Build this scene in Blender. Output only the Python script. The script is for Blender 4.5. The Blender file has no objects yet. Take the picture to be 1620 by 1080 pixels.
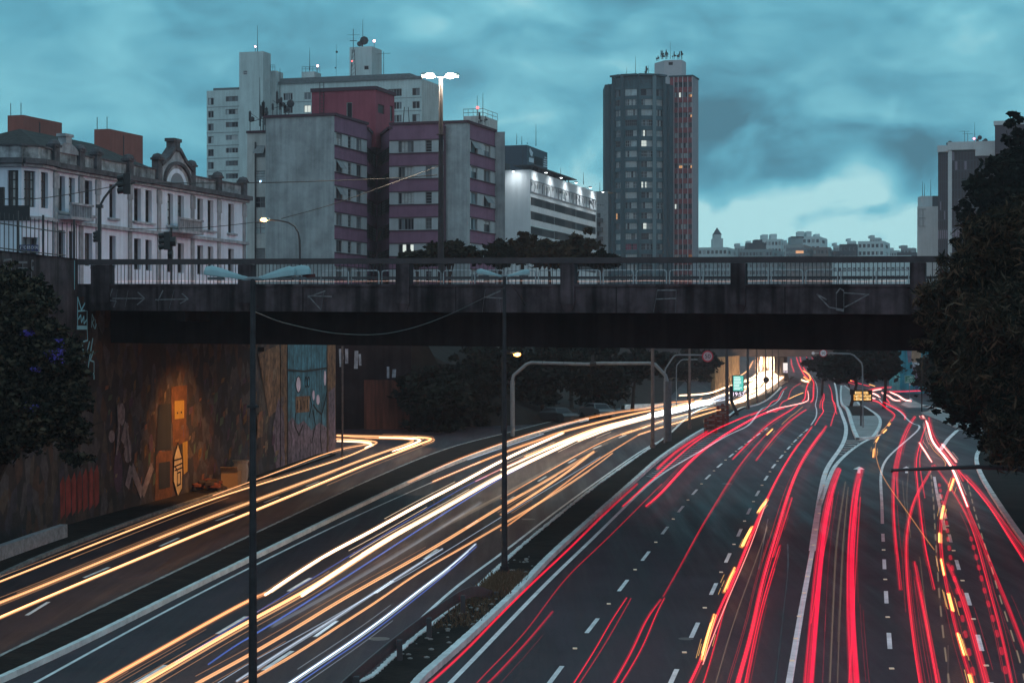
import bpy, bmesh, math, random
import numpy as np
from mathutils import Vector
random.seed(7); RNG = np.random.default_rng(11)
C = bpy.context.scene.collection
R = math.radians
FP = 3150.0          # focal length in pixels of the 1620 px wide photograph (70 mm on 36 mm)
CZ = 11.3            # eye height above datum

# ---------------------------------------------------------------- camera
cam = bpy.data.objects.new('camera', bpy.data.cameras.new('camera')); C.objects.link(cam)
cam.location = (0, 0, CZ); cam.rotation_euler = (R(90), 0, 0)
cam.data.lens = 70; cam.data.sensor_width = 36; cam.data.clip_end = 6000; cam.data.clip_start = 0.5
S = bpy.context.scene; S.camera = cam
S.view_settings.view_transform = 'Standard'; S.view_settings.look = 'None'
S.view_settings.exposure = 0.0; S.view_settings.gamma = 1.0
S.cycles.transparent_max_bounces = 64; S.cycles.max_bounces = 6
S.cycles.sample_clamp_indirect = 4; S.cycles.use_denoising = True
S.cycles.caustics_reflective = False; S.cycles.caustics_refractive = False

# soft lighter (+) and darker (-) banks of cloud: photo column, row, half width, half height, strength
SKYBLOBS = [(1270, 360, 330, 85, .75), (1200, 245, 300, 85, -.50), (1480, 270, 150, 70, -.40), (1370, 290, 80, 65, .55), (1385, 330, 40, 16, -.35), (880, 200, 190, 130, .40), (1120, 165, 200, 80, -.22), (560, 40, 260, 60, .12),
            (130, 110, 190, 90, .10), (1100, 40, 200, 60, .15), (900, 60, 150, 45, -.25), (860, 20, 120, 30, .1), (300, 60, 150, 70, -.15), (660, 40, 60, 30, .25), (1350, 395, 160, 26, -.12), (700, 300, 500, 200, .16), (1500, 130, 200, 60, -.2), (1560, 40, 160, 50, .2)]
# ---------------------------------------------------------------- world: overcast dusk sky
W = bpy.data.worlds.new('World'); S.world = W; W.use_nodes = True
nt = W.node_tree; N = nt.nodes; Lk = nt.links
for n in list(N): N.remove(n)
def nn(t, **k):
    n = N.new(t)
    for a, b in k.items(): setattr(n, a, b)
    return n
wout = nn('ShaderNodeOutputWorld'); bg = nn('ShaderNodeBackground')
Lk.new(bg.outputs[0], wout.inputs[0])
sky = nn('ShaderNodeTexSky', sky_type='NISHITA'); sky.sun_disc = False
sky.sun_elevation = R(2); sky.sun_rotation = R(200); sky.air_density = 2; sky.dust_density = 3
tc = nn('ShaderNodeTexCoord')
sep = nn('ShaderNodeSeparateXYZ'); Lk.new(tc.outputs['Generated'], sep.inputs[0])
def math_(op, a, b=None, c=None, clamp=False):
    m = nn('ShaderNodeMath', operation=op); m.use_clamp = clamp
    for i, v in enumerate((a, b, c)):
        if v is None: continue
        if isinstance(v, (int, float)): m.inputs[i].default_value = v
        else: Lk.new(v, m.inputs[i])
    return m.outputs[0]
def mixc(f, a, b):
    m = nn('ShaderNodeMix', data_type='RGBA')
    for s, v in ((0, f), (6, a), (7, b)):
        if isinstance(v, (int, float)): m.inputs[s].default_value = v
        elif isinstance(v, tuple): m.inputs[s].default_value = (*v, 1)
        else: Lk.new(v, m.inputs[s])
    return m.outputs[2]
def cloudnoise(scale, sz, detail, seed, dist=0.4):
    mp = nn('ShaderNodeMapping'); Lk.new(tc.outputs['Generated'], mp.inputs[0])
    mp.inputs['Scale'].default_value = (scale, scale, scale*sz); mp.inputs['Location'].default_value = (seed, seed*.7, seed*.3)
    t = nn('ShaderNodeTexNoise'); t.inputs['Scale'].default_value = 1; t.inputs['Detail'].default_value = detail
    t.inputs['Roughness'].default_value = .5; t.inputs['Distortion'].default_value = dist
    Lk.new(mp.outputs[0], t.inputs[0]); return t.outputs[0]
def dirof(px, py):
    v = Vector(((px-810)/FP, 1, -(py-540)/FP)); return v.normalized()
def blob(px, py, rx, ry):
    # soft patch of cloud round one direction of the sky (radii in photo pixels), edges broken by noise
    sx = math_('DIVIDE', sep.outputs[0], math_('MAXIMUM', sep.outputs[1], .05))
    sz_ = math_('DIVIDE', sep.outputs[2], math_('MAXIMUM', sep.outputs[1], .05))
    a = math_('MULTIPLY', math_('SUBTRACT', sx, (px-810)/FP), FP/rx)
    b = math_('MULTIPLY', math_('SUBTRACT', sz_, (540-py)/FP), FP/ry)
    d = math_('ADD', math_('MULTIPLY', a, a), math_('MULTIPLY', b, b))
    d = math_('ADD', d, math_('MULTIPLY', math_('SUBTRACT', wob, .5), 3.8))
    m = math_('SUBTRACT', 1, d, clamp=True)
    return math_('MULTIPLY', math_('MULTIPLY', m, m), math_('MULTIPLY_ADD', m, -2.0, 3.0))
wob = cloudnoise(16, 1.6, 5, 3.1)
big = cloudnoise(7, 2.2, 4, 9.3, .6)
fine = cloudnoise(22, 1.9, 7, 5.7, .8)
f = math_('ADD', math_('MULTIPLY', math_('SUBTRACT', big, .5), 1.7), math_('ADD', .66, math_('MULTIPLY', math_('SUBTRACT', fine, .5), .85)), clamp=True)
for (px, py, rx, ry, s) in SKYBLOBS:
    f = math_('ADD', f, math_('MULTIPLY', blob(px, py, rx, ry), s), clamp=False)
f = math_('MAXIMUM', math_('MINIMUM', f, 1.25), 0)
ramp = nn('ShaderNodeValToRGB'); Lk.new(math_('MULTIPLY', f, .8), ramp.inputs[0])
e = ramp.color_ramp.elements
e[0].position = 0; e[0].color = (.036, .165, .235, 1)
e[1].position = 1; e[1].color = (.40, .72, .76, 1)
for p_, c_ in ((.22, (.052, .245, .345)), (.45, (.088, .365, .485)), (.70, (.165, .51, .62))):
    q = e.new(p_); q.color = (*c_, 1)
front = ramp.outputs[0]
# the half of the sky behind the viewer still holds the mauve of the sunset
back = mixc(math_('MULTIPLY', math_('SUBTRACT', 1, sep.outputs[2]), .6, clamp=True), (.25, .45, .54), (.27, .36, .45))
tt = math_('MULTIPLY_ADD', sep.outputs[1], 2.4, -.55, clamp=True)
upd = math_('MULTIPLY_ADD', sep.outputs[2], -3.0, 2.0, clamp=True)
col = mixc(math_('MULTIPLY', tt, upd), back, front)
add = nn('ShaderNodeMix', data_type='RGBA', blend_type='ADD'); add.inputs[0].default_value = 1
skm = nn('ShaderNodeMix', data_type='RGBA', blend_type='MULTIPLY'); skm.inputs[0].default_value = 1
Lk.new(sky.outputs[0], skm.inputs[6]); skm.inputs[7].default_value = (.01, .01, .01, 1)
Lk.new(col, add.inputs[6]); Lk.new(skm.outputs[2], add.inputs[7])
Lk.new(add.outputs[2], bg.inputs[0]); bg.inputs[1].default_value = 1.22

# ---------------------------------------------------------------- the last light of the sun behind the clouds
sl = bpy.data.lights.new('sun', 'SUN'); sl.energy = .10; sl.angle = R(40); sl.color = (.85, .85, 1)
so = bpy.data.objects.new('sun', sl); C.objects.link(so); so.rotation_euler = (R(62), 0, R(-20)); so['kind'] = 'structure'

# ================================================================ geometry helpers
def smooth(t): t = min(1, max(0, t)); return t*t*(3-2*t)
def zg(Y):
    Y = min(Y, 580)
    return .0254*Y - 6*smooth((Y-160)/170)
def P(px, py, Y): return Vector(((px-810)/FP*Y, Y, CZ-(py-540)/FP*Y))
def zat(py, Y): return CZ-(py-540)/FP*Y
def yd(px, Y): return (px-810)/FP*Y
def GZ(px, py, h=0.0):
    k = (py-540)/FP; Y = 15.0; step = 2.0
    g = lambda Y: CZ-k*Y-zg(Y)-h
    while g(Y) > 0 and Y < 900: Y += step
    a, b = Y-step, Y
    for _ in range(25):
        m = (a+b)/2
        if g(m) > 0: a = m
        else: b = m
    return Vector(((px-810)/FP*a, a, zg(a)+h))
def G(px, py): return GZ(px, py, 0)
def walk(Pt, d, px):
    """distance along d from Pt at which the line crosses the sight plane of column px"""
    k = (px-810)/FP
    return (k*Pt[1]-Pt[0])/(d[0]-k*d[1])
def catmull(pts, n):
    out = []; m = len(pts)
    if m < 3: return [pts[0].lerp(pts[-1], i/n) for i in range(n+1)]
    for i in range(m-1):
        p0 = pts[i-1] if i else pts[0]*2-pts[1]; p1, p2 = pts[i], pts[i+1]; p3 = pts[i+2] if i+2 < m else pts[-1]*2-pts[-2]
        for j in range(n):
            t = j/n
            out.append(.5*((2*p1)+(p2-p0)*t+(2*p0-5*p1+4*p2-p3)*t*t+(3*p1-p0-3*p2+p3)*t**3))
    out.append(pts[-1]); return out

class MB:
    def __init__(s): s.v = []; s.f = []; s.m = []
    def face(s, pts, mi=0):
        b = len(s.v); s.v += [tuple(p) for p in pts]; s.f.append(tuple(range(b, b+len(pts)))); s.m.append(mi)
    def box(s, a, b, mi=0):
        x0, y0, z0 = a; x1, y1, z1 = b
        s.obox((x0, y0, z0), (x1-x0, 0, 0), (0, y1-y0, 0), (0, 0, z1-z0), mi)
    def obox(s, o, u, v, w, mi=0):
        o, u, v, w = Vector(o), Vector(u), Vector(v), Vector(w)
        p = [o, o+u, o+u+v, o+v, o+w, o+u+w, o+u+v+w, o+v+w]; b = len(s.v); s.v += [tuple(q) for q in p]
        for fc in ((0, 3, 2, 1), (4, 5, 6, 7), (0, 1, 5, 4), (1, 2, 6, 5), (2, 3, 7, 6), (3, 0, 4, 7)):
            s.f.append(tuple(b+i for i in fc)); s.m.append(mi)
    def beam(s, a, b, w, h, mi=0):
        """rectangular bar from a to b, w across, h tall"""
        a, b = Vector(a), Vector(b); d = (b-a); L = d.length
        if L < 1e-6: return
        d.normalize(); up = Vector((0, 0, 1)) if abs(d.z) < .95 else Vector((0, 1, 0))
        sd = d.cross(up).normalized(); up = sd.cross(d).normalized()
        s.obox(a-sd*w/2-up*h/2, d*L, sd*w, up*h, mi)
    def tube(s, path, r, n=8, mi=0, rz=None, cap=True):
        path = [Vector(p) for p in path]; rings = []; m = len(path)
        rr = r if isinstance(r, (list, tuple)) else [r]*m
        prev = None
        for i, p in enumerate(path):
            d = (path[min(i+1, m-1)]-path[max(i-1, 0)])
            d = d.normalized() if d.length > 1e-9 else Vector((0, 0, 1))
            if prev is None:
                up = Vector((0, 0, 1)) if abs(d.z) < .9 else Vector((0, 1, 0)); sd = d.cross(up).normalized()
            else:
                sd = prev-d*prev.dot(d)
                sd = sd.normalized() if sd.length > 1e-6 else d.orthogonal().normalized()
            prev = sd; u2 = sd.cross(d).normalized(); b = len(s.v)
            for k in range(n):
                a = 2*math.pi*k/n; s.v.append(tuple(p+sd*math.cos(a)*rr[i]+u2*math.sin(a)*rr[i]*(rz or 1)))
            rings.append(b)
        for i in range(m-1):
            for k in range(n):
                s.f.append((rings[i]+k, rings[i]+(k+1) % n, rings[i+1]+(k+1) % n, rings[i+1]+k)); s.m.append(mi)
        if cap:
            s.f.append(tuple(rings[0]+k for k in range(n))[::-1]); s.m.append(mi)
            s.f.append(tuple(rings[-1]+k for k in range(n))); s.m.append(mi)
    def prism(s, poly, z0, z1, mi=0):
        n = len(poly)
        ar = sum(poly[i][0]*poly[(i+1) % n][1]-poly[(i+1) % n][0]*poly[i][1] for i in range(n))
        if ar < 0: poly = poly[::-1]
        s.face([(p[0], p[1], z1) for p in poly], mi); s.face([(p[0], p[1], z0) for p in poly][::-1], mi)
        for i in range(n):
            a, b = poly[i], poly[(i+1) % n]; s.face([(a[0], a[1], z0), (b[0], b[1], z0), (b[0], b[1], z1), (a[0], a[1], z1)], mi)
    def ball(s, c, r, n=8, mi=0, sc=(1, 1, 1)):
        c = Vector(c); rings = []
        for i in range(1, n//2):
            th = math.pi*i/(n//2); b = len(s.v); rings.append(b)
            for k in range(n):
                a = 2*math.pi*k/n; s.v.append((c.x+r*sc[0]*math.sin(th)*math.cos(a), c.y+r*sc[1]*math.sin(th)*math.sin(a), c.z+r*sc[2]*math.cos(th)))
        t = len(s.v); s.v.append((c.x, c.y, c.z+r*sc[2])); s.v.append((c.x, c.y, c.z-r*sc[2]))
        for k in range(n): s.f.append((t, rings[0]+k, rings[0]+(k+1) % n)); s.m.append(mi)
        for k in range(n): s.f.append((t+1, rings[-1]+(k+1) % n, rings[-1]+k)); s.m.append(mi)
        for i in range(len(rings)-1):
            for k in range(n): s.f.append((rings[i]+k, rings[i+1]+k, rings[i+1]+(k+1) % n, rings[i]+(k+1) % n)); s.m.append(mi)
    def mesh(s, name, mats, off=(0, 0, 0), smooth=False):
        me = bpy.data.meshes.new(name); ox, oy, oz = off
        me.from_pydata([(a-ox, b-oy, c-oz) for a, b, c in s.v], [], s.f)
        for m in (mats if isinstance(mats, (list, tuple)) else [mats]): me.materials.append(m)
        if any(s.m): me.polygons.foreach_set('material_index', s.m)
        if smooth: me.polygons.foreach_set('use_smooth', [True]*len(s.f))
        me.update(); return me
    def build(s, name, mats, parent=None, off=None, smooth=False):
        if off is None: off = parent['_o'] if parent is not None and '_o' in parent else (0, 0, 0)
        o = bpy.data.objects.new(name, s.mesh(name, mats, off, smooth)); C.objects.link(o)
        if parent is not None: o.parent = parent
        return o

def tag(o, label=None, cat=None, group=None, kind=None):
    if label: o['label'] = label
    if cat: o['category'] = cat
    if group: o['group'] = group
    if kind: o['kind'] = kind
    return o
def thing(name, label, cat, loc, group=None):
    """empty at the base; its parts are given in world coordinates and shifted by '_o'"""
    o = bpy.data.objects.new(name, None); C.objects.link(o); o.location = tuple(loc); o.empty_display_size = .3
    o['_o'] = tuple(float(q) for q in loc); return tag(o, label, cat, group)
def single(name, mb, mats, label, cat, group=None, smooth=False):
    """thing that is one mesh, origin at its base"""
    xs = [v[0] for v in mb.v]; ys = [v[1] for v in mb.v]; zs = [v[2] for v in mb.v]
    off = (sum(xs)/len(xs), sum(ys)/len(ys), min(zs))
    o = bpy.data.objects.new(name, mb.mesh(name, mats, off, smooth)); C.objects.link(o); o.location = off
    return tag(o, label, cat, group)
def struct(name, mb, mats, smooth=False): return tag(mb.build(name, mats, smooth=smooth), kind='structure')
def copy_tree(o, parent=None):
    c = o.copy(); C.objects.link(c); c.parent = parent
    for ch in [q for q in bpy.data.objects if q.parent == o]: copy_tree(ch, c)
    return c

# ================================================================ materials
MT = {}
def mat(name, col, rough=.85, spec=.3, noise=0, nscale=2, col2=None, bump=0, bscale=20, metal=0, emit=None, es=0, streak=0, stretch=1):
    if name in MT: return MT[name]
    m = bpy.data.materials.new(name); m.use_nodes = True; t = m.node_tree; b = t.nodes['Principled BSDF']
    b.inputs['Base Color'].default_value = (*col, 1); b.inputs['Roughness'].default_value = rough
    b.inputs['Specular IOR Level'].default_value = spec; b.inputs['Metallic'].default_value = metal
    if emit: b.inputs['Emission Color'].default_value = (*emit, 1); b.inputs['Emission Strength'].default_value = es
    if noise or col2 or bump or streak:
        tx = t.nodes.new('ShaderNodeTexCoord')
        if noise or col2:
            mp = t.nodes.new('ShaderNodeMapping'); t.links.new(tx.outputs['Object'], mp.inputs[0]); mp.inputs['Scale'].default_value = (1, 1, 1/stretch)
            n = t.nodes.new('ShaderNodeTexNoise'); n.inputs['Scale'].default_value = nscale; n.inputs['Detail'].default_value = 6; n.inputs['Roughness'].default_value = .65
            t.links.new(mp.outputs[0], n.inputs[0])
            r = t.nodes.new('ShaderNodeValToRGB'); t.links.new(n.outputs[0], r.inputs[0])
            c2 = col2 or tuple(c*(1-noise) for c in col); c1 = col if col2 else tuple(min(1, c*(1+noise*.5)) for c in col)
            r.color_ramp.elements[0].position = .32; r.color_ramp.elements[0].color = (*c2, 1)
            r.color_ramp.elements[1].position = .68; r.color_ramp.elements[1].color = (*c1, 1)
            out = r.outputs[0]
            if streak:  # rain streaks running down
                mp2 = t.nodes.new('ShaderNodeMapping'); t.links.new(tx.outputs['Object'], mp2.inputs[0]); mp2.inputs['Scale'].default_value = (1.7, 1.7, .09)
                n2 = t.nodes.new('ShaderNodeTexNoise'); n2.inputs['Scale'].default_value = 1.3; n2.inputs['Detail'].default_value = 5; t.links.new(mp2.outputs[0], n2.inputs[0])
                r2 = t.nodes.new('ShaderNodeValToRGB'); t.links.new(n2.outputs[0], r2.inputs[0])
                r2.color_ramp.elements[0].position = .35; k = 1-streak; r2.color_ramp.elements[0].color = (k, k, k, 1); r2.color_ramp.elements[1].position = .6
                mx = t.nodes.new('ShaderNodeMix'); mx.data_type = 'RGBA'; mx.blend_type = 'MULTIPLY'; mx.inputs[0].default_value = 1
                t.links.new(out, mx.inputs[6]); t.links.new(r2.outputs[0], mx.inputs[7]); out = mx.outputs[2]
            t.links.new(out, b.inputs['Base Color'])
        if bump:
            n3 = t.nodes.new('ShaderNodeTexNoise'); n3.inputs['Scale'].default_value = bscale; n3.inputs['Detail'].default_value = 4; t.links.new(tx.outputs['Object'], n3.inputs[0])
            bp = t.nodes.new('ShaderNodeBump'); bp.inputs['Strength'].default_value = bump; bp.inputs['Distance'].default_value = .05
            t.links.new(n3.outputs[0], bp.inputs['Height']); t.links.new(bp.outputs[0], b.inputs['Normal'])
    MT[name] = m; return m
def glow(name, col, s):
    """light with nothing solid behind it: emission that lets the scene behind show through"""
    if name in MT: return MT[name]
    m = bpy.data.materials.new(name); m.use_nodes = True; t = m.node_tree
    for n in list(t.nodes): t.nodes.remove(n)
    o = t.nodes.new('ShaderNodeOutputMaterial'); e = t.nodes.new('ShaderNodeEmission'); tr = t.nodes.new('ShaderNodeBsdfTransparent'); a = t.nodes.new('ShaderNodeAddShader')
    e.inputs[0].default_value = (*col, 1); e.inputs[1].default_value = s
    t.links.new(e.outputs[0], a.inputs[0]); t.links.new(tr.outputs[0], a.inputs[1]); t.links.new(a.outputs[0], o.inputs[0]); MT[name] = m; return m
def lamp_mat(name, col, s):
    if name in MT: return MT[name]
    m = bpy.data.materials.new(name); m.use_nodes = True; t = m.node_tree
    for n in list(t.nodes): t.nodes.remove(n)
    o = t.nodes.new('ShaderNodeOutputMaterial'); e = t.nodes.new('ShaderNodeEmission'); e.inputs[0].default_value = (*col, 1); e.inputs[1].default_value = s
    t.links.new(e.outputs[0], o.inputs[0]); MT[name] = m; return m

def road_mat():
    m = bpy.data.materials.new('asphalt'); m.use_nodes = True; t = m.node_tree; b = t.nodes['Principled BSDF']; b.inputs['Specular IOR Level'].default_value = .22
    tx = t.nodes.new('ShaderNodeTexCoord')
    def nz(sc, scale, det, seed=0, rough=.6):
        mp = t.nodes.new('ShaderNodeMapping'); mp.inputs['Scale'].default_value = scale; mp.inputs['Location'].default_value = (seed, seed, 0); t.links.new(tx.outputs['Object'], mp.inputs[0])
        n = t.nodes.new('ShaderNodeTexNoise'); n.inputs['Scale'].default_value = sc; n.inputs['Detail'].default_value = det; n.inputs['Roughness'].default_value = rough; t.links.new(mp.outputs[0], n.inputs[0]); return n.outputs[0]
    def rmp(f, p0, c0, p1, c1, con=False):
        r = t.nodes.new('ShaderNodeValToRGB'); t.links.new(f, r.inputs[0]); e = r.color_ramp.elements; e[0].position = p0; e[0].color = (*c0, 1); e[1].position = p1; e[1].color = (*c1, 1)
        if con: r.color_ramp.interpolation = 'CONSTANT'
        return r.outputs[0]
    def mul(a, c):
        x = t.nodes.new('ShaderNodeMix'); x.data_type = 'RGBA'; x.blend_type = 'MULTIPLY'; x.inputs[0].default_value = 1; t.links.new(a, x.inputs[6]); t.links.new(c, x.inputs[7]); return x.outputs[2]
    base = rmp(nz(.35, (1, 1, 1), 8), .3, (.026, .018, .024), .7, (.050, .034, .043))
    tracks = rmp(nz(1.0, (1.1, .035, 1), 4, 3), .3, (.62, .62, .62), .65, (1.12, 1.12, 1.12))
    oil = rmp(nz(.8, (1, .25, 1), 7, 9, .75), .30, (.55, .55, .55), .42, (1, 1, 1))
    vo = t.nodes.new('ShaderNodeTexVoronoi'); vo.feature = 'F1'; mp = t.nodes.new('ShaderNodeMapping'); mp.inputs['Scale'].default_value = (.28, .06, 1); t.links.new(tx.outputs['Object'], mp.inputs[0]); t.links.new(mp.outputs[0], vo.inputs[0]); vo.inputs['Scale'].default_value = 1; vo.distance = 'CHEBYCHEV'
    patch = rmp(vo.outputs['Color'], .0, (.82, .82, .82), .75, (1.12, 1.12, 1.12))
    v2 = t.nodes.new('ShaderNodeTexVoronoi'); v2.feature = 'DISTANCE_TO_EDGE'; mp = t.nodes.new('ShaderNodeMapping'); mp.inputs['Scale'].default_value = (.22, .10, 1); t.links.new(tx.outputs['Object'], mp.inputs[0]); t.links.new(mp.outputs[0], v2.inputs[0])
    crack = rmp(v2.outputs['Distance'], .0015, (.55, .55, .55), .006, (1, 1, 1))
    grain = rmp(nz(14, (1, 1, 1), 3), .3, (.8, .8, .8), .7, (1.2, 1.2, 1.2))
    t.links.new(mul(mul(mul(mul(mul(base, tracks), oil), patch), crack), grain), b.inputs['Base Color'])
    t.links.new(rmp(nz(1.0, (1.1, .035, 1), 4, 3), .3, (.48, .48, .48), .65, (.72, .72, .72)), b.inputs['Roughness'])
    bp = t.nodes.new('ShaderNodeBump'); bp.inputs['Strength'].default_value = .3; bp.inputs['Distance'].default_value = .03; t.links.new(nz(18, (1, 1, 1), 4), bp.inputs['Height']); t.links.new(bp.outputs[0], b.inputs['Normal']); MT['asphalt'] = m; return m
asphalt = road_mat() if 1 else mat('asphalt', (.056, .040, .050), .62, .35, col2=(.040, .030, .037), nscale=.35, bump=.25, bscale=18)
paint = mat('road_paint', (.82, .82, .82), .6, .3, noise=.3, nscale=1.2)
paint_worn = mat('worn_road_paint', (.42, .41, .40), .7, .3, noise=.6, nscale=2.5)
kerb_m = mat('painted_kerb', (.72, .76, .76), .8, .2, noise=.3, nscale=1.0)
soil = mat('dark_soil', (.030, .023, .020), .95, .1, col2=(.012, .010, .009), nscale=.5, bump=.8, bscale=3)
pave = mat('paving', (.30, .30, .30), .85, .2, noise=.3, nscale=.6)
brownpave = mat('brown_paving', (.030, .021, .018), .9, .12, col2=(.010, .008, .008), nscale=.9, bump=.7, bscale=4)
concrete = mat('concrete', (.080, .062, .070), .9, .2, noise=.65, nscale=.9, streak=.75, bump=.2, bscale=4)
sooty = mat('sooty_shaded_concrete', (.028, .022, .024), .95, .1, noise=.5, nscale=.4, streak=.4)  # soot, deepened so the colour also holds the shade below the deck
dmetal = mat('dark_metal', (.035, .035, .04), .5, .4)
gmetal = mat('galvanised_metal', (.17, .19, .205), .5, .5, noise=.25, nscale=2)
pole_m = mat('weathered_pole', (.032, .030, .034), .7, .3, noise=.5, nscale=3)
leafd = mat('dark_leaves', (.018, .020, .014), .8, .05, col2=(.008, .010, .008), nscale=.8)
leafb = mat('brownish_leaves', (.060, .036, .020), .8, .05, col2=(.014, .018, .013), nscale=.45)
bark = mat('bark', (.05, .04, .035), .95, .1, noise=.4, nscale=5)
# ================================================================ ground
EX = Vector((.956, -.293, 0)); EY = Vector((.293, .956, 0))      # the city grid: along the overpass, across it
WALLPX = [(0, 867), (85, 839), (192, 810), (296, 782), (407, 754), (531, 710)]
WP = [Vector((-33, 20, 0)), Vector((-28, 50, 0)), Vector((-25, 72, 0))]+[G(*p) for p in WALLPX]
wy = [p.y for p in WP]; wx = [p.x for p in WP]; WEND = WP[-1]
XLp = [(0, -36), (20, -33.3), (WEND.y, WEND.x-.3), (WEND.y+.6, -75), (163, -75), (163.6, -8), (172, 6), (200, 9), (230, 12), (300, 22), (384, 33), (450, 42), (700, 60)]
XRp = [(0, 30), (80, 30), (110, 36), (150, 62), (200, 95), (300, 130), (345, 125), (384, 75), (450, 80), (700, 100)]
def xl(Y): 
    if Y < WEND.y: return float(np.interp(Y, wy, wx))-.3
    return float(np.interp(Y, [a for a, b in XLp], [b for a, b in XLp]))
def xr(Y): return float(np.interp(Y, [a for a, b in XRp], [b for a, b in XRp]))
def zup(Y): return 13.6+max(0, Y-170)*.012
g = MB(); rows = []
Ys = sorted(set([float(y) for y in np.concatenate([np.arange(2, 300, 3.0), np.arange(300, 720, 10.0)])]+[WEND.y, WEND.y+.6, 163.0, 163.6]))
rel = [-600, -300, -150, -80, -40, -25, -16, -11, -8, -5, -2.5, -1]
for Y in Ys:
    L, Rr = xl(Y), xr(Y); zb = zg(Y)-.12; up = max(zup(Y), zb+1) if Y < 450 else max(zup(Y), zb)
    row = []; sw = .8 if Y < 165 else 22
    for r in rel: row.append((L+r, Y, zb+(up-zb)*smooth(-r/sw)))
    for k in range(9): row.append((L+(Rr-L)*k/8, Y, zb))
    for r in rel[::-1]: row.append((Rr-r, Y, zb+(up-zb)*smooth(-r/24)))
    rows.append(row)
for i in range(len(rows)-1):
    for k in range(len(rows[0])-1): g.face([rows[i][k], rows[i][k+1], rows[i+1][k+1], rows[i+1][k]])
zt = rows[-1][0][2]
g.face([(-3000, 719, zt), (3000, 719, zt), (3000, 4500, zt), (-3000, 4500, zt)])
struct('ground', g, soil, smooth=True)

def sheet(name, L, Rr, off, m, th=0, Y0=None, Y1=None, step=2.5, kind='structure', mb=None):
    """strip of ground between two polylines (ground points), following the slope of the road; th>0 gives it a kerb face"""
    L = sorted(L, key=lambda p: p.y); Rr = sorted(Rr, key=lambda p: p.y)
    a = Y0 if Y0 is not None else max(L[0].y, Rr[0].y); b = Y1 if Y1 is not None else min(L[-1].y, Rr[-1].y)
    ys = list(np.arange(a, b, step))+[b]; own = mb is None; mb = mb or MB()
    fx = lambda Q, y: float(np.interp(y, [p.y for p in Q], [p.x for p in Q]))
    rs = [(fx(L, y), fx(Rr, y), y, zg(y)+off) for y in ys]
    for (l0, r0, y0, z0), (l1, r1, y1, z1) in zip(rs, rs[1:]):
        mb.face([(l0, y0, z0), (r0, y0, z0), (r1, y1, z1), (l1, y1, z1)])
        if th:
            mb.face([(r0, y0, z0), (r0, y0, z0-th), (r1, y1, z1-th), (r1, y1, z1)])
            mb.face([(l0, y0, z0-th), (l0, y0, z0), (l1, y1, z1), (l1, y1, z1-th)])
    if th:
        for (l0, r0, y0, z0) in (rs[0], rs[-1]): mb.face([(l0, y0, z0-th), (r0, y0, z0-th), (r0, y0, z0), (l0, y0, z0)])
    if own: return mb.build(name, m)
    return mb
def GP(pts): return [G(*p) for p in pts]
def dense(pts, step=2.0, curve=True):
    p = catmull(pts, 6) if curve and len(pts) > 2 else list(pts)
    out = [p[0]]
    for a, b in zip(p, p[1:]):
        n = max(1, int((b-a).length/step))
        for i in range(1, n+1): out.append(a.lerp(b, i/n))
    return out
def straighten(pts, n=45):
    q = dense(pts, 2.0)
    for _ in range(n): q = [q[0]]+[(q[i-1]+q[i]*2+q[i+1])/4 for i in range(1, len(q)-1)]+[q[-1]]
    return q
def mark(mb, pts, w, off=.006, curve=True, jitter=0, mi=0, th=0):
    """painted line (or kerb stone when th>0) laid along ground points"""
    q = dense(pts, 2.0, curve)
    if curve and len(q) > 12:
        for _ in range(8): q = [q[0]]+[(q[i-1]+q[i]*2+q[i+1])/4 for i in range(1, len(q)-1)]+[q[-1]]
    prev = None
    for i, p in enumerate(q):
        d = q[min(i+1, len(q)-1)]-q[max(i-1, 0)]; d.z = 0
        if d.length < 1e-6: continue
        d.normalize(); s = Vector((d.y, -d.x, 0)); hw = w/2*(1+random.uniform(-jitter, jitter))
        a = p-s*hw; b = p+s*hw; a = (a.x, a.y, zg(a.y)+off); b = (b.x, b.y, zg(b.y)+off)
        if prev:
            pa, pb = prev; mb.face([pa, pb, b, a], mi)
            if th:
                dn = lambda t: (t[0], t[1], t[2]-th)
                mb.face([pb, dn(pb), dn(b), b], mi); mb.face([dn(pa), pa, a, dn(a)], mi)
        prev = (a, b)

# road sheet: everything between the retaining walls
road = MB(); prev = None
for Y in [float(y) for y in np.concatenate([np.arange(3, 140, 4.0), [WEND.y, WEND.y+.7], np.arange(146, 162, 4.0), [163.0, 163.7], np.arange(168, 560, 5.0)])]:
    a = xl(Y)+.5; b = xr(Y)-1; r = [(a+(b-a)*k/6, Y, zg(Y)) for k in range(7)]
    if prev:
        for k in range(6): road.face([prev[k], prev[k+1], r[k+1], r[k]])
    prev = r
struct('road', road, asphalt, smooth=True)

# --- median between the ramp and the left carriageway (brown paving, painted kerb)
A_L = [(0, 1043), (259, 917), (393, 852), (540, 782), (659, 728), (715, 708), (745, 700), (800, 689), (870, 671), (930, 656)]
A_R = [(20, 1071), (100, 1036), (222, 974), (311, 926), (396, 889), (474, 847), (556, 808), (641, 767), (696, 741), (796, 704), (860, 683), (930, 664)]
def ext(pts, n=2.0):  # run the line on towards the viewer, below the frame
    return [pts[0]+(pts[0]-pts[1])*n]+pts
aL = straighten(ext(GP(A_L), .6), 60); aR = straighten(ext(GP(A_R), 2.0), 60)
tag(sheet('paved_median', aL, aR, .13, brownpave, .2), kind='structure')
k = MB(); mark(k, aR, .19, .19, th=.25, jitter=.08); struct('median_kerb', k, kerb_m)
k = MB(); mark(k, aL, .16, .138, jitter=.25); 
struct('median_edge_line', k, paint_worn)
# apron beyond the nose of the median, up to the dark slope
apr = [(650, 701), (720, 692), (790, 690)]
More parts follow.
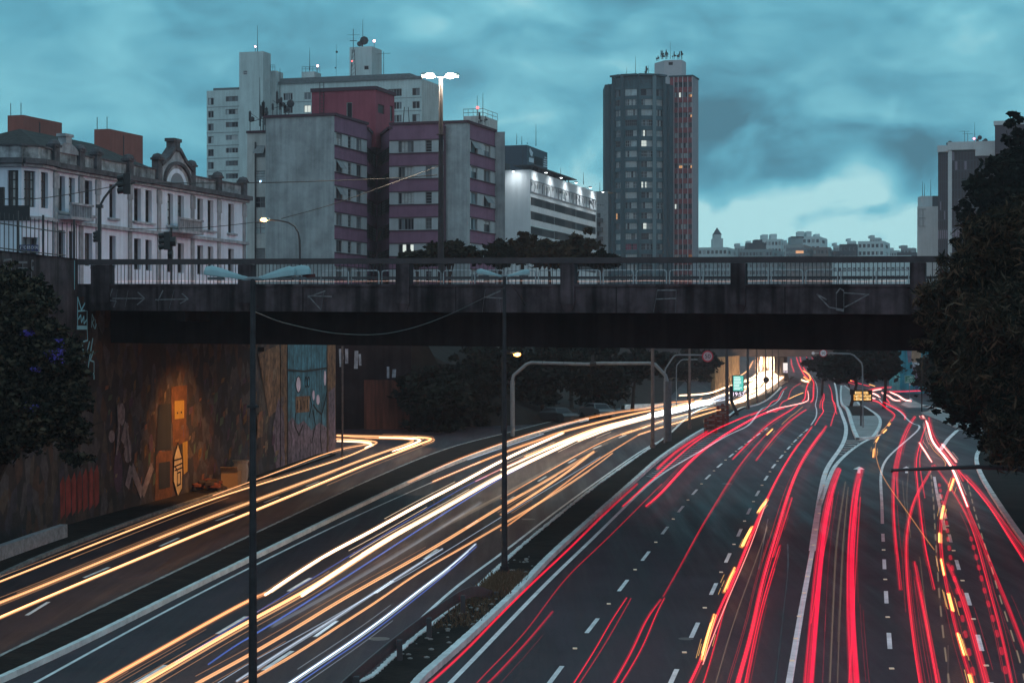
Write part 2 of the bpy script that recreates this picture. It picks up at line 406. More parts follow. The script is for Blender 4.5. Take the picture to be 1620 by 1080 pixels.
# --- central median
B_L = [(548, 1092), (585, 1078), (637, 1030), (696, 982), (763, 926), (793, 898), (815, 876), (863, 836), (940, 773), (1032, 708), (1073, 676), (1151, 641), (1225, 617), (1247, 604), (1251, 596)]
B_R = [(655, 1092), (665, 1079), (733, 1019), (770, 984), (826, 932), (865, 887), (939, 821), (1021, 747), (1047, 724), (1110, 682), (1160, 658), (1200, 639), (1236, 612), (1252, 600), (1256, 596)]
bL = straighten(ext(GP(B_L), 14), 14); bR = straighten(ext(GP(B_R), 14), 14)
tag(sheet('earth_median', bL, bR, .12, soil, .2), kind='structure')
k = MB(); bLk = [p for p in bL if p.y < 240]; mark(k, bLk, .17, .16, th=.2, jitter=.4)
mark(k, [p for p in bR if p.y < G(1110, 682).y+1], .24, .20, th=.3, jitter=.08); mark(k, GP([(1151, 662), (1200, 640), (1236, 613)]), .2, .16, th=.2)
struct('central_kerb', k, kerb_m)
# --- left kerb of the ramp, low retaining wall beside it
k = MB(); mark(k, straighten(GP([(-60, 945), (0, 909), (93, 870), (178, 838), (296, 795), (407, 763), (520, 722)]), 30), .18, .14, th=.2, jitter=.2)
struct('ramp_kerb', k, mat('worn_kerb', (.22, .22, .22), .9, .1, noise=.5, nscale=2))
fp = MB(); wallw = [p for p in WP if p.y > 60]
fpL = wallw; fpR = GP([(-60, 945), (0, 909), (93, 870), (178, 838), (296, 795), (407, 763), (531, 720)])
tag(sheet('footpath', fpL, fpR, .12, soil, .1), kind='structure')

# --- road markings
mk = MB()
mark(mk, straighten(ext(GP([(55, 1080), (159, 1022), (259, 967), (355, 918), (407, 892), (492, 848), (659, 772), (760, 730)]), 2.5), 60), .13)
mark(mk, ext(GP([(548, 1080), (630, 1013), (715, 932), (793, 876), (875, 812), (965, 747), (1032, 702), (1076, 682), (1150, 647)]), 3), .14)
mark(mk, ext(GP([(713, 1079), (780, 1010), (865, 921), (928, 861), (980, 810), (1039, 754), (1095, 721), (1158, 684), (1190, 667), (1215, 643), (1240, 618)]), 3), .17)
mark(mk, ext(GP([(1248.5, 1079), (1269, 958), (1285, 871)]), 1.2), .20, curve=False)
mark(mk, GP([(1285, 871), (1293, 815), (1307, 741), (1331, 708), (1339, 678), (1330, 650), (1324, 625), (1320, 604)]), .30)
mark(mk, GP([(1296, 800), (1313, 752), (1326, 730), (1359, 702), (1393, 687)]), .26)
mark(mk, GP([(1391, 631), (1398, 639), (1434, 662), (1453, 671), (1454, 678), (1443, 689), (1417, 711), (1400, 729), (1393, 752), (1395, 790), (1396, 828)]), .16)
mark(mk, GP([(1283, 672), (1292, 655), (1290, 640), (1293, 622), (1291, 606), (1284, 594)]), .12)
mark(mk, GP([(1478, 754), (1484, 790), (1495, 838)]), .16)
mark(mk, GP([(1515, 680), (1500, 694), (1487, 712)]), .3, curve=False); mark(mk, GP([(1515, 680), (1567, 681), (1620, 684)]), .25, curve=False)
def dashes(pts, gap_first=True, L=3.0, w=.14, cats=None, step=9.0):
    for p in pts:
        pass
def dash_at(px, py, ahead, L=3.0, w=.15):
    a = G(px, py); d = (G(*ahead)-a); d.z = 0; d.normalize(); mark(mk, [a-d*L/2, a+d*L/2], w, curve=False)
def dashline(pts, L=3.0, w=.15):
    for i, p in enumerate(pts):
        if i+1 < len(pts): dash_at(*p, pts[i+1], L, w)
        else: dash_at(*p, (2*p[0]-pts[i-1][0], 2*p[1]-pts[i-1][1]), L, w)
DL1 = [(810, 1165), (878, 1068), (937, 989), (986, 925.5), (1021.5, 879), (1052, 838.5), (1077, 805), (1099, 778), (1120, 754), (1138.5, 736), (1157, 720), (1171.5, 708), (1186, 697), (1200, 687), (1212, 678)]
DL2 = [(1020, 1168), (1064, 1073), (1099, 996), (1129, 931), (1151.5, 882), (1170, 842), (1185, 808), (1198.5, 780), (1212, 756), (1224, 737), (1236, 722), (1248, 708), (1258, 697), (1267, 688), (1276, 680)]
DL3 = [(1415, 1110), (1407, 1013), (1402, 944), (1399, 892), (1397, 850)]
DL4 = [(1572, 1095), (1550, 1016), (1531.5, 947), (1515, 893), (1503, 851), (1495, 815), (1487, 785)]
DLL = [(145, 1112), (233, 1069), (367, 988), (474, 924)]
DLR = [(440, 1044), (516, 994), (608, 928), (682, 876), (747, 829), (806, 790), (858, 757), (905, 729), (945, 707), (985, 690), (1020, 676)]
for D in (DL1, DL2, DL3, DL4): dashline(D)
dashline(DLL, 3.5); dashline(DLR, 3.2)
dashline([(60, 962), (153, 905), (268, 857), (356, 818), (430, 790), (495, 765)], 3)
# arrowheads
for (ax, ay, bx, by) in ((1359, 741, 1352, 990), (1434, 741, 1440, 990)):
    c = G(ax, ay); d = c-G(bx, by); d.z = 0; d.normalize(); sd = Vector((d.y, -d.x, 0)); q_ = lambda u, v: (lambda p: (p.x, p.y, zg(p.y)+.008))(c+sd*u+d*v)
    mk.face([q_(-.36, -.5), q_(.36, -.5), q_(0, 1.6)]); mk.face([q_(-.09, -3.2), q_(.09, -3.2), q_(.09, -.5), q_(-.09, -.5)])
# hatching beside the central kerb
hk = [G(1015+t*105, 752-t*68) for t in np.linspace(0, 1, 27)]
hl = [G(1040+t*112, 755-t*69) for t in np.linspace(0, 1, 27)]
for a, b in zip(hk, hl): mark(mk, [a+(b-a)*.3, b], .10, .005, curve=False)
struct('road_markings', mk, paint)
# chevron blocks of the gore, raised studs
bk = MB()
gl = GP([(1293, 815), (1307, 741), (1331, 708), (1339, 690)]); gr = GP([(1303, 815), (1313, 752), (1326, 730), (1372, 697)])
def xat(Q, y): Q = sorted(Q, key=lambda p: p.y); return float(np.interp(y, [p.y for p in Q], [p.x for p in Q]))
for y in np.arange(G(1293, 815).y+1, G(1339, 697).y, 2.1):
    a, b = xat(gl, y)+.25, xat(gr, y)-.25
    if b-a > .15: bk.obox((a, y, zg(y)+.002), (b-a, 0, 0), (0, .55, .014), (0, 0, .05))
struct('gore_blocks', bk, paint_worn)
# pale worn edge strip beside the gore
st = MB(); studs = []
def stud(px, py):
    c = G(px, py); st.obox((c.x-.07, c.y-.06, zg(c.y)), (.14, 0, 0), (0, .12, .003), (0, 0, .035))
for D in (DL1, DL2, DL3, DL4):
    for a, b in zip(D, D[1:]):
        pa, pb = G(*a), G(*b); m_ = (pa+pb)/2; k_ = (m_.x/m_.y*FP+810, 540+(CZ-zg(m_.y))*FP/m_.y); stud(*k_)
for (x, y) in ((1253, 1045), (1259, 1010), (1264, 975), (1272, 938), (1277, 912), (1283, 885), (1287, 862), (1291, 838), (1296, 812), (1300, 790), (1303, 768), (1307, 750)): stud(x, y)
stud_m = mat('reflective_stud', (.9, .75, .55), .3, .8, emit=(1, .8, .55), es=.12)  # weak emission imitates the glint of light thrown back by the studs
struct('road_studs', st, stud_m)
# tar patches and manholes
tp = MB()
for (x, y, r) in ((836, 821, .35), (930, 800, .3), (600, 1010, .35), (1150, 765, .3), (1085, 1010, .25)):
    c = G(x, y); tp.face([(c.x+r*math.cos(a), c.y+r*math.sin(a), zg(c.y+r*math.sin(a))+.007) for a in np.linspace(0, 2*math.pi, 13)[:-1]])
struct('manhole_covers', tp, mat('cast_iron', (.12, .10, .09), .5, .5))
cr = MB()
for pts in ([(1226, 1085), (1236, 1000), (1240, 960), (1247, 900), (1246, 860)], [(1540-40, 1085), (1500, 1020)], [(1200, 900), (1215, 820)]):
    mark(cr, GP(pts), .05, .005, jitter=.5)
struct('tar_seams', cr, mat('tar', (.02, .02, .022), .4, .4))

# --- island in the fork
iL = GP([(1357, 696), (1346, 667), (1332, 640), (1330, 625), (1331, 611)]); iR = GP([(1381, 694), (1391, 679), (1392, 663), (1372, 648), (1352, 628), (1336, 611)])
iL = [Vector((iL[1].x, iR[0].y, 0))]*0+iL
tag(sheet('traffic_island', iL, iR, .16, pave, .2), kind='structure')
k = MB(); mark(k, iL, .3, .2, th=.25); mark(k, iR, .26, .2, th=.25); mark(k, GP([(1357, 696), (1381, 694)]), .3, .2, th=.25, curve=False); struct('island_kerb', k, kerb_m)
k = MB(); sheet('x', GP([(1349, 662), (1338, 644)]), GP([(1384, 660), (1366, 644)]), .168, soil, mb=k); struct('island_soil_bed', k, soil)
# --- paving on the right, beyond the fork
pL = GP([(1428, 641), (1440, 650), (1470, 662), (1512, 679)]); pR = GP([(1440, 634), (1470, 648), (1503, 653), (1560, 668), (1640, 690)])
k = MB()
for a, b in zip(dense(GP([(1425, 641), (1462, 657), (1514, 679), (1560, 680), (1640, 684)]), 1, False), dense(GP([(1438, 633), (1465, 644), (1502, 650), (1560, 659), (1640, 672)]), 1, False)): pass
poly = GP([(1425, 641), (1462, 657), (1514, 679), (1570, 680), (1650, 684), (1650, 674), (1560, 661), (1520, 652), (1488, 650), (1462, 643), (1440, 632)])
bm = bmesh.new(); vs = [bm.verts.new((p.x, p.y, zg(p.y)+.15)) for p in poly]; bmf = bm.faces.new(vs); bmesh.ops.triangulate(bm, faces=[bmf])
ex_ = bmesh.ops.extrude_face_region(bm, geom=bm.faces[:]); bmesh.ops.translate(bm, vec=(0, 0, -.3), verts=[v for v in ex_['geom'] if isinstance(v, bmesh.types.BMVert)])
bmesh.ops.recalc_face_normals(bm, faces=bm.faces[:]); me = bpy.data.meshes.new('pavement'); bm.to_mesh(me); me.materials.append(pave)
o = bpy.data.objects.new('pavement', me); C.objects.link(o); tag(o, kind='structure')
k = MB(); mark(k, GP([(1440, 632), (1462, 643), (1488, 650), (1520, 652), (1560, 661), (1650, 676)]), .3, .22, th=.3); mark(k, GP([(1567, 700), (1550, 713), (1544, 728), (1550, 748.5), (1563, 773), (1589, 813), (1620, 858), (1700, 960)]), .26, .15, th=.2)
struct('right_kerb', k, kerb_m)
# planted verge on the right, inside the kerb
vL = GP([(1567, 702), (1552, 714), (1546, 728), (1552, 748.5), (1565, 773), (1591, 813), (1622, 858), (1702, 960)]); vL = sorted(vL, key=lambda p: p.y)
tag(sheet('verge', vL, [Vector((29.5, 50, 0)), Vector((30, 80, 0)), Vector((36, 110, 0)), Vector((54, 150, 0))], .1, soil, .1), kind='structure')

# ================================================================ retaining wall with murals (left)
def top_at(Y): return 15.28 if Y < 96.5 else 13.5
wall = thing('retaining_wall', 'tall mural-painted retaining wall that runs under the overpass beside the ramp', 'wall', WP[5])
def wallpt(Y, z, off=0):
    x = float(np.interp(Y, wy, wx)); x2 = float(np.interp(Y+.5, wy, wx)); d = Vector((x2-x, .5, 0)).normalized()
    n_ = Vector((d.y, -d.x, 0)); q = Vector((x, Y, z))+n_*off; return q
mw = MB(); ys = [20, 35, 50, 60, 70, 80]+list(np.arange(84, 96.4, 2))+[96.5]
ys2 = [96.51]+list(np.arange(98, WEND.y, 2))+[WEND.y]
for seg in (ys, ys2):
    for a, b in zip(seg, seg[1:]):
        zt_ = top_at(a+.001)
        f0 = [wallpt(a, zg(a)-.3), wallpt(b, zg(b)-.3), wallpt(b, zt_), wallpt(a, zt_)]
        b0 = [p+Vector((-.8, 0, 0)) for p in f0]
        mw.face(f0); mw.face(b0[::-1]); mw.face([f0[3], f0[2], b0[2], b0[3]])
e0 = [wallpt(WEND.y, zg(WEND.y)-.3), wallpt(WEND.y, 13.5)]; mw.face([e0[0], e0[0]+Vector((-.8, 0, 0)), e0[1]+Vector((-.8, 0, 0)), e0[1]])
e0 = [wallpt(96.5, 13.5), wallpt(96.5, 15.28)]; mw.face([e0[0], e0[0]+Vector((-.8, 0, 0)), e0[1]+Vector((-.8, 0, 0)), e0[1]])
# painted concrete: bands and blotches of faded mural colours with grime
wm = bpy.data.materials.new('mural_concrete'); wm.use_nodes = True; t = wm.node_tree; b = t.nodes['Principled BSDF']; b.inputs['Roughness'].default_value = .85
tx = t.nodes.new('ShaderNodeTexCoord'); mp = t.nodes.new('ShaderNodeMapping'); mp.inputs['Scale'].default_value = (.45, .45, .28); t.links.new(tx.outputs['Object'], mp.inputs[0])
vo = t.nodes.new('ShaderNodeTexVoronoi'); vo.inputs['Scale'].default_value = 3.4; t.links.new(mp.outputs[0], vo.inputs[0])
rp = t.nodes.new('ShaderNodeValToRGB'); rp.color_ramp.interpolation = 'CONSTANT'; t.links.new(vo.outputs['Color'], rp.inputs[0])
cols = [(.07, .05, .045), (.10, .07, .05), (.04, .03, .035), (.13, .11, .11), (.05, .025, .02), (.13, .06, .035), (.07, .06, .08), (.03, .025, .028), (.14, .10, .07)]
rp.color_ramp.elements[0].color = (*cols[0], 1); rp.color_ramp.elements[1].position = .12; rp.color_ramp.elements[1].color = (*cols[1], 1)
for i, c_ in enumerate(cols[2:]): q = rp.color_ramp.elements.new(.22+.1*i); q.color = (*c_, 1)
no = t.nodes.new('ShaderNodeTexNoise'); no.inputs['Scale'].default_value = 2.2; no.inputs['Detail'].default_value = 9; no.inputs['Roughness'].default_value = .7; t.links.new(tx.outputs['Object'], no.inputs[0])
r2 = t.nodes.new('ShaderNodeValToRGB'); r2.color_ramp.elements[0].position = .3; r2.color_ramp.elements[0].color = (.16, .14, .14, 1); r2.color_ramp.elements[1].position = .7; r2.color_ramp.elements[1].color = (.8, .8, .8, 1); t.links.new(no.outputs[0], r2.inputs[0])
mx = t.nodes.new('ShaderNodeMix'); mx.data_type = 'RGBA'; mx.blend_type = 'MULTIPLY'; mx.inputs[0].default_value = 1; t.links.new(rp.outputs[0], mx.inputs[6]); t.links.new(r2.outputs[0], mx.inputs[7]); t.links.new(mx.outputs[2], b.inputs['Base Color'])
mw.build('wall', wm, wall)
up = MB()   # grey concrete above, near the street
for seg in ([20, 50, 70, 84, 90, 96.5],):
    for a, b_ in zip(seg, seg[1:]): up.face([wallpt(a, 9.2, .03), wallpt(b_, 9.2, .03), wallpt(b_, 15.28, .03), wallpt(a, 15.28, .03)])
    for a, b_ in zip(seg, seg[1:]): up.face([wallpt(a, 15.29, .12), wallpt(b_, 15.29, .12), wallpt(b_, 15.29, -.9), wallpt(a, 15.29, -.9)])
up.build('parapet', concrete, wall)

def wq(px, py, off=.02):
    """point of the wall face seen in column px, row py"""
    k_ = (px-810)/FP
    lo, hi = 60.0, WEND.y
    fn = lambda Y: float(np.interp(Y, wy, wx))-k_*Y
    Y = lo
    while Y < hi and fn(Y)*fn(Y+.25) > 0: Y += .25
    a, b = Y, Y+.25
    for _ in range(20):
        m_ = (a+b)/2
        if fn(a)*fn(m_) <= 0: b = m_
        else: a = m_
    return wallpt(min(a, hi-.02), zat(py, min(a, hi-.02)), off)
def wpoly(mb, pts, off=.02, mi=0): mb.face([wq(x, y, off) for x, y in pts], mi)
def wstroke(mb, pts, w, off=.03, mi=0):
    q = [wq(x, y, off) for x, y in pts]
    for a, b in zip(q, q[1:]): mb.beam(a, b, .015, w, mi)
def ell(cx, cy, rx, ry, n=14): return [(cx+rx*math.cos(a), cy+ry*math.sin(a)) for a in np.linspace(0, 2*math.pi, n+1)[:-1]]
mural = lambda n, c, **k: mat('paint_'+n, c, .75, .25, noise=k.get('noise', .45), nscale=k.get('nscale', 1.4), streak=k.get('streak', .3))
blue = mural('blue', (.06, .19, .26), noise=.7, streak=.5); ochre = mural('ochre', (.26, .14, .075), noise=.8, nscale=2.2, streak=.6); mauve = mural('mauve', (.20, .15, .20), noise=.8, nscale=2.5, streak=.5); yell = mural('yellow', (.42, .26, .05), noise=.15)
rust = mural('rust', (.26, .10, .05)); blackp = mural('black', (.02, .02, .022), noise=.1); cream = mural('cream', (.60, .48, .30)); redp = mural('red', (.30, .05, .04)); grn = mural('green', (.10, .14, .08)); whitep = mural('pale', (.55, .60, .64)); tealp = mural('teal_spray', (.30, .60, .68), noise=.1, streak=0)
a = MB(); wpoly(a, [(455, 541), (516, 541), (516, 722), (455, 735)], .02); a.build('mural_panel', blue, wall)
a = MB(); wpoly(a, [(517, 541), (530, 541), (530, 716), (517, 719)], .02); wpoly(a, [(444, 541), (453, 541), (453, 738), (444, 742)], .02); a.build('painted_pilaster', ochre, wall)
a = MB(); wpoly(a, [(455, 668), (462, 660), (470, 672), (480, 665), (492, 680), (505, 668), (516, 676), (516, 721), (455, 734)], .03); wpoly(a, [(430, 680), (440, 628), (449, 655), (450, 735), (436, 742)], .03); wpoly(a, [(519, 620), (529, 612), (530, 715), (519, 718)], .035); a.build('mural_figure', mauve, wall)
a = MB(); wpoly(a, [(467, 627), (489, 626), (489, 651), (467, 653)], .035); wpoly(a, [(406, 656), (416, 655), (415, 690), (406, 693)], .03); wpoly(a, [(408, 560), (440, 545), (444, 560), (446, 640), (425, 660)], .028); a.build('mural_board', ochre, wall)
a = MB()
for (x, y, rx, ry) in ((471, 608, 3.5, 12), (495, 625, 1.8, 8), (502, 632, 2.6, 8), (513, 598, 1.8, 12)): wpoly(a, ell(x, y, rx, ry), .05)
a.build('mural_figure', mat('paint_lilac', (.62, .52, .62), .8, .2, noise=.3), wall)
a = MB()
for pts in ([(455, 585), (480, 587), (516, 582)], [(489, 626), (492, 640), (488, 660)], [(495, 640), (500, 648), (508, 655), (512, 640), (516, 620)], [(508, 655), (506, 690), (509, 720)], [(494, 648), (498, 672), (492, 700)], [(467, 653), (465, 672), (472, 688), (478, 672)], [(470, 633), (470, 647)], [(475, 633), (475, 648)], [(480, 633), (480, 647)], [(485, 632), (485, 646)], [(454, 541), (454, 735)], [(516.5, 541), (516.5, 720)], [(443, 548), (443, 740)]):
    wstroke(a, pts, .12, .05)
for c_ in ((471, 608, 3.8, 13), (483, 604, 1.8, 8), (487, 604, 1.8, 8)):
    p_ = ell(*c_); wstroke(a, p_+p_[:1], .07, .055)
a.build('mural_outline', blackp, wall)
a = MB(); wpoly(a, [(275, 634), (290, 633), (290, 661), (275, 663)], .05); wpoly(a, [(288, 700), (296, 697), (296, 745), (290, 750)], .03); a.build('mural_panel', yell, wall)
a = MB(); wpoly(a, [(270, 612), (295, 609), (294, 668), (271, 670)], .03); wpoly(a, [(246, 722), (250, 715), (272, 712), (272, 788), (244, 794)], .03); wpoly(a, [(272, 668), (294, 668), (292, 700), (273, 706)], .026); a.build('mural_panel', mat('paint_orange', (.125, .055, .025), .8, .2, noise=.5, nscale=2), wall)
a = MB(); wpoly(a, [(250, 640), (270, 638), (270, 708), (246, 714)], .035); wpoly(a, [(250, 732), (268, 729), (268, 770), (250, 774)], .045); a.build('painted_door', blackp, wall)
a = MB(); wpoly(a, [(274, 722), (280, 700), (287, 725), (287, 772), (280, 786), (273, 762)], .045); a.build('mural_figure', cream, wall)
a = MB()
for pts in ([(274, 722), (280, 700), (287, 725)], [(274, 728), (287, 724)], [(274, 738), (287, 732)], [(275, 744), (287, 739)], [(279, 748), (284, 746), (284, 765), (279, 768), (279, 748)], [(276, 738), (279, 745)], [(287, 725), (287, 772), (280, 786), (273, 762), (274, 722)]): wstroke(a, pts, .08, .06)
for c_ in ((279, 653, 1.1, 1.6), (285, 652, 1.1, 1.8)): wpoly(a, ell(*c_), .07)
a.build('mural_outline', blackp, wall)
a = MB()
for pts, in (([(200, 770), (207, 738), (224, 782), (240, 736)],), ([(193, 700), (200, 670), (206, 728)],), ([(186, 640), (188, 680), (184, 720)],)): wstroke(a, pts, .55, .03)
for (x, y, rx, ry) in ((201, 712, 6, 20), (192, 655, 5, 18), (176, 690, 5, 10)): wpoly(a, ell(x, y, rx, ry), .028)
a.build('mural_lettering', mat('paint_grey_lilac', (.26, .21, .22), .85, .2, noise=.5, nscale=3), wall)
a = MB()
for (x, y, rx, ry) in ((186, 745, 7, 34), (238, 700, 3.5, 14)): wpoly(a, ell(x, y, rx, ry), .026)
a.build('mural_figure', mat('paint_plum', (.10, .055, .085), .85, .2, noise=.4), wall)
a = MB()
for i in range(7): x = 94+i*9; wpoly(a, [(x, 765-i*3), (x+5, 752-i*3), (x+8, 768-i*3), (x+8, 812-i*3), (x+1, 822-i*3)], .03)
a.build('mural_lettering', redp, wall)
a = MB(); random.seed(3)
for i in range(210):   # columns of small painted motifs and tags
    x = random.uniform(158, 450); y = 795-(x-192)*.22-random.uniform(4, 190); h = random.uniform(4, 26); w_ = random.uniform(1.2, 6)
    if y < 600: continue
    wpoly(a, [(x, y), (x+w_, y-h*.3), (x+w_*1.2, y-h), (x+w_*.2, y-h*.8)], .021+i*.00006, i % 7)
a.build('mural_motifs', [rust, mat('paint_mud', (.13, .10, .10), .9, .1, noise=.6, nscale=3), grn, mat('paint_dull_cream', (.22, .16, .11), .9, .1, noise=.6, nscale=3), mat('paint_dark', (.03, .022, .022)), mat('paint_plum', (.1, .06, .08)), mat('paint_dull_ochre', (.20, .11, .05), .9, .1, noise=.5, nscale=3)], wall)
a = MB(); CR = lambda pts, w=.075: wstroke(a, [(x, y) for x, y in pts], w, .06)
CR([(121, 520), (121, 470), (127, 490), (136, 473), (136, 520), (120, 520)]); CR([(121, 492), (136, 491)]); CR([(122, 505), (126, 498), (127, 510), (131, 500), (131, 512), (136, 505)]); CR([(120, 517), (136, 517)], .12)
CR([(136, 520), (137, 538), (128, 541), (132, 572), (140, 540)]); CR([(145, 535), (137, 585)]); CR([(146, 555), (141, 570), (147, 572), (147, 590), (144, 592), (136, 590)]); CR([(147, 592), (147, 600)], .14)
CR([(143, 518), (144, 497), (147, 505), (144, 510), (148, 520)], .05); CR([(149, 505), (149, 520), (151, 512)], .05)
CR([(82, 458), (87, 428), (90, 413), (94, 425), (97, 456)], .06); CR([(116, 412), (116, 458)], .06); CR([(82, 452), (82, 458)], .14); CR([(97, 448), (97, 455)], .14)
CR([(73, 482), (78, 495), (76, 480), (80, 500)], .12); CR([(86, 478), (93, 474)], .14); CR([(89, 484), (93, 478)], .1)
a.build('graffiti', tealp, wall)
a = MB()
for x0, g_ in ((27, 'T'), (48, 'B'), (4, 'O')):
    if g_ == 'T': wstroke(a, [(x0, 415), (x0+14, 415)], .1, .06); wstroke(a, [(x0+7, 415), (x0+7, 440)], .1, .06); wstroke(a, [(x0, 424), (x0+14, 424)], .06, .06)
    elif g_ == 'B': wstroke(a, [(x0, 440), (x0, 412), (x0+10, 415), (x0, 425), (x0+12, 432), (x0, 440)], .09, .06)
    else: wstroke(a, [(x0, 438), (x0, 412), (x0+12, 410), (x0+12, 436), (x0, 438)], .09, .06)
wstroke(a, [(145, 440), (150, 440), (150, 447), (145, 447), (145, 440)], .07, .06); wstroke(a, [(144, 455), (144, 449), (147, 453), (150, 449), (150, 455)], .07, .06)
wstroke(a, [(137, 412), (143, 418), (141, 425)], .06, .06)
a.build('graffiti', mat('paint_faded', (.17, .17, .18), .9, .1), wall)
a = MB()  # black drawing of a figure on a wheel
p_ = ell(120, 548, 7, 17); wstroke(a, p_+p_[:1], .13, .06); wstroke(a, [(113, 508), (117, 528), (112, 555), (117, 557)], .2, .06); wstroke(a, [(108, 535), (120, 530)], .12, .06)
wpoly(a, ell(109, 511, 6, 4), .06); wstroke(a, [(104, 513), (116, 504)], .12, .06)
wpoly(a, [(84, 478), (100, 500), (92, 515), (84, 520)], .05)
a.build('graffiti', blackp, wall)
# low wall beside the ramp
lw = MB(); q = GP([(-120, 935), (0, 889), (60, 867), (101, 853)])
for a_, b_ in zip(q, q[1:]): lw.beam(a_+Vector((0, 0, .35)), b_+Vector((0, 0, .35)), .35, .7)
single('low_wall', lw, mat('whitewashed_block', (.30, .30, .32), .9, .1, noise=.4, nscale=3, bump=.5, bscale=6), 'short whitewashed kerb wall at the left edge below the mural wall', 'wall')
# back wall of the side street under the trees
bw = MB(); Yb = 162.6
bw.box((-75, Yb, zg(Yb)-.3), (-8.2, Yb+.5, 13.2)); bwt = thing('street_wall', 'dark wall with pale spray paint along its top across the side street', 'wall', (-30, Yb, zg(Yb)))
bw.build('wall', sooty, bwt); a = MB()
for i, (x, y0, y1, w_) in enumerate(((537, 552, 580, 4), (546, 552, 575, 5), (560, 555, 583, 6), (568, 560, 578, 4), (612, 580, 598, 4), (620, 584, 597, 6), (541, 556, 568, 3))):
    a.obox(P(x, y1, Yb-.03), (w_*.05, 0, 0), (0, .01, 0), (.05*(i % 3-1), 0, (y1-y0)*.052))
a.build('graffiti', mat('paint_pale_worn', (.34, .38, .42), .9, .1, noise=.6, nscale=1.5), bwt)
a = MB(); a.obox(P(576, 690, Yb-.04), (yd(648, Yb)-yd(576, Yb), 0, 0), (0, .02, 0), (0, 0, 4.6)); a.build('metal_gate', mat('rusty_sheet', (.16, .055, .035), .8, .3, noise=.6, nscale=1, streak=.6, stretch=6), bwt)

# fence on top of the wall
fn = thing('security_fence', 'tall steel bar fence on the parapet above the mural wall', 'fence', wallpt(90, 15.29, -.4))
nb = 0; y = 84.0
pts_ = []
rl = MB(); 
for zz in (15.45, 16.55): rl.tube([wallpt(v, zz, -.4) for v in np.arange(78, 97.1, 2)], .03, 6)
rl.build('rail', dmetal, fn)
bars = MB(); v = 78.0
while v < 97.6:
    p_ = wallpt(v, 15.29, -.4); bars.beam(p_, p_+Vector((0, 0, 1.75)), .035, .035); v += .52
bars.build('bars', dmetal, fn)
for v in (80.5, 85.5, 90.5, 93.6, 97.0):
    a = MB(); p_ = wallpt(v, 15.29, -.4); a.beam(p_, p_+Vector((0, 0, 1.95)), .09, .09); a.build('post', dmetal, fn)

# ================================================================ the overpass
NL = Vector((-20.2, 97, 0)); D_ = EX; NV = Vector((.293, .956, 0)); BW = 26.0; TL = 68.0
def bp(t, n, z): q = NL+D_*t+NV*n; return Vector((q.x, q.y, z-.0086*t))
def bt(px, n=0): o = NL+NV*n; return walk(o, D_, px)
ov = thing('overpass', 'long dark concrete road overpass crossing the whole picture above the traffic', 'bridge', bp(20, 0, 10))
def slab(mb, t0, t1, n0, n1, z0, z1, mi=0):
    p = [bp(t0, n0, z0), bp(t1, n0, z0), bp(t1, n1, z0), bp(t0, n1, z0), bp(t0, n0, z1), bp(t1, n0, z1), bp(t1, n1, z1), bp(t0, n1, z1)]
    b = len(mb.v); mb.v += [tuple(q) for q in p]
    for fc in ((0, 3, 2, 1), (4, 5, 6, 7), (0, 1, 5, 4), (1, 2, 6, 5), (2, 3, 7, 6), (3, 0, 4, 7)): mb.f.append(tuple(b+i for i in fc)); mb.m.append(mi)
a = MB(); slab(a, -2.5, TL, .36, BW-.36, 13.1, 13.7); a.build('deck', asphalt, ov)
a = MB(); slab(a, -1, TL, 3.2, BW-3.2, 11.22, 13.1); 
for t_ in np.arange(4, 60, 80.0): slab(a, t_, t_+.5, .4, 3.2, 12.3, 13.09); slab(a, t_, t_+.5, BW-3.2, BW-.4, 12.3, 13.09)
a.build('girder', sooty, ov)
a = MB(); slab(a, -2.5, TL, 0, .35, 12.8, 14.05); slab(a, -2.5, TL, -.06, .42, 13.98, 14.1); a.build('fascia', concrete, ov)
for t_ in np.arange(3.2, 60, 7.6): a = MB(); slab(a, t_, t_+.05, -.012, .2, 12.8, 13.97); a.build('expansion_joint', sooty, ov)
a = MB(); slab(a, -2.5, TL, BW-.35, BW, 12.8, 14.05); a.build('fascia', concrete, ov)
a = MB(); slab(a, -2.5, TL, .02, .34, 15.04, 15.3); a.build('handrail', mat('dark_painted_rail', (.06, .05, .055), .7, .3, noise=.3), ov)
a = MB(); slab(a, -2.5, TL, BW-.3, BW-.05, 15.1, 15.25); a.build('handrail', mat('dark_painted_rail', (.06, .05, .055)), ov)
POSTS = [-28/40, None]
tp_ = [bt(x) for x in (160, 388, 638, 898.5, 1168, 1452)]; sp = (tp_[-1]-tp_[0])/5; tp_ += [tp_[-1]+sp, tp_[-1]+2*sp, tp_[-1]+3*sp]
for i, t_ in enumerate(tp_):
    w_ = .33 if i else .5
    a = MB(); p = [bp(t_-w_, -.1, 14.1), bp(t_+w_, -.1, 14.1), bp(t_+w_, .38, 14.1), bp(t_-w_, .38, 14.1)]
    slab(a, t_-w_, t_+w_, -.12, .44, 13.2, 15.02); b_ = len(a.v)
    q1 = [bp(t_-w_, -.12, 13.2), bp(t_+w_, -.12, 13.2), bp(t_+w_*.5, -.02, 12.85), bp(t_-w_*.5, -.02, 12.85)]; a.face(q1)
    a.face([q1[0], q1[3], bp(t_-w_*.5, .1, 12.85), bp(t_-w_, .1, 13.2)]); a.face([q1[1], bp(t_+w_, .1, 13.2), bp(t_+w_*.5, .1, 12.85), q1[2]])
    a.build('post', concrete, ov)
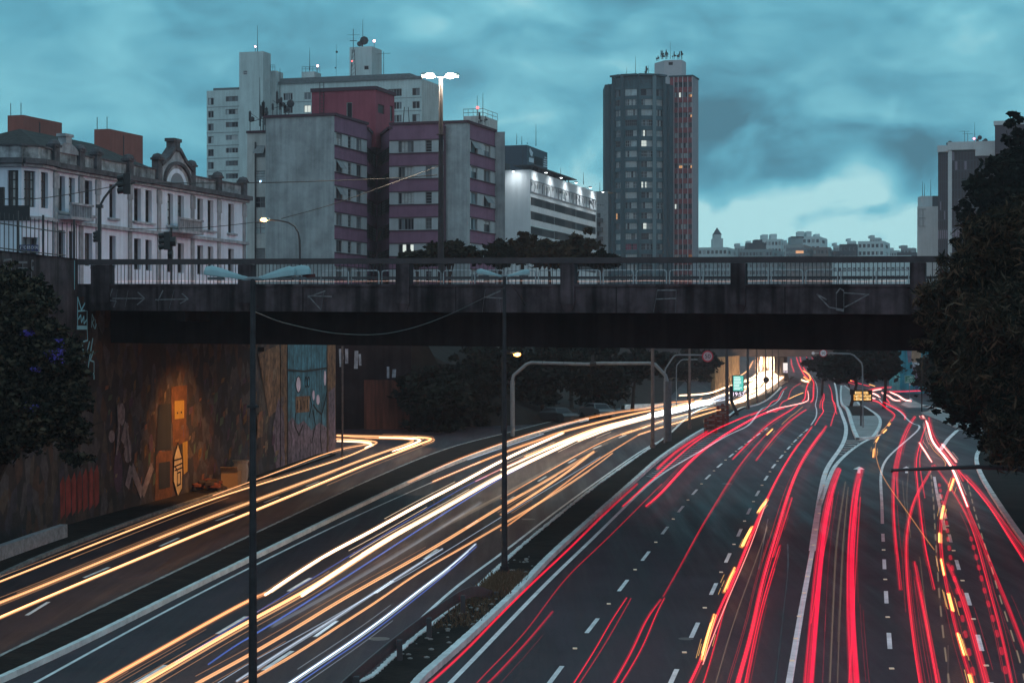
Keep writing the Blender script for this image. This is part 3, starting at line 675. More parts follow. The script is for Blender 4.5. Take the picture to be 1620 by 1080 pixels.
for t0_, t1_ in zip(tp_, tp_[1:]):
    a = MB(); n_ = int((t1_-t0_-.9)/.19)
    for k_ in range(n_):
        tt_ = t0_+.5+(t1_-t0_-1.0)*(k_+.5)/n_; a.beam(bp(tt_, .2, 14.08), bp(tt_, .2, 15.05), .028, .028)
    a.build('baluster_panel', dmetal, ov)
a = MB()
for tt_ in np.arange(0, 60, .42): a.beam(bp(tt_, BW-.2, 14.05), bp(tt_, BW-.2, 15.12), .03, .03)
a.build('baluster_panel', dmetal, ov)
# chalk-like graffiti on the fascia
def fq(px, py, off=.012):
    t_ = bt(px); q = NL+D_*t_; return Vector((q.x, q.y, zat(py, q.y)))-NV*off
def fstroke(mb, pts, w=.05):
    q = [fq(*p) for p in pts]
    for a_, b_ in zip(q, q[1:]): mb.beam(a_, b_, .012, w)
a = MB()
for pts in ([(178, 457), (172, 475), (183, 476), (186, 458)], [(184, 476), (180, 486)], [(178, 472), (228, 472)], [(203, 459), (198, 486)], [(218, 462), (229, 472), (217, 482)], [(246, 474), (298, 473)], [(258, 459), (250, 476)], [(276, 458), (268, 488)], [(288, 464), (298, 473), (285, 480)],
            [(487, 467), (508, 490)], [(488, 468), (525, 469)], [(513, 459), (508, 490)], [(487, 470), (515, 460)],
            [(768, 458), (763, 494)], [(790, 470), (792, 494)], [(766, 470), (798, 472)], [(770, 470), (792, 460)],
            [(1040, 459), (1034, 494)], [(1070, 459), (1069, 494)], [(1040, 459), (1070, 459)], [(1038, 473), (1069, 472)],
            [(1292, 465), (1308, 474)], [(1292, 465), (1312, 486), (1335, 490)], [(1323, 464), (1323, 490), (1335, 492)], [(1335, 459), (1335, 490)], [(1323, 464), (1329, 456), (1335, 460)], [(1335, 463), (1375, 466)], [(1375, 465), (1348, 480), (1336, 486)]):
    fstroke(a, pts, .055)
a.build('graffiti', mat('chalk', (.19, .19, .20), .95, .1, noise=.5, nscale=6), ov)
# abutment at the right end
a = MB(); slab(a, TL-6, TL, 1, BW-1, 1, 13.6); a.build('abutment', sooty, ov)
# pedestrian guardrail hoops on the near pavement
hoop_m = mat('hoop_rail_metal', (.42, .42, .44), .5, .5, noise=.2)
pave_k = MB(); slab(pave_k, -2, TL, .36, 2.4, 13.7, 13.85); slab(pave_k, -2, TL, BW-2.4, BW-.36, 13.7, 13.85); pave_k.build('sidewalk', pave, ov)
def hoop_mesh(L):
    h = MB(); r = .12; pth = [Vector((0, 0, 0)), Vector((0, 0, .93-r)), Vector((r*.3, 0, .93-r*.3)), Vector((r, 0, .93)), Vector((L-r, 0, .93)), Vector((L-r*.3, 0, .93-r*.3)), Vector((L, 0, .93-r)), Vector((L, 0, 0))]
    h.tube(pth, .028, 6); h.tube([Vector((0, 0, .22)), Vector((L, 0, .22))], .018, 5); return h.mesh('hoop', hoop_m)
hm = hoop_mesh(1.42); t_ = bt(508, 2.3); i = 0
names = ['first', 'second', 'third', 'fourth', 'fifth', 'sixth', 'seventh', 'eighth', 'ninth', 'tenth', 'eleventh', 'twelfth', 'thirteenth', 'fourteenth', 'fifteenth', 'sixteenth', 'seventeenth', 'eighteenth', 'nineteenth', 'twentieth']
while t_ < bt(1440, 2.3) and i < 20:
    p_ = bp(t_, 2.3, 13.86); o = bpy.data.objects.new('guardrail_hoop', hm); C.objects.link(o); o.location = p_; o.rotation_euler = (0, 0, math.atan2(D_.y, D_.x))
    tag(o, 'pale steel pedestrian hoop rail on the overpass, %s of the row counted from the left' % names[i], 'guardrail', 'hoop guardrails along the overpass pavement'); t_ += 1.56; i += 1

# ================================================================ second, farther overpass
Y2 = 384.0; ov2 = thing('overpass', 'low distant overpass that the red and white trails disappear under', 'bridge', (60, Y2, 4))
a = MB(); a.box((20, Y2, 8.35), (125, Y2+16, 9.9)); a.build('girder', mat('lit_concrete', (.12, .10, .10), .9, .1, noise=.3, nscale=.6), ov2)  # girder: lit copy of the concrete, the light put into its colour
a = MB(); a.box((20, Y2-.3, 9.9), (125, Y2, 11.4)); a.build('fascia', concrete, ov2)
for x0, x1 in ((26, 41), (84, 90)):
    a = MB(); a.box((x0, Y2-1, 2), (x1, Y2+17, 8.34)); a.build('abutment', mat('abutment_concrete', (.22, .17, .13), .9, .1, noise=.6, nscale=.7, streak=.5), ov2)
a = MB(); a.box((yd(1241, Y2), Y2+.5, 3), (yd(1246, Y2), Y2+15, 8.34)); a.build('pier', sooty, ov2)
# wing wall in front of the abutment, left
a = MB(); qa = G(1131, 604); qb = G(1172, 594)
a.obox((yd(1131, 330), 330, 2), (yd(1170, 384)-yd(1131, 330), 54, 0), (-.6, .6, 0), (0, 0, 6.6)); single('wing_wall', a, mat('ochre_lit_concrete', (.30, .20, .11), .9, .1, noise=.6, nscale=.8, streak=.5), 'ochre-lit concrete wing wall left of the distant overpass opening', 'wall')  # ochre glow on the wall is put into its concrete colour
# ================================================================ buildings
GL = {'dark': mat('glass_dark', (.014, .016, .022), .3, .15), 'sky': mat('glass_sky_toned', (.42, .50, .52), .3, .7, noise=.3, nscale=.7), 'curtain': mat('curtained_glass', (.46, .48, .48), .5, .5, noise=.35, nscale=1.5, stretch=.2),  # sky tones put the reflected sky into the glass colour
      'blind': mat('shutter_grey', (.24, .25, .26), .7, .3, noise=.2), 'warm': lamp_mat('window_lit_warm', (1, .50, .20), .75), 'white': lamp_mat('window_lit_white', (.85, .95, .88), .85), 'red': mat('curtain_red', (.25, .04, .09), .7, .2), 'dim': lamp_mat('window_lit_dim', (.75, .30, .10), .22)}
fr_m = mat('window_frame', (.20, .20, .21), .6, .3); frw_m = mat('window_frame_pale', (.50, .50, .50), .6, .3); frd_m = mat('window_frame_dark', (.06, .055, .055), .6, .3)
WM = {}
WR = random.Random(5)
PV = {'dark': ['dark', 'dark', 'sky2', 'dark', 'blind2'], 'sky': ['sky', 'sky', 'sky2', 'dark', 'curtain'], 'curtain': ['curtain', 'curtain', 'blind2', 'sky2'], 'white': ['white', 'white', 'dark', 'curtain'], 'warm': ['warm', 'warm', 'dim', 'dark'], 'dim': ['dim', 'dark'], 'red': ['red', 'red', 'dark'], 'blind': ['blind', 'blind2']}
GL['black'] = mat('glass_black', (.008, .009, .013), .4, .1); PV['black'] = ['black', 'black', 'black', 'dark', 'blind2']; GL['sky2'] = mat('glass_sky_toned_dim', (.13, .16, .18), .3, .4); GL['blind2'] = mat('shutter_dark', (.10, .105, .11), .7, .2)
def win_mesh(w, h, nm=2, nh=0, style='dark', frame=fr_m, half=None, fw=.06, d=.14):
    vr = WR.randrange(6); key = (round(w, 1), round(h, 1), nm, nh, style, frame.name, half, fw, vr)
    if key in WM: return WM[key]
    m = MB(); mats_ = [frame, GL[style], GL['curtain'] if style != 'curtain' else GL['blind']]; n_p = min(nm+1, 6)
    for i in range(n_p):
        g_ = GL[WR.choice(PV[style])]
        if g_ not in mats_: mats_.append(g_)
        m.face([(w*i/n_p, d, 0), (w*(i+1)/n_p, d, 0), (w*(i+1)/n_p, d, h), (w*i/n_p, d, h)], mats_.index(g_))
    if half:  # half drawn blind or curtain over part of the glass
        k, f_ = half
        if k == 'top': m.face([(0, d-.02, h*(1-f_)), (w, d-.02, h*(1-f_)), (w, d-.02, h), (0, d-.02, h)], 2)
        else: m.face([(w*f_, d-.02, 0), (w, d-.02, 0), (w, d-.02, h), (w*f_, d-.02, h)], 2)
    for x in [0]+[w*(i+1)/(nm+1)-fw/2 for i in range(nm)]+[w-fw]: m.box((x, d-.07, 0), (x+fw, d-.025, h))
    for z in [0]+[h*(i+1)/(nh+1)-fw/2 for i in range(nh)]+[h-fw]: m.box((0, d-.065, z), (w, d-.028, z+fw))
    me = m.mesh('window', mats_); WM[key] = me; return me
class Bd:
    def __init__(s, name, label, loc, cat='building', group=None):
        s.t = thing(name, label, cat, loc, group); s.w = MB(); s.o = Vector(s.t['_o']); s.mats = []
    def mi(s, m):
        if m not in s.mats: s.mats.append(m)
        return s.mats.index(m)
    def face(s, A, B, z0, z1, m, wins=(), depth=.18):
        """wall from A to B (left to right seen from outside); wins: (u0,u1,za,zb,dict) in metres along the wall"""
        A = Vector((A[0], A[1], 0)); B = Vector((B[0], B[1], 0)); d = (B-A); L = d.length; d.normalize(); inn = Vector((-d.y, d.x, 0)); mi = s.mi(m)
        wins = [w for w in wins if w[0] > .01 and w[1] < L-.01 and w[2] > z0+.01 and w[3] < z1-.01]
        us = sorted(set([0, L]+[round(w[0], 3) for w in wins]+[round(w[1], 3) for w in wins])); zs = sorted(set([z0, z1]+[round(w[2], 3) for w in wins]+[round(w[3], 3) for w in wins]))
        pt = lambda u, z, q=0: (A.x+d.x*u+inn.x*q, A.y+d.y*u+inn.y*q, z)
        if not wins: s.w.face([pt(0, z0), pt(L, z0), pt(L, z1), pt(0, z1)], mi)
        else:
            for za, zb in zip(zs, zs[1:]):
                run = None
                for ua, ub in zip(us, us[1:]):
                    uc, zc = (ua+ub)/2, (za+zb)/2
                    hole = any(w[0]-.002 < uc < w[1]+.002 and w[2]-.002 < zc < w[3]+.002 for w in wins)
                    if not hole: run = (run[0], ub) if run else (ua, ub)
                    if (hole or ub == us[-1]) and run: s.w.face([pt(run[0], za), pt(run[1], za), pt(run[1], zb), pt(run[0], zb)], mi); run = None
        ang = math.atan2(d.y, d.x)
        for w in wins:
            u0, u1, za, zb = w[:4]; k = w[4] if len(w) > 4 else {}
            for e_ in (((u0, za), (u1, za)), ((u1, za), (u1, zb)), ((u1, zb), (u0, zb)), ((u0, zb), (u0, za))):
                s.w.face([pt(*e_[0]), pt(*e_[0], depth), pt(*e_[1], depth), pt(*e_[1])], mi)
            nm_ = k.get('name', 'window'); kk = {q: v for q, v in k.items() if q not in ('name', 'awn')}
            o = bpy.data.objects.new(nm_, win_mesh(u1-u0, zb-za, d=depth-.01, **kk)); C.objects.link(o); o.parent = s.t
            o.location = Vector(pt(u0, za))-s.o; o.rotation_euler = (0, 0, ang)
            if k.get('awn'):
                a = MB(); ww = u1-u0; hh = (zb-za)*.9
                a.obox((0, 0, hh*1.1), (ww, 0, 0), (0, .03, 0), (0, -.55, -hh*.75)); o2 = bpy.data.objects.new('hinged_shutter', a.mesh('hinged_shutter', GL['blind'])); C.objects.link(o2); o2.parent = o
    def roof(s, pts, z, m): s.w.face([(p[0], p[1], z) for p in pts], s.mi(m))
    def box(s, A, du, L, dv, D, z0, z1, m):
        s.w.obox((A[0], A[1], z0), tuple(Vector(du)*L), tuple(Vector(dv)*D), (0, 0, z1-z0), s.mi(m))
    def part(s, name, mb, m, par=None):
        o = mb.build(name, m, None, tuple(s.o)); o.parent = par or s.t
        return o
    def done(s, name='wall'): return s.part(name, s.w, s.mats)
def rowsof(z_top, fh, n, h, drop): return [(z_top-drop-i*fh-h, z_top-drop-i*fh) for i in range(n)]
def U(A, d, px): return walk(A, d, px)     # metres along the wall to a photo column
def rs(r, opts): return r.choice(opts)

plaster = mat('old_plaster', (.66, .74, .84), .9, .2, noise=.12, nscale=.8, streak=.14); grime = mat('grimy_stone', (.10, .10, .11), .95, .1, noise=.6, nscale=1.2)
trimm = mat('weathered_trim', (.36, .39, .42), .9, .1, noise=.35, nscale=1.5, streak=.3)
tile = mat('dark_roof_tiles', (.05, .045, .045), .9, .2, noise=.5, nscale=3)
# ---- 1. old eclectic building
EV = Vector((.272, .962, 0)); EU = Vector((.962, -.272, 0))
A = Vector((yd(84, 135), 135, 0)); b1 = Bd('old_townhouse', 'long old two storey white building with ornate parapet and arched gable at the left', (A.x, A.y, 13.6))
Lf = U(A, EV, 389); B_ = A+EV*Lf
wu = [(92.5, 103, 'curtain'), (109, 118.6, 'curtain'), (134, 146, 'dark'), (173, 183, 'dark'), (212, 223, 'dark'), (230, 240, 'dark'), (265, 274, 'sky'), (281, 291, 'sky'), (312, 321.5, 'dark'), (328.5, 337.5, 'dark'), (361, 370, 'dark')]
ws = []
for a0, a1, st_ in wu:
    ws.append((U(A, EV, a0), U(A, EV, a1), 20.2, 22.6, dict(style=st_, nm=1, nh=3, frame=frd_m, fw=.09, name='window')))
    ws.append((U(A, EV, a0), U(A, EV, a1), 16.6, 18.9, dict(style='dark', nm=1, nh=1, frame=frd_m, fw=.09)))
b1.face(A, B_, 13.6, 23.3, plaster, ws, .35)
cur = [Vector((yd(-45, 134), 134, 0)), Vector((yd(0, 131.6), 131.6, 0)), Vector((yd(34, 131.5), 131.5, 0)), Vector((yd(62, 132.4), 132.4, 0)), Vector((yd(78, 133.8), 133.8, 0)), A]
for p, q in zip(cur, cur[1:]):
    d = (q-p).normalized(); L = (q-p).length; wz = []
    for a0, a1 in ((12, 29), (38, 56), (65, 76)):
        u0, u1 = U(p, d, a0), U(p, d, a1)
        if u0 > 0 and u1 < L: wz.append((u0, u1, 20.2, 22.6, dict(style='curtain', nm=2, nh=3, frame=frd_m, fw=.08)))
    if U(p, d, 38) > 0 and U(p, d, 38) < L: wz.append((max(.05, U(p, d, 36)), min(L-.05, U(p, d, 60)), 14, 18.2, dict(style='dark', nm=2, nh=0, frame=frd_m)))
    b1.face(p, q, 13.6, 23.3, plaster, wz, .3)
b1.face(B_, B_+EU*-14, 13.6, 23.3, plaster)
b1.face(B_-EU*14, A-EU*14, 13.6, 23.3, plaster); b1.face(A-EU*14, cur[0], 13.6, 23.3, plaster)
b1.roof(cur+[B_, B_-EU*14, A-EU*14], 23.35, tile)
b1.done()
line = cur+[B_]
def course(name, z0, z1, out, m, pts=line):
    a = MB()
    for p, q in zip(pts, pts[1:]):
        d = (q-p).normalized(); n_ = Vector((d.y, -d.x, 0)); a.obox(p+n_*.003+Vector((0, 0, z0)), q-p+d*out*.4, n_*out, (0, 0, z1-z0))
    return b1.part(name, a, m)
course('string_course', 19.35, 19.6, .28, trimm); course('cornice', 23.05, 23.4, .55, grime); course('cornice_band', 22.85, 23.04, .3, trimm)
a = MB()
for p, q in zip(line, line[1:]):
    d = (q-p).normalized(); n_ = Vector((d.y, -d.x, 0)); a.obox(p+Vector((0, 0, 23.42))-n_*.1, q-p, -n_*.35, (0, 0, .82))
b1.part('parapet', a, mat('stained_parapet', (.34, .35, .37), .9, .1, noise=.75, nscale=1.1, streak=.4))
a = MB()
for p, q in zip(line, line[1:]):
    d = (q-p).normalized(); n_ = Vector((d.y, -d.x, 0)); a.obox(p+Vector((0, 0, 24.24)), q-p, -n_*.5, (0, 0, .12))
b1.part('parapet_coping', a, grime)
for px in (87.5, 127.5, 154, 205, 251, 304, 346, 386):
    u_ = U(A, EV, px); p = A+EV*u_; a = MB(); n_ = Vector((EV.y, -EV.x, 0))
    a.obox(p-EV*.28+n_*.004+Vector((0, 0, 13.6)), EV*.56, n_*.08, (0, 0, 9.2)); a.obox(p-EV*.36+n_*.004+Vector((0, 0, 21.7)), EV*.72, n_*.13, (0, 0, 1.0)); b1.part('pilaster', a, trimm)
    a = MB(); zt_ = 24.5 if px not in (251, 304) else 25.0
    a.obox(p-EV*.36-n_*.4+Vector((0, 0, 23.42)), EV*.72, n_*.55, (0, 0, zt_-23.42)); a.obox(p-EV*.52-n_*.45+Vector((0, 0, zt_)), EV*1.04, n_*.7, (0, 0, .16)); a.ball(p-n_*.1+Vector((0, 0, zt_+.2)), .46, 8, 0, (1, 1, .75)); b1.part('pedestal', a, grime)
for a0, a1, st_ in wu:
    u0, u1 = U(A, EV, a0), U(A, EV, a1); n_ = Vector((EV.y, -EV.x, 0)); a = MB(); a.obox(A+EV*(u0-.3)+n_*.003+Vector((0, 0, 20.0)), EV*(u1-u0+.6), n_*.22, (0, 0, .16)); b1.part('window_sill', a, trimm)
# arched gable
n_ = Vector((EV.y, -EV.x, 0)); uc = U(A, EV, 277.5); u0, u1 = U(A, EV, 253), U(A, EV, 302); hw = (u1-u0)/2; uc = (u0+u1)/2
def gp_(u, z, o_=0): return A+EV*u+n_*o_+Vector((0, 0, z))
prof = [(-hw, 23.4), (hw, 23.4), (hw, 24.6), (hw*.55, 25.2), (hw*.16, 26.0), (-hw*.16, 26.0), (-hw*.55, 25.2), (-hw, 24.6)]
a = MB(); f0 = [gp_(uc+x, z, .1) for x, z in prof]; b0 = [gp_(uc+x, z, -.5) for x, z in prof]; a.face(f0); a.face(b0[::-1])
for i in range(8): a.face([f0[i], b0[i], b0[(i+1) % 8], f0[(i+1) % 8]])
gb = b1.part('gable', a, trimm)
a = MB(); arc = [(1.7*math.cos(t), 22.95+1.55*math.sin(t)) for t in np.linspace(0, math.pi, 15)]
for p, q in zip(arc, arc[1:]): a.beam(gp_(uc+p[0]*1.35, p[1]+.5, .2), gp_(uc+q[0]*1.35, q[1]+.5, .2), .2, .25)
o = b1.part('arch_moulding', a, grime, gb)
a = MB(); a.face([gp_(uc+x*1.1, z+.1, .12) for x, z in arc]); b1.part('tympanum', a, plaster, gb)
a = MB(); a.face([gp_(uc+x*.72, 23.3+(z-22.9)*.6, .15) for x, z in arc]); b1.part('lunette', a, mat('blind_lunette', (.20, .22, .25), .8), gb)
for (x, z) in prof[2:8]: pass
a = MB()
for p, q in zip(prof[2:], prof[3:]): a.beam(gp_(uc+p[0], p[1]+.1, -.15), gp_(uc+q[0], q[1]+.1, -.15), .8, .28)
a.obox(gp_(uc-.5, 25.9, -.55), EV*1.0, n_*.7, (0, 0, .8)); a.obox(gp_(uc-.7, 26.65, -.6), EV*1.4, n_*.8, (0, 0, .25)); b1.part('finial', a, grime, gb)
# second small gable nearer the corner
uc2 = U(A, EV, 107); prof2 = [(-2.2, 24.2), (2.2, 24.2), (1.6, 24.5), (.5, 24.9), (-.5, 24.9), (-1.6, 24.5)]
a = MB(); f0 = [gp_(uc2+x, z, .05) for x, z in prof2]; b0 = [gp_(uc2+x, z, -.5) for x, z in prof2]; a.face(f0); a.face(b0[::-1])
for i in range(6): a.face([f0[i], b0[i], b0[(i+1) % 6], f0[(i+1) % 6]])
a.obox(gp_(uc2-.4, 24.9, -.5), EV*.8, n_*.6, (0, 0, .45)); a.obox(gp_(uc2-.6, 25.35, -.55), EV*1.2, n_*.7, (0, 0, .2)); b1.part('gable', a, trimm)
# balconies
for px0, px1 in ((262, 300), (88, 124)):
    u0, u1 = U(A, EV, px0), U(A, EV, px1); a = MB(); a.obox(gp_(u0, 19.6, .29), EV*(u1-u0), n_*.9, (0, 0, .2)); 
    for i in range(int((u1-u0)/.35)): a.beam(gp_(u0+.1+i*.35, 19.8, 1.1), gp_(u0+.1+i*.35, 20.6, 1.1), .16, .1)
    a.obox(gp_(u0, 20.6, 1.0), EV*(u1-u0), n_*.22, (0, 0, .14)); b1.part('balcony', a, trimm)
# hip roof behind the corner parapet, shop signs below
a = MB(); rp_ = [A-EU*12.5+EV*1, A-EU*1.2+EV*1.5, A-EU*2+EV*24, A-EU*12.5+EV*24]; tp1, tp2 = A-EU*6.5+EV*7, A-EU*6.5+EV*18
bz = lambda p, z: (p.x, p.y, z)
a.face([bz(rp_[0], 24.2), bz(rp_[1], 24.2), bz(tp1, 26.6)]); a.face([bz(rp_[1], 24.2), bz(rp_[2], 24.2), bz(tp2, 26.6), bz(tp1, 26.6)]); a.face([bz(rp_[3], 24.2), bz(rp_[0], 24.2), bz(tp1, 26.6), bz(tp2, 26.6)]); a.face([bz(rp_[2], 24.2), bz(rp_[3], 24.2), bz(tp2, 26.6)])
b1.part('roof', a, tile)
def text(body, loc, rot, size, m, parent=None, name='lettering', align='CENTER', label=None):
    cu = bpy.data.curves.new(name, 'FONT'); cu.body = body; cu.size = size; cu.align_x = align; cu.extrude = .01; cu.space_line = .85
    cu.materials.append(m); o = bpy.data.objects.new(name, cu)
    dg = bpy.context.evaluated_depsgraph_get(); C.objects.link(o); dg.update(); me = bpy.data.meshes.new_from_object(o.evaluated_get(dg)); C.objects.unlink(o); bpy.data.objects.remove(o)
    me.name = name; ob = bpy.data.objects.new(name, me); C.objects.link(ob); ob.rotation_euler = rot
    if parent is not None: ob.parent = parent; ob.location = Vector(loc)-Vector(parent.get('_o', (0, 0, 0)))
    else: ob.location = loc
    if not me.materials: me.materials.append(m)
    return ob
a = MB(); p0 = P(29, 398, 131.2); a.obox(p0, (1.3, 0, 0), (0, .06, 0), (0, 0, .45)); sg = b1.part('shop_sign', a, mat('navy_sign', (.02, .03, .12), .5, .4))
sgt = MB()
text('AUTOESCOLA', P(45, 393.5, 131.15), (R(90), 0, 0), .26, mat('sign_white', (.7, .72, .75), .5), b1.t, 'lettering')
# ---- 2. two brown lift-tower blocks behind it
brown = mat('terracotta_render', (.30, .105, .085), .9, .1, noise=.12, nscale=.4, streak=.12)
for (pc, x0, x1, yt, Yc, lab) in ((37, 12, 98, 182, 260, 'plain windowless reddish brown block behind the old building roof, nearest the picture edge'), (173, 149, 226, 204, 262, 'plain windowless reddish brown block behind the old building roof, smaller and nearer the arched gable')):
    c = Vector((yd(pc, Yc), Yc, 0)); b = Bd('rooftop_block', lab, (c.x, c.y, 14), group=None); L = walk(c, -EX, x0); Dp = walk(c, EY, x1); z1 = zat(yt, Yc)
    b.face(c-EX*L, c, 14, z1, brown); b.face(c, c+EY*Dp, 14, z1, brown); b.face(c+EY*Dp, c+EY*Dp-EX*L, 14, z1, brown); b.roof([c-EX*L, c, c+EY*Dp, c+EY*Dp-EX*L], z1, brown); b.done()
    a = MB(); 
    for t_ in (.15, .8): p = c-EX*L*t_+Vector((0, 0, z1)); a.tube([p, p+Vector((0, 0, 1.6))], .05, 5)
    a.obox(c+EY*Dp*.55+Vector((0, 0, z1-6.4)), EY*1.6, (.05, 0, 0), (0, 0, .9)); b.part('mast', a, dmetal)
    a = MB(); a.obox(c+EY*Dp*.4+Vector((.03, 0, 14)), EY*.12, (.06, 0, 0), (0, 0, z1-14.5)); b.part('downpipe', a, dmetal)

# ---- 3. H-plan block with pink bands
bg_m = mat('rough_cast_grey', (.36, .395, .41), .95, .1, noise=.3, nscale=.5, streak=.22, bump=.3, bscale=5); pk = mat('mauve_render', (.235, .125, .19), .9, .1, noise=.15, nscale=.6, streak=.12); crm = mat('cream_render', (.44, .475, .49), .9, .1, noise=.12, nscale=.8, streak=.12); trm = mat('mauve_trim', (.085, .05, .065), .9, .1)
Y0 = 212.0; A = Vector((yd(529, Y0), Y0, 0)); Lf = walk(A, -EX, 420.5); FH = 2.85; ZT = zat(183, Y0)
b3 = Bd('apartment_block', 'grey apartment block with mauve bands and recessed middle before the pale tower block', (A.x, A.y, 14))
b3.face(A-EX*Lf, A, 10, ZT, bg_m)
def banded(A, d, L, zt, wins, n=6, first=1.75, hgt=1.35):
    """cream window bands alternating with mauve spandrels"""
    z = zt; ws_ = []
    for i in range(n):
        zb = zt-first-i*FH
        for (x0, x1, sty) in wins:
            u0, u1 = (walk(A, d, x0), walk(A, d, x1))
            s_ = dict(sty[i % len(sty)]) if isinstance(sty, list) else dict(sty); hh = s_.pop('h', hgt-.08)
            if u0 > .02 and u1 < L-.02: ws_.append((u0, u1, zb-.04-hh, zb-.04, s_))
    zc = zt; 
    for i in range(n):
        zb = zt-first-i*FH; b3.face(A, A+d*L, zb, zc, pk); b3.face(A, A+d*L, zb-hgt, zb, crm, [w for w in ws_ if w[2] >= zb-hgt-.03 and w[3] <= zb], .2); zc = zb-hgt
        b3.w.obox(A+Vector((d.y, -d.x, 0))*.003+Vector((0, 0, zb)), d*L, Vector((d.y, -d.x, 0))*.08, (0, 0, .10), b3.mi(trm)); b3.w.obox(A+Vector((d.y, -d.x, 0))*.003+Vector((0, 0, zb-hgt-.12)), d*L, Vector((d.y, -d.x, 0))*.12, (0, 0, .12), b3.mi(trm))
    b3.face(A, A+d*L, 10, zc, pk)
L1 = walk(A, EY, 580.5)
dk = dict(style='dark', nm=2); 
banded(A+EY*.001, EY, L1, ZT, [(532, 541.5, [dict(style='curtain', nm=1, half=('top', .4)), dict(style='dark', nm=1, awn=1), dict(style='dark', nm=1, awn=1), dict(style='dark', nm=1), dict(style='dark', nm=1)]), (550.5, 556, dict(style='dark', nm=0, nh=2)), (564, 572, [dict(style='curtain', nm=2), dk, dk, dict(style='sky', nm=2), dk])])
C1 = A+EY*L1; L2 = walk(C1, EX, 598); C2 = C1+EX*1.1
P2 = Vector((yd(616, 221), 221, 0))   # start of right wing
# recessed stair part: dark louvred bays
C1b = C1+EX*0; M1 = Vector((yd(596, 231.5), 231.5, 0)); 
ZR = ZT-.5
for (a_, b_) in ((C1, M1), (M1, P2)):
    d = (b_-a_).normalized(); L = (b_-a_).length; wz = []
    for i in range(6): zb = ZR-1.9-i*FH; wz.append((.15, L-.15, zb-1.55, zb, dict(style='dark' if i != 4 else 'dark', nm=2, nh=4, fw=.05, frame=frd_m, name='stair_window')))
    b3.face(a_, b_, 10, ZR, pk, wz, .15)
R1 = P2; Lr = walk(R1, EX, 704); R2 = R1+EX*Lr; Lq = walk(R2, EX, 739); R3 = R2+EX*Lq; ZR2 = zat(195.5, R2.y)
banded(R1, EX, Lr, ZR2, [(630, 654.5, [dict(style='curtain', nm=4), dk | dict(nm=4, half=('side', .4)), dict(style='dark', nm=4, half=('side', .2)), dict(style='dark', nm=4), dict(style='white', nm=3, half=None)]), (673, 683, [dict(style='sky', nm=0, nh=3), dict(style='dark', nm=1, nh=2)])])
b3.face(R2, R3, 10, ZR2, crm if 0 else bg_m); Ls = walk(R3, EY, 783); Lp = walk(R3, EY, 743.5)
b3.face(R3, R3+EY*Lp, 10, ZR2, bg_m); R3b = R3+EY*Lp
banded(R3b, EY, Ls-Lp, ZR2, [(745, 755.5, [dict(style='sky', nm=0, awn=1), dict(style='dark', nm=1, half=('top', .4)), dict(style='dark', nm=1), dict(style='sky', nm=1)]), (765.5, 776, [dict(style='dark', nm=1, half=('top', .5)), dict(style='dark', nm=1), dict(style='dark', nm=1, awn=1), dict(style='dark', nm=1, half=('top', .3))])])
R4 = R3+EY*Ls; b3.face(R4, R4+EX*1.2, 10, ZR2, bg_m)
b3.roof([A-EX*Lf, A, C1, C1-EX*Lf], ZT, bg_m); b3.roof([R1, R3, R4, R4-EX*(Lr+Lq)], ZR2, bg_m); b3.roof([C1-EX*Lf, M1, R1+EY*24, C1-EX*Lf+EY*20], ZR-.02, bg_m)
b3.done()
a = MB(); 
for p, q, z in ((A-EX*(Lf+.2), A+EX*.1, ZT), (A, C1, ZT), (C1, M1, ZR), (M1, P2, ZR), (R1, R3, ZR2), (R3, R4, ZR2)):
    d = (q-p).normalized(); n_ = Vector((d.y, -d.x, 0)); a.obox(p+n_*.18+Vector((0, 0, z+.003)), q-p+d*.18, -n_*.7, (0, 0, .28))
b3.part('coping', a, trm)
a = MB(); a.box((R2.x-.15, R2.y-.4, 10), (R2.x+.1, R2.y-.1, ZR2-.3)); b3.part('downpipe', a, trm)
# red penthouse and water tank room on its roof
rd = mat('red_render', (.30, .08, .11), .9, .1, noise=.15, nscale=.6, streak=.15); Yp = 226.0; c = Vector((yd(594, Yp), Yp, 0)); Lp_ = walk(c, -EX, 493); Dp = walk(c, EY, 624); zt_ = zat(142, Yp)
b = MB(); w_ = Bd.__new__(Bd); w_.t = b3.t; w_.w = MB(); w_.o = b3.o; w_.mats = []
w_.face(c-EX*Lp_, c, ZT-2, zt_, rd, [(walk(c-EX*Lp_, EX, 548), walk(c-EX*Lp_, EX, 557), zat(185, Yp), zat(160.5, Yp), dict(style='sky', nm=0, frame=frw_m, name='stair_window'))])
w_.face(c, c+EY*Dp, ZT-2, zt_, rd, [(walk(c, EY, 598), walk(c, EY, 608), zat(177, Yp), zat(163, Yp), dict(style='dark', nm=0, nh=4, frame=frd_m)), (walk(c, EY, 617), walk(c, EY, 621.5), zat(192, Yp+5), zat(168, Yp+5), dict(style='dark', nm=0, frame=frd_m, name='door'))])
w_.roof([c-EX*Lp_, c, c+EY*Dp, c+EY*Dp-EX*Lp_], zt_-.05, rd); ph = w_.done('penthouse')
a = MB()
for p, q in ((c-EX*(Lp_+.1), c), (c, c+EY*(Dp+.1))): d = (q-p).normalized(); n_ = Vector((d.y, -d.x, 0)); a.obox(p+n_*.15+Vector((0, 0, zt_)), q-p+d*.15, -n_*.5, (0, 0, .4))
b3.part('coping', a, trm, ph)
a = MB(); p = c-EX*Lp_+EX*walk(c-EX*Lp_, EX, 505)+Vector((.1, -.3, 0))
for dx in (0, .45): a.tube([p+Vector((dx, 0, ZT-.5)), p+Vector((dx, 0, zt_+1))], .04, 4)
for z in np.arange(ZT, zt_+.8, .35): a.beam(p+Vector((0, 0, z)), p+Vector((.45, 0, z)), .04, .04)
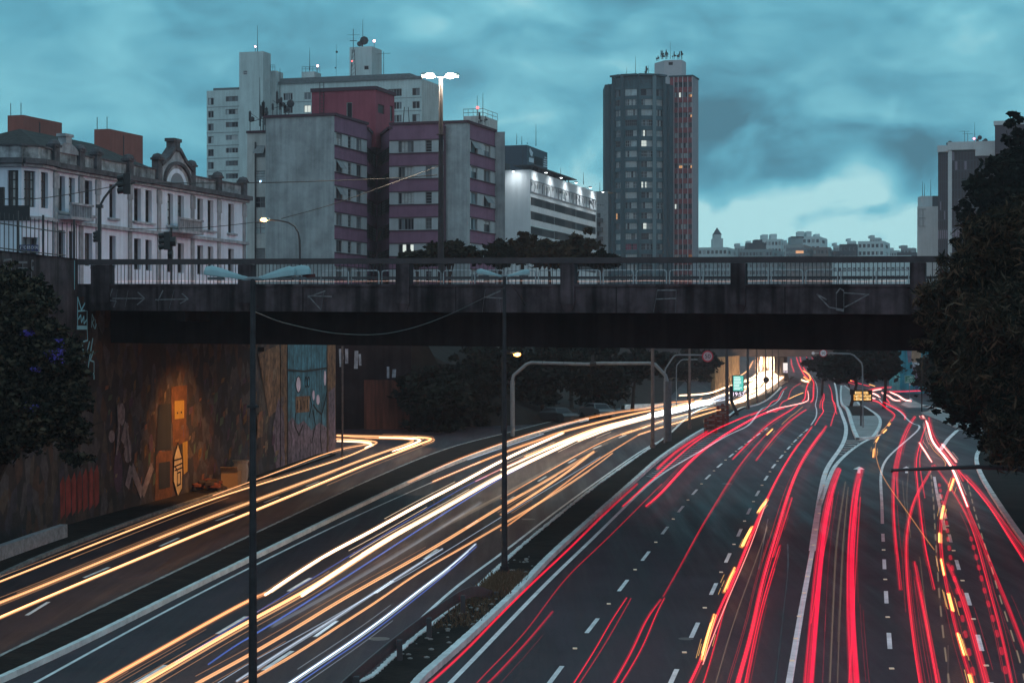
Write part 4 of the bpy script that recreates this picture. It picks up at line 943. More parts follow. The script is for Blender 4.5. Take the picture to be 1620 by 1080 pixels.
b3.part('ladder', a, dmetal, ph)
a = MB(); q = P(636, 196, 232)
for dx, dy in ((0, 0), (.9, 0), (0, .9), (.9, .9)): a.beam(q+Vector((dx, dy, -1.2)), q+Vector((.25+dx*.5, dy*.5+.25, 2)), .06, .06)
a.ball(q+Vector((.4, .4, -.8)), .9, 8, 0, (1, 1, .5)); b3.part('antenna_frame', a, dmetal)

# ---- 3b. narrow pale building squeezed at the left of it (x 391-420)
Yn = 218.0; c0 = Vector((yd(391, Yn), Yn, 0)); Ln = walk(c0, EX, 425); b = Bd('narrow_building', 'narrow pale building with one column of windows squeezed against the grey apartment block', (c0.x, c0.y, 14)); zt_ = zat(211, Yn); wz = []
for i, (yt, yb, sty) in enumerate(((231, 250, dict(style='blind', nm=0, awn=1)), (271, 288, dict(style='sky', nm=0, nh=3)), (312, 329, dict(style='dark', nm=1, nh=1)), (352, 370, dict(style='sky', nm=1, nh=1, half=('top', .5))), (393, 411, dict(style='blind', nm=0, nh=3)))):
    wz.append((walk(c0, EX, 403), walk(c0, EX, 419.5), zat(yb, Yn), zat(yt, Yn), sty))
pal = mat('pale_render', (.52, .53, .52), .9, .1, noise=.15, nscale=.7, streak=.2)
b.face(c0, c0+EX*Ln, 10, zt_, pal, wz); b.face(c0+EY*9, c0, 10, zt_, pal); b.roof([c0, c0+EX*Ln, c0+EX*Ln+EY*9, c0+EY*9], zt_, pal); b.done()
a = MB(); a.obox(c0+Vector((-.1, -.15, zt_)), EX*(Ln+.1), EY*.5, (0, 0, .25)); b.part('coping', a, trm)
a = MB(); a.tube([c0+EX*1.0+Vector((0, -.15, 10)), c0+EX*1.0+Vector((0, -.15, zt_-1))], .09, 6); b.part('downpipe', a, dmetal)
a = MB(); a.ball(P(412, 287.5, Yn-.4), .13, 6); b.part('wall_lamp', a, lamp_mat('small_blue_lamp', (.5, .75, 1), 4))
random.seed(5)
def antenna(q, h, kind='mast', s=1.0):
    a = MB()
    if kind == 'mast': a.tube([q, q+Vector((0, 0, h))], [.07*s, .025*s], 5)
    elif kind == 'cluster':
        for i in range(6):
            dx = random.uniform(-1, 1)*s*1.1; hh = h*random.uniform(.35, 1); a.tube([q+Vector((dx, 0, 0)), q+Vector((dx, 0, hh))], .05*s, 5); a.box((q.x+dx-.14*s, q.y-.15, q.z+hh*.5), (q.x+dx+.14*s, q.y+.1, q.z+hh*.95))
            if i % 2: a.ball(q+Vector((dx+.3*s, -.2, hh*.6)), .32*s, 6, 0, (1, .3, 1))
        a.beam(q+Vector((-1.1*s, 0, h*.3)), q+Vector((1.1*s, 0, h*.45)), .07*s, .07*s); a.beam(q+Vector((-1.1*s, 0, h*.6)), q+Vector((1.1*s, 0, h*.2)), .05*s, .05*s)
    elif kind == 'yagi':
        a.tube([q, q+Vector((0, 0, h))], .05*s, 5); a.beam(q+Vector((-1.2*s, 0, h*.93)), q+Vector((1.2*s, 0, h*.96)), .05*s, .05*s)
        for i in range(5): a.beam(q+Vector((-1+i*.5, -.5, h*.945)), q+Vector((-1+i*.5, .5, h*.945)), .04, .04)
    elif kind == 'lattice':
        for dx in (-.4, .4): a.tube([q+Vector((dx*s, 0, 0)), q+Vector((dx*.4*s, 0, h*.65))], .05*s, 4)
        for i in range(9): z = h*.65*i/9; k_ = 1-.6*i/9; a.beam(q+Vector((-.4*k_*s, 0, z)), q+Vector((.4*k_*s, 0, z+h*.07)), .04*s, .04*s)
        a.tube([q+Vector((0, 0, h*.6)), q+Vector((0, 0, h))], .05*s, 5); a.beam(q+Vector((-.9*s, 0, h*.9)), q+Vector((.9*s, 0, h*.9)), .05, .05); a.beam(q+Vector((-.5*s, 0, h*.8)), q+Vector((.5*s, 0, h*.8)), .12, .12)
    elif kind == 'dish':
        a.tube([q, q+Vector((0, 0, h))], .06*s, 5); a.ball(q+Vector((.25*s, -.2, h*.8)), .55*s, 8, 0, (1, .3, 1)); a.ball(q+Vector((-.3*s, -.2, h*.4)), .35*s, 8, 0, (1, .3, 1))
    return a
b.part('antenna', antenna(P(409, 209, Yn+1), 3.6, 'cluster', .9), dmetal); b.part('antenna', antenna(P(411, 200, Yn+1.4), 5.4), dmetal)
b3.part('antenna', antenna(P(444, 185, 216), 3, 'cluster', .8), dmetal); b3.part('antenna', antenna(P(457, 183, 218), 1.6, 'dish', .8), dmetal); b3.part('antenna', antenna(P(443, 184, 217), 5.2), dmetal)

# ---- 4. pale slab tower block behind
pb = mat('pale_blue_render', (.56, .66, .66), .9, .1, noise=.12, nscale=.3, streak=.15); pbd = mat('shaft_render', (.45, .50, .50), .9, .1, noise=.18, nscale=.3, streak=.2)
Yt = 440.0; T0 = Vector((yd(327, Yt), Yt, 0)); b4 = Bd('tower_block', 'wide pale blue grey tower block with two lift towers, rising behind the grey apartment block', (T0.x, T0.y, 14)); FH4 = 2.83
def zl(py, Y): return zat(py, Y)
random.seed(9)
def cols4(O, cl, ztop, n, first=1.6, hgt=1.55, pick=('dark', 'dark', 'dark', 'sky')):
    out = []
    for (x0, x1, nm) in cl:
        for i in range(n):
            zb = ztop-first-i*FH4; out.append((walk(O, EX, x0), walk(O, EX, x1), zb-hgt, zb, dict(style=random.choice(pick), nm=nm, frame=frw_m if random.random() < .3 else fr_m, fw=.09)))
    return out
Lw = walk(T0, EX, 383); zt4 = zl(144, Yt)
wz = cols4(T0, [(329, 338, 1)], zt4, 14)+cols4(T0, [(357, 376.5, 3)], zt4, 14, 1.4, 1.15)
wz[14+3][4]['style'] = 'curtain'
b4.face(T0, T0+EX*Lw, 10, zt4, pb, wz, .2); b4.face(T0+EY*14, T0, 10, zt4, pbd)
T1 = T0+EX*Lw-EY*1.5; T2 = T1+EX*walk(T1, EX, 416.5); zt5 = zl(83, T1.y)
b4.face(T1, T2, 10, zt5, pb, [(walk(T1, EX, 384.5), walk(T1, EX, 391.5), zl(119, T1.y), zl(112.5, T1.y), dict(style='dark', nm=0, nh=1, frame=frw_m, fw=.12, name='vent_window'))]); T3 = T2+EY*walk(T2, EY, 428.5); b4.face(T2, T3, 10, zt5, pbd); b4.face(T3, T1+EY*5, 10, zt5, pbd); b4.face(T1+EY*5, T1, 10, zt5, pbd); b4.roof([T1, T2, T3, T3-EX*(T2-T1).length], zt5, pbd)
T4 = T3+EX*1.2; z6 = zl(112, T4.y); b4.face(T3-EX*1, T4, 10, z6, pbd); b4.face(T4, T4+EY*4, 10, z6, pbd)
M0 = T3+EY*1.5; M1_ = M0+EX*walk(M0, EX, 667); ztm = zl(134, M0.y)
wz = cols4(M0, [(429, 434, 0), (436, 441, 1), (448, 463, 3), (481, 492, 1), (614, 635.5, 4), (652, 664, 1)], ztm, 5, 2.0, 1.6)
for w in wz:
    if abs(w[0]-walk(M0, EX, 481)) < .1 and abs(w[3]-(ztm-2.0-FH4)) < .1: w[4]['style'] = 'white'; w[4]['half'] = ('side', .0) if 0 else None
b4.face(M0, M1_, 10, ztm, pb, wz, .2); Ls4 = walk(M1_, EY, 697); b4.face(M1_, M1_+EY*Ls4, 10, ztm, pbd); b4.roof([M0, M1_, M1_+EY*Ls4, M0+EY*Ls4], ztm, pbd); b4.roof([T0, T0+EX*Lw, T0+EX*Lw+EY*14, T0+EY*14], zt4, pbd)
for (x0, x1, xs, yt, dz) in ((477, 497, 508, 114, 0), (553, 588, 604, 75, 0)):
    Q = Vector((yd(x0, M0.y+2), M0.y+2, 0)); Q1 = Q+EX*walk(Q, EX, x1); Q2 = Q1+EY*walk(Q1, EY, xs); zq = zl(yt, Q.y); wz = [(walk(Q, EX, 575.5), walk(Q, EX, 583.5), zl(112, Q.y), zl(105, Q.y), dict(style='dark', nm=0, frame=frw_m, fw=.12, name='vent_window'))] if x0 == 553 else []
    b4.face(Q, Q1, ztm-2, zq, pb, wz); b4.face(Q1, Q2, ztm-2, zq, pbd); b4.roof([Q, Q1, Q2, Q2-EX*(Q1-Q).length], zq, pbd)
b4.done()
a = MB(); 
for i in range(14): 
    z = zt4-1.6-i*FH4-2.1; a.obox(T0+Vector((0, 0, z))+Vector((0, -.06, 0)), EX*Lw, EY*.05, (0, 0, .12))
for i in range(5): z = ztm-2-i*FH4-2.1; a.obox(M0+Vector((0, -.06, z)), EX*(M1_-M0).length, EY*.05, (0, 0, .12))
b4.part('floor_bands', a, mat('band_line', (.22, .25, .26), .9))
a = MB(); a.obox(M0-EX*.3+Vector((0, -.4, ztm)), EX*((M1_-M0).length+.3), EY*1, (0, 0, .5)); a.obox(M0+EY*1+Vector((0, 0, ztm+.5)), EX*((M1_-M0).length-3), EY*8, (0, 0, .9)); a.obox(T0+EY*1+Vector((1, 0, zt4)), EX*(Lw-1.5), EY*8, (0, 0, .7)); b4.part('roof', a, mat('roof_grey', (.16, .18, .19), .9, .1, noise=.3))
ob_m = lamp_mat('obstruction_light', (1, .45, .48), 9); obr = lamp_mat('obstruction_light_red', (1, .12, .12), 4)
for (x, y0, y1, k_, s_) in ((407.5, 82, 40, 'mast', 1.3), (490, 112, 76, 'mast', 1.3), (532, 133, 70, 'dish', .5), (442.5, 139, 122, 'mast', 1.2), (574, 74, 31, 'mast', 1.3), (573, 75, 62, 'dish', 1.8), (607, 140, 82, 'yagi', 1.3), (559, 140, 46, 'lattice', 1.5), (516, 136, 126, 'mast', 1.5), (543, 136, 124, 'mast', 1)):
    Yq = M0.y-.5 if x in (559,) else M0.y+3; q = P(x, y0, Yq); b4.part('antenna', antenna(q, (y0-y1)/FP*Yq, k_, s_), dmetal)
for (x, y, m_, r_) in ((404, 74, ob_m, .32), (502.5, 104.5, ob_m, .42), (592, 65, ob_m, .48), (557, 97, obr, .3)):
    q = P(x, y, M0.y-1); a = MB(); a.ball(q, r_*.6, 8); o = b4.part('warning_light', a, m_); a = MB(); a.tube([q-Vector((0, 0, 1.4)), q], .06, 5); b4.part('lamp_post', a, dmetal, o)
a = MB()
for x0, x1, y, Yq in ((478, 506, 106, M0.y+1.5), (428, 435, 103, T4.y)):
    for yy in (y, y+3.5): a.beam(P(x0, yy, Yq), P(x1, yy, Yq), .07, .07)
    for x in np.linspace(x0, x1, 6 if x1-x0 > 10 else 3): a.beam(P(x, y, Yq), P(x, y+9, Yq), .07, .07)
for x0, x1, y in ((508, 553, 127), (604, 612, 131)):
    a.beam(P(x0, y, M0.y-.2), P(x1, y, M0.y-.2), .04, .04)
    for x in np.arange(x0, x1, 7): a.beam(P(x, y, M0.y-.2), P(x, y+7, M0.y-.2), .05, .05)
b4.part('roof_railing', a, dmetal)

# ---- 5. pale block with round railing (x 733-787)
Yk = 300.0; c = Vector((yd(764, Yk), Yk, 0)); b = Bd('stair_tower', 'pale stair tower with roof railing and red lamp behind the grey block right wing', (c.x, c.y, 14)); L = walk(c, -EX, 733); Dp = walk(c, EY, 787); zt_ = zat(183, Yk)
b.face(c-EX*L, c, 10, zt_, pal, [(walk(c-EX*L, EX, 740), walk(c-EX*L, EX, 746), zat(185, Yk)-.4, zat(185, Yk)+.1-.0, dict(style='dark', nm=0))] if 0 else [])
b.face(c, c+EY*Dp, 10, zt_, pal); b.roof([c-EX*L, c, c+EY*Dp, c+EY*Dp-EX*L], zt_, pal); b.done(); a = MB()
for dz in (.5, 1.05): a.tube([c-EX*L+Vector((0, 0, zt_+dz)), c+Vector((0, 0, zt_+dz)), c+EY*Dp+Vector((0, 0, zt_+dz))], .045, 5)
for t_ in np.linspace(0, 1, 5): p = c-EX*L*t_; a.beam(p+Vector((0, 0, zt_)), p+Vector((0, 0, zt_+1.1)), .06, .06)
for t_ in np.linspace(0, 1, 4): p = c+EY*Dp*t_; a.beam(p+Vector((0, 0, zt_)), p+Vector((0, 0, zt_+1.1)), .06, .06)
b.part('roof_railing', a, gmetal); b.part('antenna', antenna(P(764, 183, Yk-.5), 3.4), dmetal); b.part('antenna', antenna(P(755, 183, Yk+1), 3.0), dmetal); b.part('antenna', antenna(P(763, 200, Yk-.6), 2.2, 'cluster', .5), dmetal)
a = MB(); a.ball(P(755.5, 170.5, Yk), .22, 8); b.part('warning_light', a, obr)
Yk = 420.0; c = Vector((yd(787, Yk), Yk, 0)); b = Bd('far_building', 'sliver of a pale building between the stair tower and the dark rooftop sign box', (c.x, c.y, 14)); z_ = zat(243, Yk); b.face(c, c+EX*3, 10, z_, pal, [(.9, 1.6, z_-2.2, z_-.9, dict(style='dark', nm=0))]); b.face(c+EX*3, c+EX*3+EY*6, 10, z_, pal); b.roof([c, c+EX*3, c+EX*3+EY*6, c+EY*6], z_, pal); b.done()

# ---- 6. white institutional block with floodlights
wh = mat('white_render', (.56, .585, .60), .85, .2, noise=.08, nscale=.5, streak=.08); Yw = 330.0
FX = Vector((.966, -.2577, 0)); FY = Vector((.2577, .966, 0))
Cw = Vector((yd(838.5, Yw), Yw, 0)); b6 = Bd('office_building', 'white floodlit office block with dark strip windows left of the round tower', (Cw.x, Cw.y, 14)); Lf = walk(Cw, -FX, 770); Ls = walk(Cw, FY, 943.5); ztw = zat(268.5, Yw)
def zy(py): return zat(py, Yw)
wz = []
for i, (yt, yb) in enumerate(((305, 324), (328, 347), (351, 370), (374, 392), (397, 414))):
    O = Cw-FX*Lf; wz.append((walk(O, FX, 783), walk(O, FX, 789.5), zy(yb), zy(yt), dict(style='dark', nm=0, nh=2, fw=.15, frame=frd_m, half=None)))
b6.face(Cw-FX*Lf, Cw, 10, ztw, wh, wz); 
for i in range(3):
    O = Cw-FX*Lf; a = MB(); u0, u1 = walk(O, FX, 785.3), walk(O, FX, 789); yb, yt = ((318.5, 310.5), (341.5, 333.5), (364.5, 356.5))[i]; p = O+FX*u0+Vector((0, 0, zy(yb)))-FY*.02+FY*0; a.obox(p, FX*(u1-u0), FY*.03, (0, 0, zy(yt)-zy(yb))); b6.part('lit_pane', a, lamp_mat('window_lit_orange', (1, .42, .10), .7))
rws = [(285.5, 303, 'b'), (311, 324, 'w'), (333.5, 346.5, 'w'), (356.5, 370, 'w'), (380, 394, 'w'), (402, 416, 'w')]; wz = []; 
for (yt, yb, k_) in rws:
    if k_ == 'b': continue
    nseg = 3; 
    for j in range(nseg): wz.append((.5+(Ls-1)*j/nseg, .5+(Ls-1)*(j+1)/nseg-.12, zy(yb), zy(yt), dict(style='black', nm=22, nh=0, frame=frd_m, fw=.09, name='strip_window')))
b6.face(Cw, Cw+FY*Ls, 10, ztw, wh, wz, .09)
b6.roof([Cw-FX*Lf, Cw, Cw+FY*Ls, Cw+FY*Ls-FX*Lf], ztw-.3, wh); b6.face(Cw+FY*Ls, Cw+FY*Ls-FX*8, 10, ztw, wh); b6.done()
# frieze with hanging dark stains: recessed panel row and streaks
a = MB(); random.seed(4); n_ = FX
u_ = .4
while u_ < Ls-.6:
    h_ = random.uniform(.35, 1.1) if random.random() < .75 else 1.5; w_ = random.uniform(.12, .35); p = Cw+FY*u_+FX*.05+Vector((0, 0, zy(287)-h_)); a.obox(p, FY*w_, FX*.02, (0, 0, h_)); u_ += w_+random.uniform(.1, 1.0)
b6.part('stain_streaks', a, mat('black_streak', (.10, .10, .11), .95, .1))
a = MB()
for y_, t_ in ((285, .18), (303.5, .15)): a.obox(Cw+Vector((0, 0, zy(y_))), FY*Ls, FX*.16, (0, 0, t_))
for j in range(19): a.obox(Cw+FY*(.2+(Ls-.6)*j/18)+Vector((0, 0, zy(303.5))), FY*.14, FX*.12, (0, 0, zy(285)-zy(303.5)))
b6.part('frieze', a, trimm)
a = MB(); a.obox(Cw-FX*Lf*.0-FX*10.8+Vector((0, -.3, ztw)), FX*6.6, FY*3, (0, 0, 1.2)); a.obox(Cw+FY*.3-FX*3+Vector((0, 0, ztw+.7)), FY*Ls*.62, FX*3.6, (0, 0, .16)); 
for j in range(12): a.obox(Cw+FY*(1+j*Ls*.62/12.5)-FX*.3+Vector((0, 0, ztw)), FY*.15, FX*.15, (0, 0, .7))
b6.part('roof_canopy', a, mat('canopy_dark', (.06, .06, .065), .8))
a = MB()
for z_ in np.arange(zy(372), zy(285), .9): a.tube([Cw-FX*(Lf-walk(Cw-FX*Lf, FX, 793))-FY*.5+Vector((0, 0, z_)), Cw-FX*(Lf-walk(Cw-FX*Lf, FX, 794.8))-FY*.5+Vector((0, 0, z_))], .05, 4)
for px in (792.3, 795.3): q = Cw-FX*(Lf-walk(Cw-FX*Lf, FX, px))-FY*.5; a.tube([q+Vector((0, 0, 12)), q+Vector((0, 0, zy(285)))], .06, 4)
b6.part('ladder', a, gmetal)
# dark sign box on its roof
Ys_ = 345.0; c = Vector((yd(834, Ys_), Ys_, 0)); L = walk(c, -FX, 793); Dp = walk(c, FY, 866); z0_, z1_ = ztw, zat(229.5, Ys_)
w_ = Bd.__new__(Bd); w_.t = b6.t; w_.w = MB(); w_.o = b6.o; w_.mats = []; nv = mat('navy_cladding', (.035, .06, .085), .6, .4, noise=.2)
w_.face(c-FX*L, c, z0_, z1_, nv); w_.face(c, c+FY*Dp, z0_, z1_, nv); w_.roof([c-FX*L, c, c+FY*Dp, c+FY*Dp-FX*L], z1_, nv); sb = w_.done('sign_box')
def onside(px, py, off=.05): u_ = walk(c, FY, px); q = c+FY*u_+FX*off; return Vector((q.x, q.y, zat(py, q.y)))
a = MB(); a.face([onside(838, 234), onside(843, 242), onside(841.5, 248), onside(839, 246), onside(837, 239)]); a.face([onside(836.5, 249), onside(844, 251), onside(844, 258), onside(836.5, 256)]); b6.part('emblem', a, mat('sign_pale', (.5, .56, .62), .6, emit=(.6, .75, .8), es=.05), sb)
rz_ = math.atan2(FY.y, FY.x)
a = MB()
for x0, y0, wd in ((861, 248, 3.2), (860, 251.5, 5), (860, 255, 4.6), (859.5, 258.5, 5.5), (859.3, 262, 6)):
    dy = (y0-250)*.02; a.face([onside(x0, y0), onside(x0+wd, y0+1.0), onside(x0+wd, y0+2.8), onside(x0, y0+1.8)])
b6.part('lettering', a, mat('sign_pale', (.5, .56, .62)), sb)
a = MB(); a.face([onside(845, 247), onside(858, 251), onside(858, 263), onside(845, 260)][::1]); b6.part('vent', a, mat('vent_black', (.012, .014, .018), .8), sb)
for (x, y0, y1) in ((817.5, 229, 210), (825.5, 229, 215), (848, 231, 195), (797, 232, 228), (834.5, 228, 225), (887, 285, 265), (923, 292, 272), (949, 303, 287), (796.5, 268, 232), (827, 265, 230)):
    b6.part('antenna', antenna(P(x, y0, Yw+12 if y0 < 240 else Yw-.5 if x < 830 else Yw+14), (y0-y1)/FP*Yw, 'mast', 1.0), dmetal)
# floodlights on brackets, shining down the walls
fl_m = lamp_mat('floodlight_glass', (.92, .97, 1), 12)
def flood(q, out, e_, lab, size=.75):
    t = thing('floodlight', lab, 'floodlight', q, 'floodlights along the top of the white office block'); a = MB(); a.beam(q-out*1.3, q, .08, .08); a.build('bracket', dmetal, t); a = MB(); a.box((q.x-.25, q.y-.25, q.z-.05), (q.x+.25, q.y+.25, q.z+.18)); a.build('housing', dmetal, t)
    a = MB(); a.box((q.x-.2, q.y-.2, q.z-.09), (q.x+.2, q.y+.2, q.z-.055)); a.build('lamp', fl_m, t)
    l = bpy.data.lights.new('floodlight', 'SPOT'); l.energy = e_; l.spot_size = R(150); l.spot_blend = .9; l.shadow_soft_size = .2; l.color = (.90, .97, 1)
    o = bpy.data.objects.new('floodlight_beam', l); C.objects.link(o); o.parent = t; o.location = (0, 0, -.2); d = Vector((-out.x*1.0, -out.y*1.0, -1)); o.rotation_euler = d.to_track_quat('-Z', 'Y').to_euler()
q = P(817, 267, Yw-1.6); q2 = Cw+FY*0-FX*walk(Cw, -FX, 817)-FY*1.9; flood(Vector((q2.x, q2.y, ztw-.35)), -FY, 400, 'floodlight on the end wall of the white office block, above the ladder side')
for i, px in enumerate((845.5, 870, 894, 917, 937.5)):
    u_ = walk(Cw, FY, px); q2 = Cw+FY*u_+FX*2.0; flood(Vector((q2.x, q2.y, ztw-.25)), FX, 620, 'floodlight on the long side of the white office block, %s from its corner' % names[i])

# ---- 7. grey building between (x 943-958)
Yg = 470.0; c = Vector((yd(938, Yg), Yg, 0)); b = Bd('grey_building', 'narrow grey building with balconies seen in the gap beside the round tower', (c.x, c.y, 14)); L = walk(c, FX, 962); zt_ = zat(303, Yg); wz = []
for j in range(3): wz.append((walk(c, FX, 945+j*4), walk(c, FX, 946.5+j*4), zat(326, Yg), zat(323.5, Yg), dict(style='dark', nm=0)))
for i in range(6): wz.append((walk(c, FX, 944.5), walk(c, FX, 950), zat(345+i*14.5, Yg), zat(337+i*14.5, Yg), dict(style='dark', nm=1))); 
b.face(c, c+FX*L, 10, zt_, mat('blue_grey_render', (.26, .28, .29), .9, .1, noise=.2), wz); b.roof([c, c+FX*L, c+FX*L+FY*8, c+FY*8], zt_, pbd); b.done(); 
for i in range(6):
    a = MB(); a.obox(c+FX*walk(c, FX, 943.5)-FY*1.2+Vector((0, 0, zat(352+i*14.5, Yg))), FX*1.6, FY*1.2, (0, 0, .9)); b.part('balcony', a, mat('balcony_dark', (.08, .085, .09), .9))

# ---- 8. round tower and red slab
tg = mat('tower_grey', (.080, .145, .170), .9, .1, noise=.14, nscale=.3, streak=.18); tgd = mat('tower_fin', (.050, .088, .105), .9, .1, noise=.15, nscale=.3); tgl = mat('tower_fin_lit', (.14, .20, .22), .9, .1)  # lighter fin: the light falling on it is put into its colour
Yr = 560.0; pl = [(957, 7), (963, 6.8), (970, 4.6), (984, 1.6), (1009.5, 0), (1035, .6), (1050.5, 3.2), (1058, 6.5), (1065, 9)]
pp = [Vector((yd(x, Yr+dy), Yr+dy, 0)) for x, dy in pl]; b8 = Bd('round_tower', 'tall grey residential tower with a curved bayed front beside the red slab', (pp[4].x, pp[4].y, 14)); FH8 = 2.905; zt8 = zat(121, Yr); random.seed(21)
sp_w = {(2, 12): 'red', (2, 14): 'dim'}
bay = 0
special = {(1, 16-0): 'warm'}
for i, (p, q) in enumerate(zip(pp, pp[1:])):
    L = (q-p).length; wz = []
    if i in (2, 3, 4, 5):
        for k_ in range(19):
            zb = zt8-3.4-k_*FH8; 
            st_ = random.choice({2: ['sky', 'sky', 'dark', 'curtain'], 3: ['curtain', 'sky', 'sky', 'curtain', 'dark'], 4: ['dark', 'dark', 'sky', 'dark'], 5: ['dark', 'dark', 'sky']}[i])
            st_ = {(4, 4): 'white', (4, 5): 'white', (4, 9): 'white', (4, 13): 'white', (2, 12): 'warm', (3, 15): 'red', (2, 5): 'dim', (3, 0): 'white', (2, 0): 'sky'}.get((i, k_), st_); hf = ('side', random.choice((.35, .5, .65))) if random.random() < .45 and st_ in ('dark', 'sky') else None
            if st_ == 'white': hf = ('side', .45)
            if k_ == 0: wz.append((.7, L-.35, zb-2.0, zb, dict(style='sky' if i == 3 else 'dark', nm=1, fw=.1, frame=fr_m)))
            else: wz.append((.95, L-.4, zb-1.75, zb, dict(style=st_, nm=3 if L < 4 else 5, nh=1, fw=.07, frame=fr_m if random.random() < .7 else frw_m, half=hf)))
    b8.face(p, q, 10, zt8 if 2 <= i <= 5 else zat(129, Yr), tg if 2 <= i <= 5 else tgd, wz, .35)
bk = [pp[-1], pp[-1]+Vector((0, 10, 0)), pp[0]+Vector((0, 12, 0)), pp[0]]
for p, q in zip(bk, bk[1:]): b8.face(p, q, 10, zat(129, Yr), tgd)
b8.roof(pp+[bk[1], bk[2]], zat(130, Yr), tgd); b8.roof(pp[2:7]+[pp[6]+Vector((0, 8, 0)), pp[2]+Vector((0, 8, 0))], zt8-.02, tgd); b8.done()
for j, (i, w_, m_) in enumerate(((1, .6, tgd), (2, .7, tgd), (3, .8, tgd), (4, .45, tgd), (5, 1.0, tgl), (6, .7, tgd), (7, .5, tgd))):
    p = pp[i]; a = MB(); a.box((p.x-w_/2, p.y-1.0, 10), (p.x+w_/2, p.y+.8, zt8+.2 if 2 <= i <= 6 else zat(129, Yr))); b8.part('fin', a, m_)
a = MB(); rim = pp[2:7]
for p, q in zip(rim, rim[1:]): d = (q-p).normalized(); n_ = Vector((d.y, -d.x, 0)); a.obox(p+n_*1.3+Vector((0, 0, zt8+.2)), q-p, -n_*6, (0, 0, .5))
b8.part('roof_slab', a, tgd)
a = MB(); random.seed(2)   # scrawled letters on the top band
for p, q in zip(rim, rim[1:]):
    d = (q-p).normalized(); n_ = Vector((d.y, -d.x, 0)); L = (q-p).length; u_ = .6
    while u_ < L-.9:
        o_ = p+d*u_+n_*.08+Vector((0, 0, zt8-2.6)); w_ = .8
        for s0, s1 in random.sample([((0, 0), (0, 2)), ((0, 2), (1, 0)), ((1, 0), (1, 2)), ((0, 1), (1, 1)), ((0, 2), (1, 2)), ((0, 0), (.5, 2)), ((.5, 2), (1, 0))], 3):
            a.beam(o_+d*s0[0]*w_+Vector((0, 0, s0[1])), o_+d*s1[0]*w_+Vector((0, 0, s1[1])), .04, .13)
        u_ += 1.25
b8.part('graffiti', a, mat('scrawl', (.06, .07, .075), .9))
for (x, y0, y1, k_, s_) in ((1005.5, 117, 89, 'mast', 1.3), (991.5, 118, 107, 'mast', 1.2), (1023, 118, 104, 'cluster', .8), (1026, 118, 103, 'mast', 1)): b8.part('antenna', antenna(P(x, y0, Yr+4), (y0-y1)/FP*Yr, k_, s_), dmetal)
rdm = mat('red_spandrel', (.33, .075, .085), .85, .2, noise=.15, nscale=.5); ws_m = mat('mauve_grey_side', (.30, .285, .31), .9, .1, noise=.06, nscale=.3)
Yq = 572.0; R0 = Vector((yd(1060, Yq), Yq, 0)); b9 = Bd('red_slab_tower', 'tall slab tower with red bands and thin white uprights, joined to the round tower', (R0.x, R0.y, 14)); L = walk(R0, EX, 1096); zt9 = zat(122.5, Yq); random.seed(33); wz = []
br = [1066.5, 1073.2, 1080.5, 1088.5, 1095.5]
lit = {(1, 1): 'white', (1, 3): 'warm', (3, 3): 'warm', (8, 1): 'warm', (8, 2): 'warm', (8, 3): 'warm', (12, 0): 'white', (14, 1): 'white', (14, 2): 'curtain', (17, 0): 'warm', (17, 3): 'dim', (4, 1): 'curtain', (4, 2): 'curtain', (2, 1): 'sky', (2, 2): 'curtain'}
for k_ in range(20):
    zb = zt9-1.5-k_*FH8
    for j in range(4):
        st_ = lit.get((k_, j), random.choice(('dark', 'dark', 'dark', 'sky'))); hf = ('side', .5) if st_ in ('warm', 'white') or random.random() < .3 else None
        if st_ == 'warm': hf = ('top', .45)
        wz.append((walk(R0, EX, br[j]+.5), walk(R0, EX, br[j+1]-.5), zb-1.5, zb, dict(style=st_, nm=1, nh=0, fw=.08, frame=fr_m, half=hf)))
b9.face(R0, R0+EX*L, 10, zt9, rdm, wz, .3); S0 = R0+EX*L; S1 = S0; L2 = walk(S0, EY, 1105); b9.face(S1, S1+EY*L2, 10, zt9, ws_m); b9.face(R0+EY*L2, R0, 10, zt9, tgd); b9.roof([R0, S1, S1+EY*L2, R0+EY*L2], zt9, tgd); b9.done()
for px in br: q = R0+EX*walk(R0, EX, px)-EY*.35; a = MB(); a.box((q.x-.09, q.y-.1, 10), (q.x+.09, q.y+.3, zt9)); b9.part('upright', a, mat('white_upright', (.5, .47, .5), .7))
a = MB(); a.obox(R0-EX*.3-EY*.5+Vector((0, 0, zt9+.003)), EX*((S1-R0).length+.5), EY*(L2+.7), (0, 0, .4)); b9.part('roof_slab', a, tgd)
q0 = Vector((yd(1037, Yq+3), Yq+3, 0)); q1 = Vector((yd(1051, Yq+1), Yq+1, 0)); q2 = q1+EX*walk(q1, EX, 1078.5); z0_, z1_ = zt9-3, zat(95, Yq); w_ = Bd.__new__(Bd); w_.t = b9.t; w_.w = MB(); w_.o = b9.o; w_.mats = []; pn = mat('penthouse_white', (.50, .48, .50), .9, .1, noise=.1)
w_.face(q1, q2, z0_, z1_, pn, [(walk(q1, EX, 1057.5), walk(q1, EX, 1064.5), zat(103, Yq), zat(98, Yq), dict(style='dark', nm=0, name='vent_window'))]); w_.face(q1+Vector((-2.4, 6, 0)), q1, z0_, z1_, pn); w_.face(q2, q2+EY*6, z0_, z1_, pn); w_.roof([q1, q2, q2+EY*6, q1+Vector((-2.4, 6, 0))], z1_, pn); ph = w_.done('penthouse')
for (x, y0, y1, k_, s_) in ((1048, 94, 78, 'cluster', .8), (1053, 94, 78, 'cluster', .9), (1060.5, 94, 66, 'mast', 1), (1069, 94, 79, 'cluster', .9), (1075, 94, 79, 'cluster', .8), (1040, 97, 88, 'cluster', .6)): b9.part('antenna', antenna(P(x, y0, Yq), (y0-y1)/FP*Yq, k_, s_), dmetal)

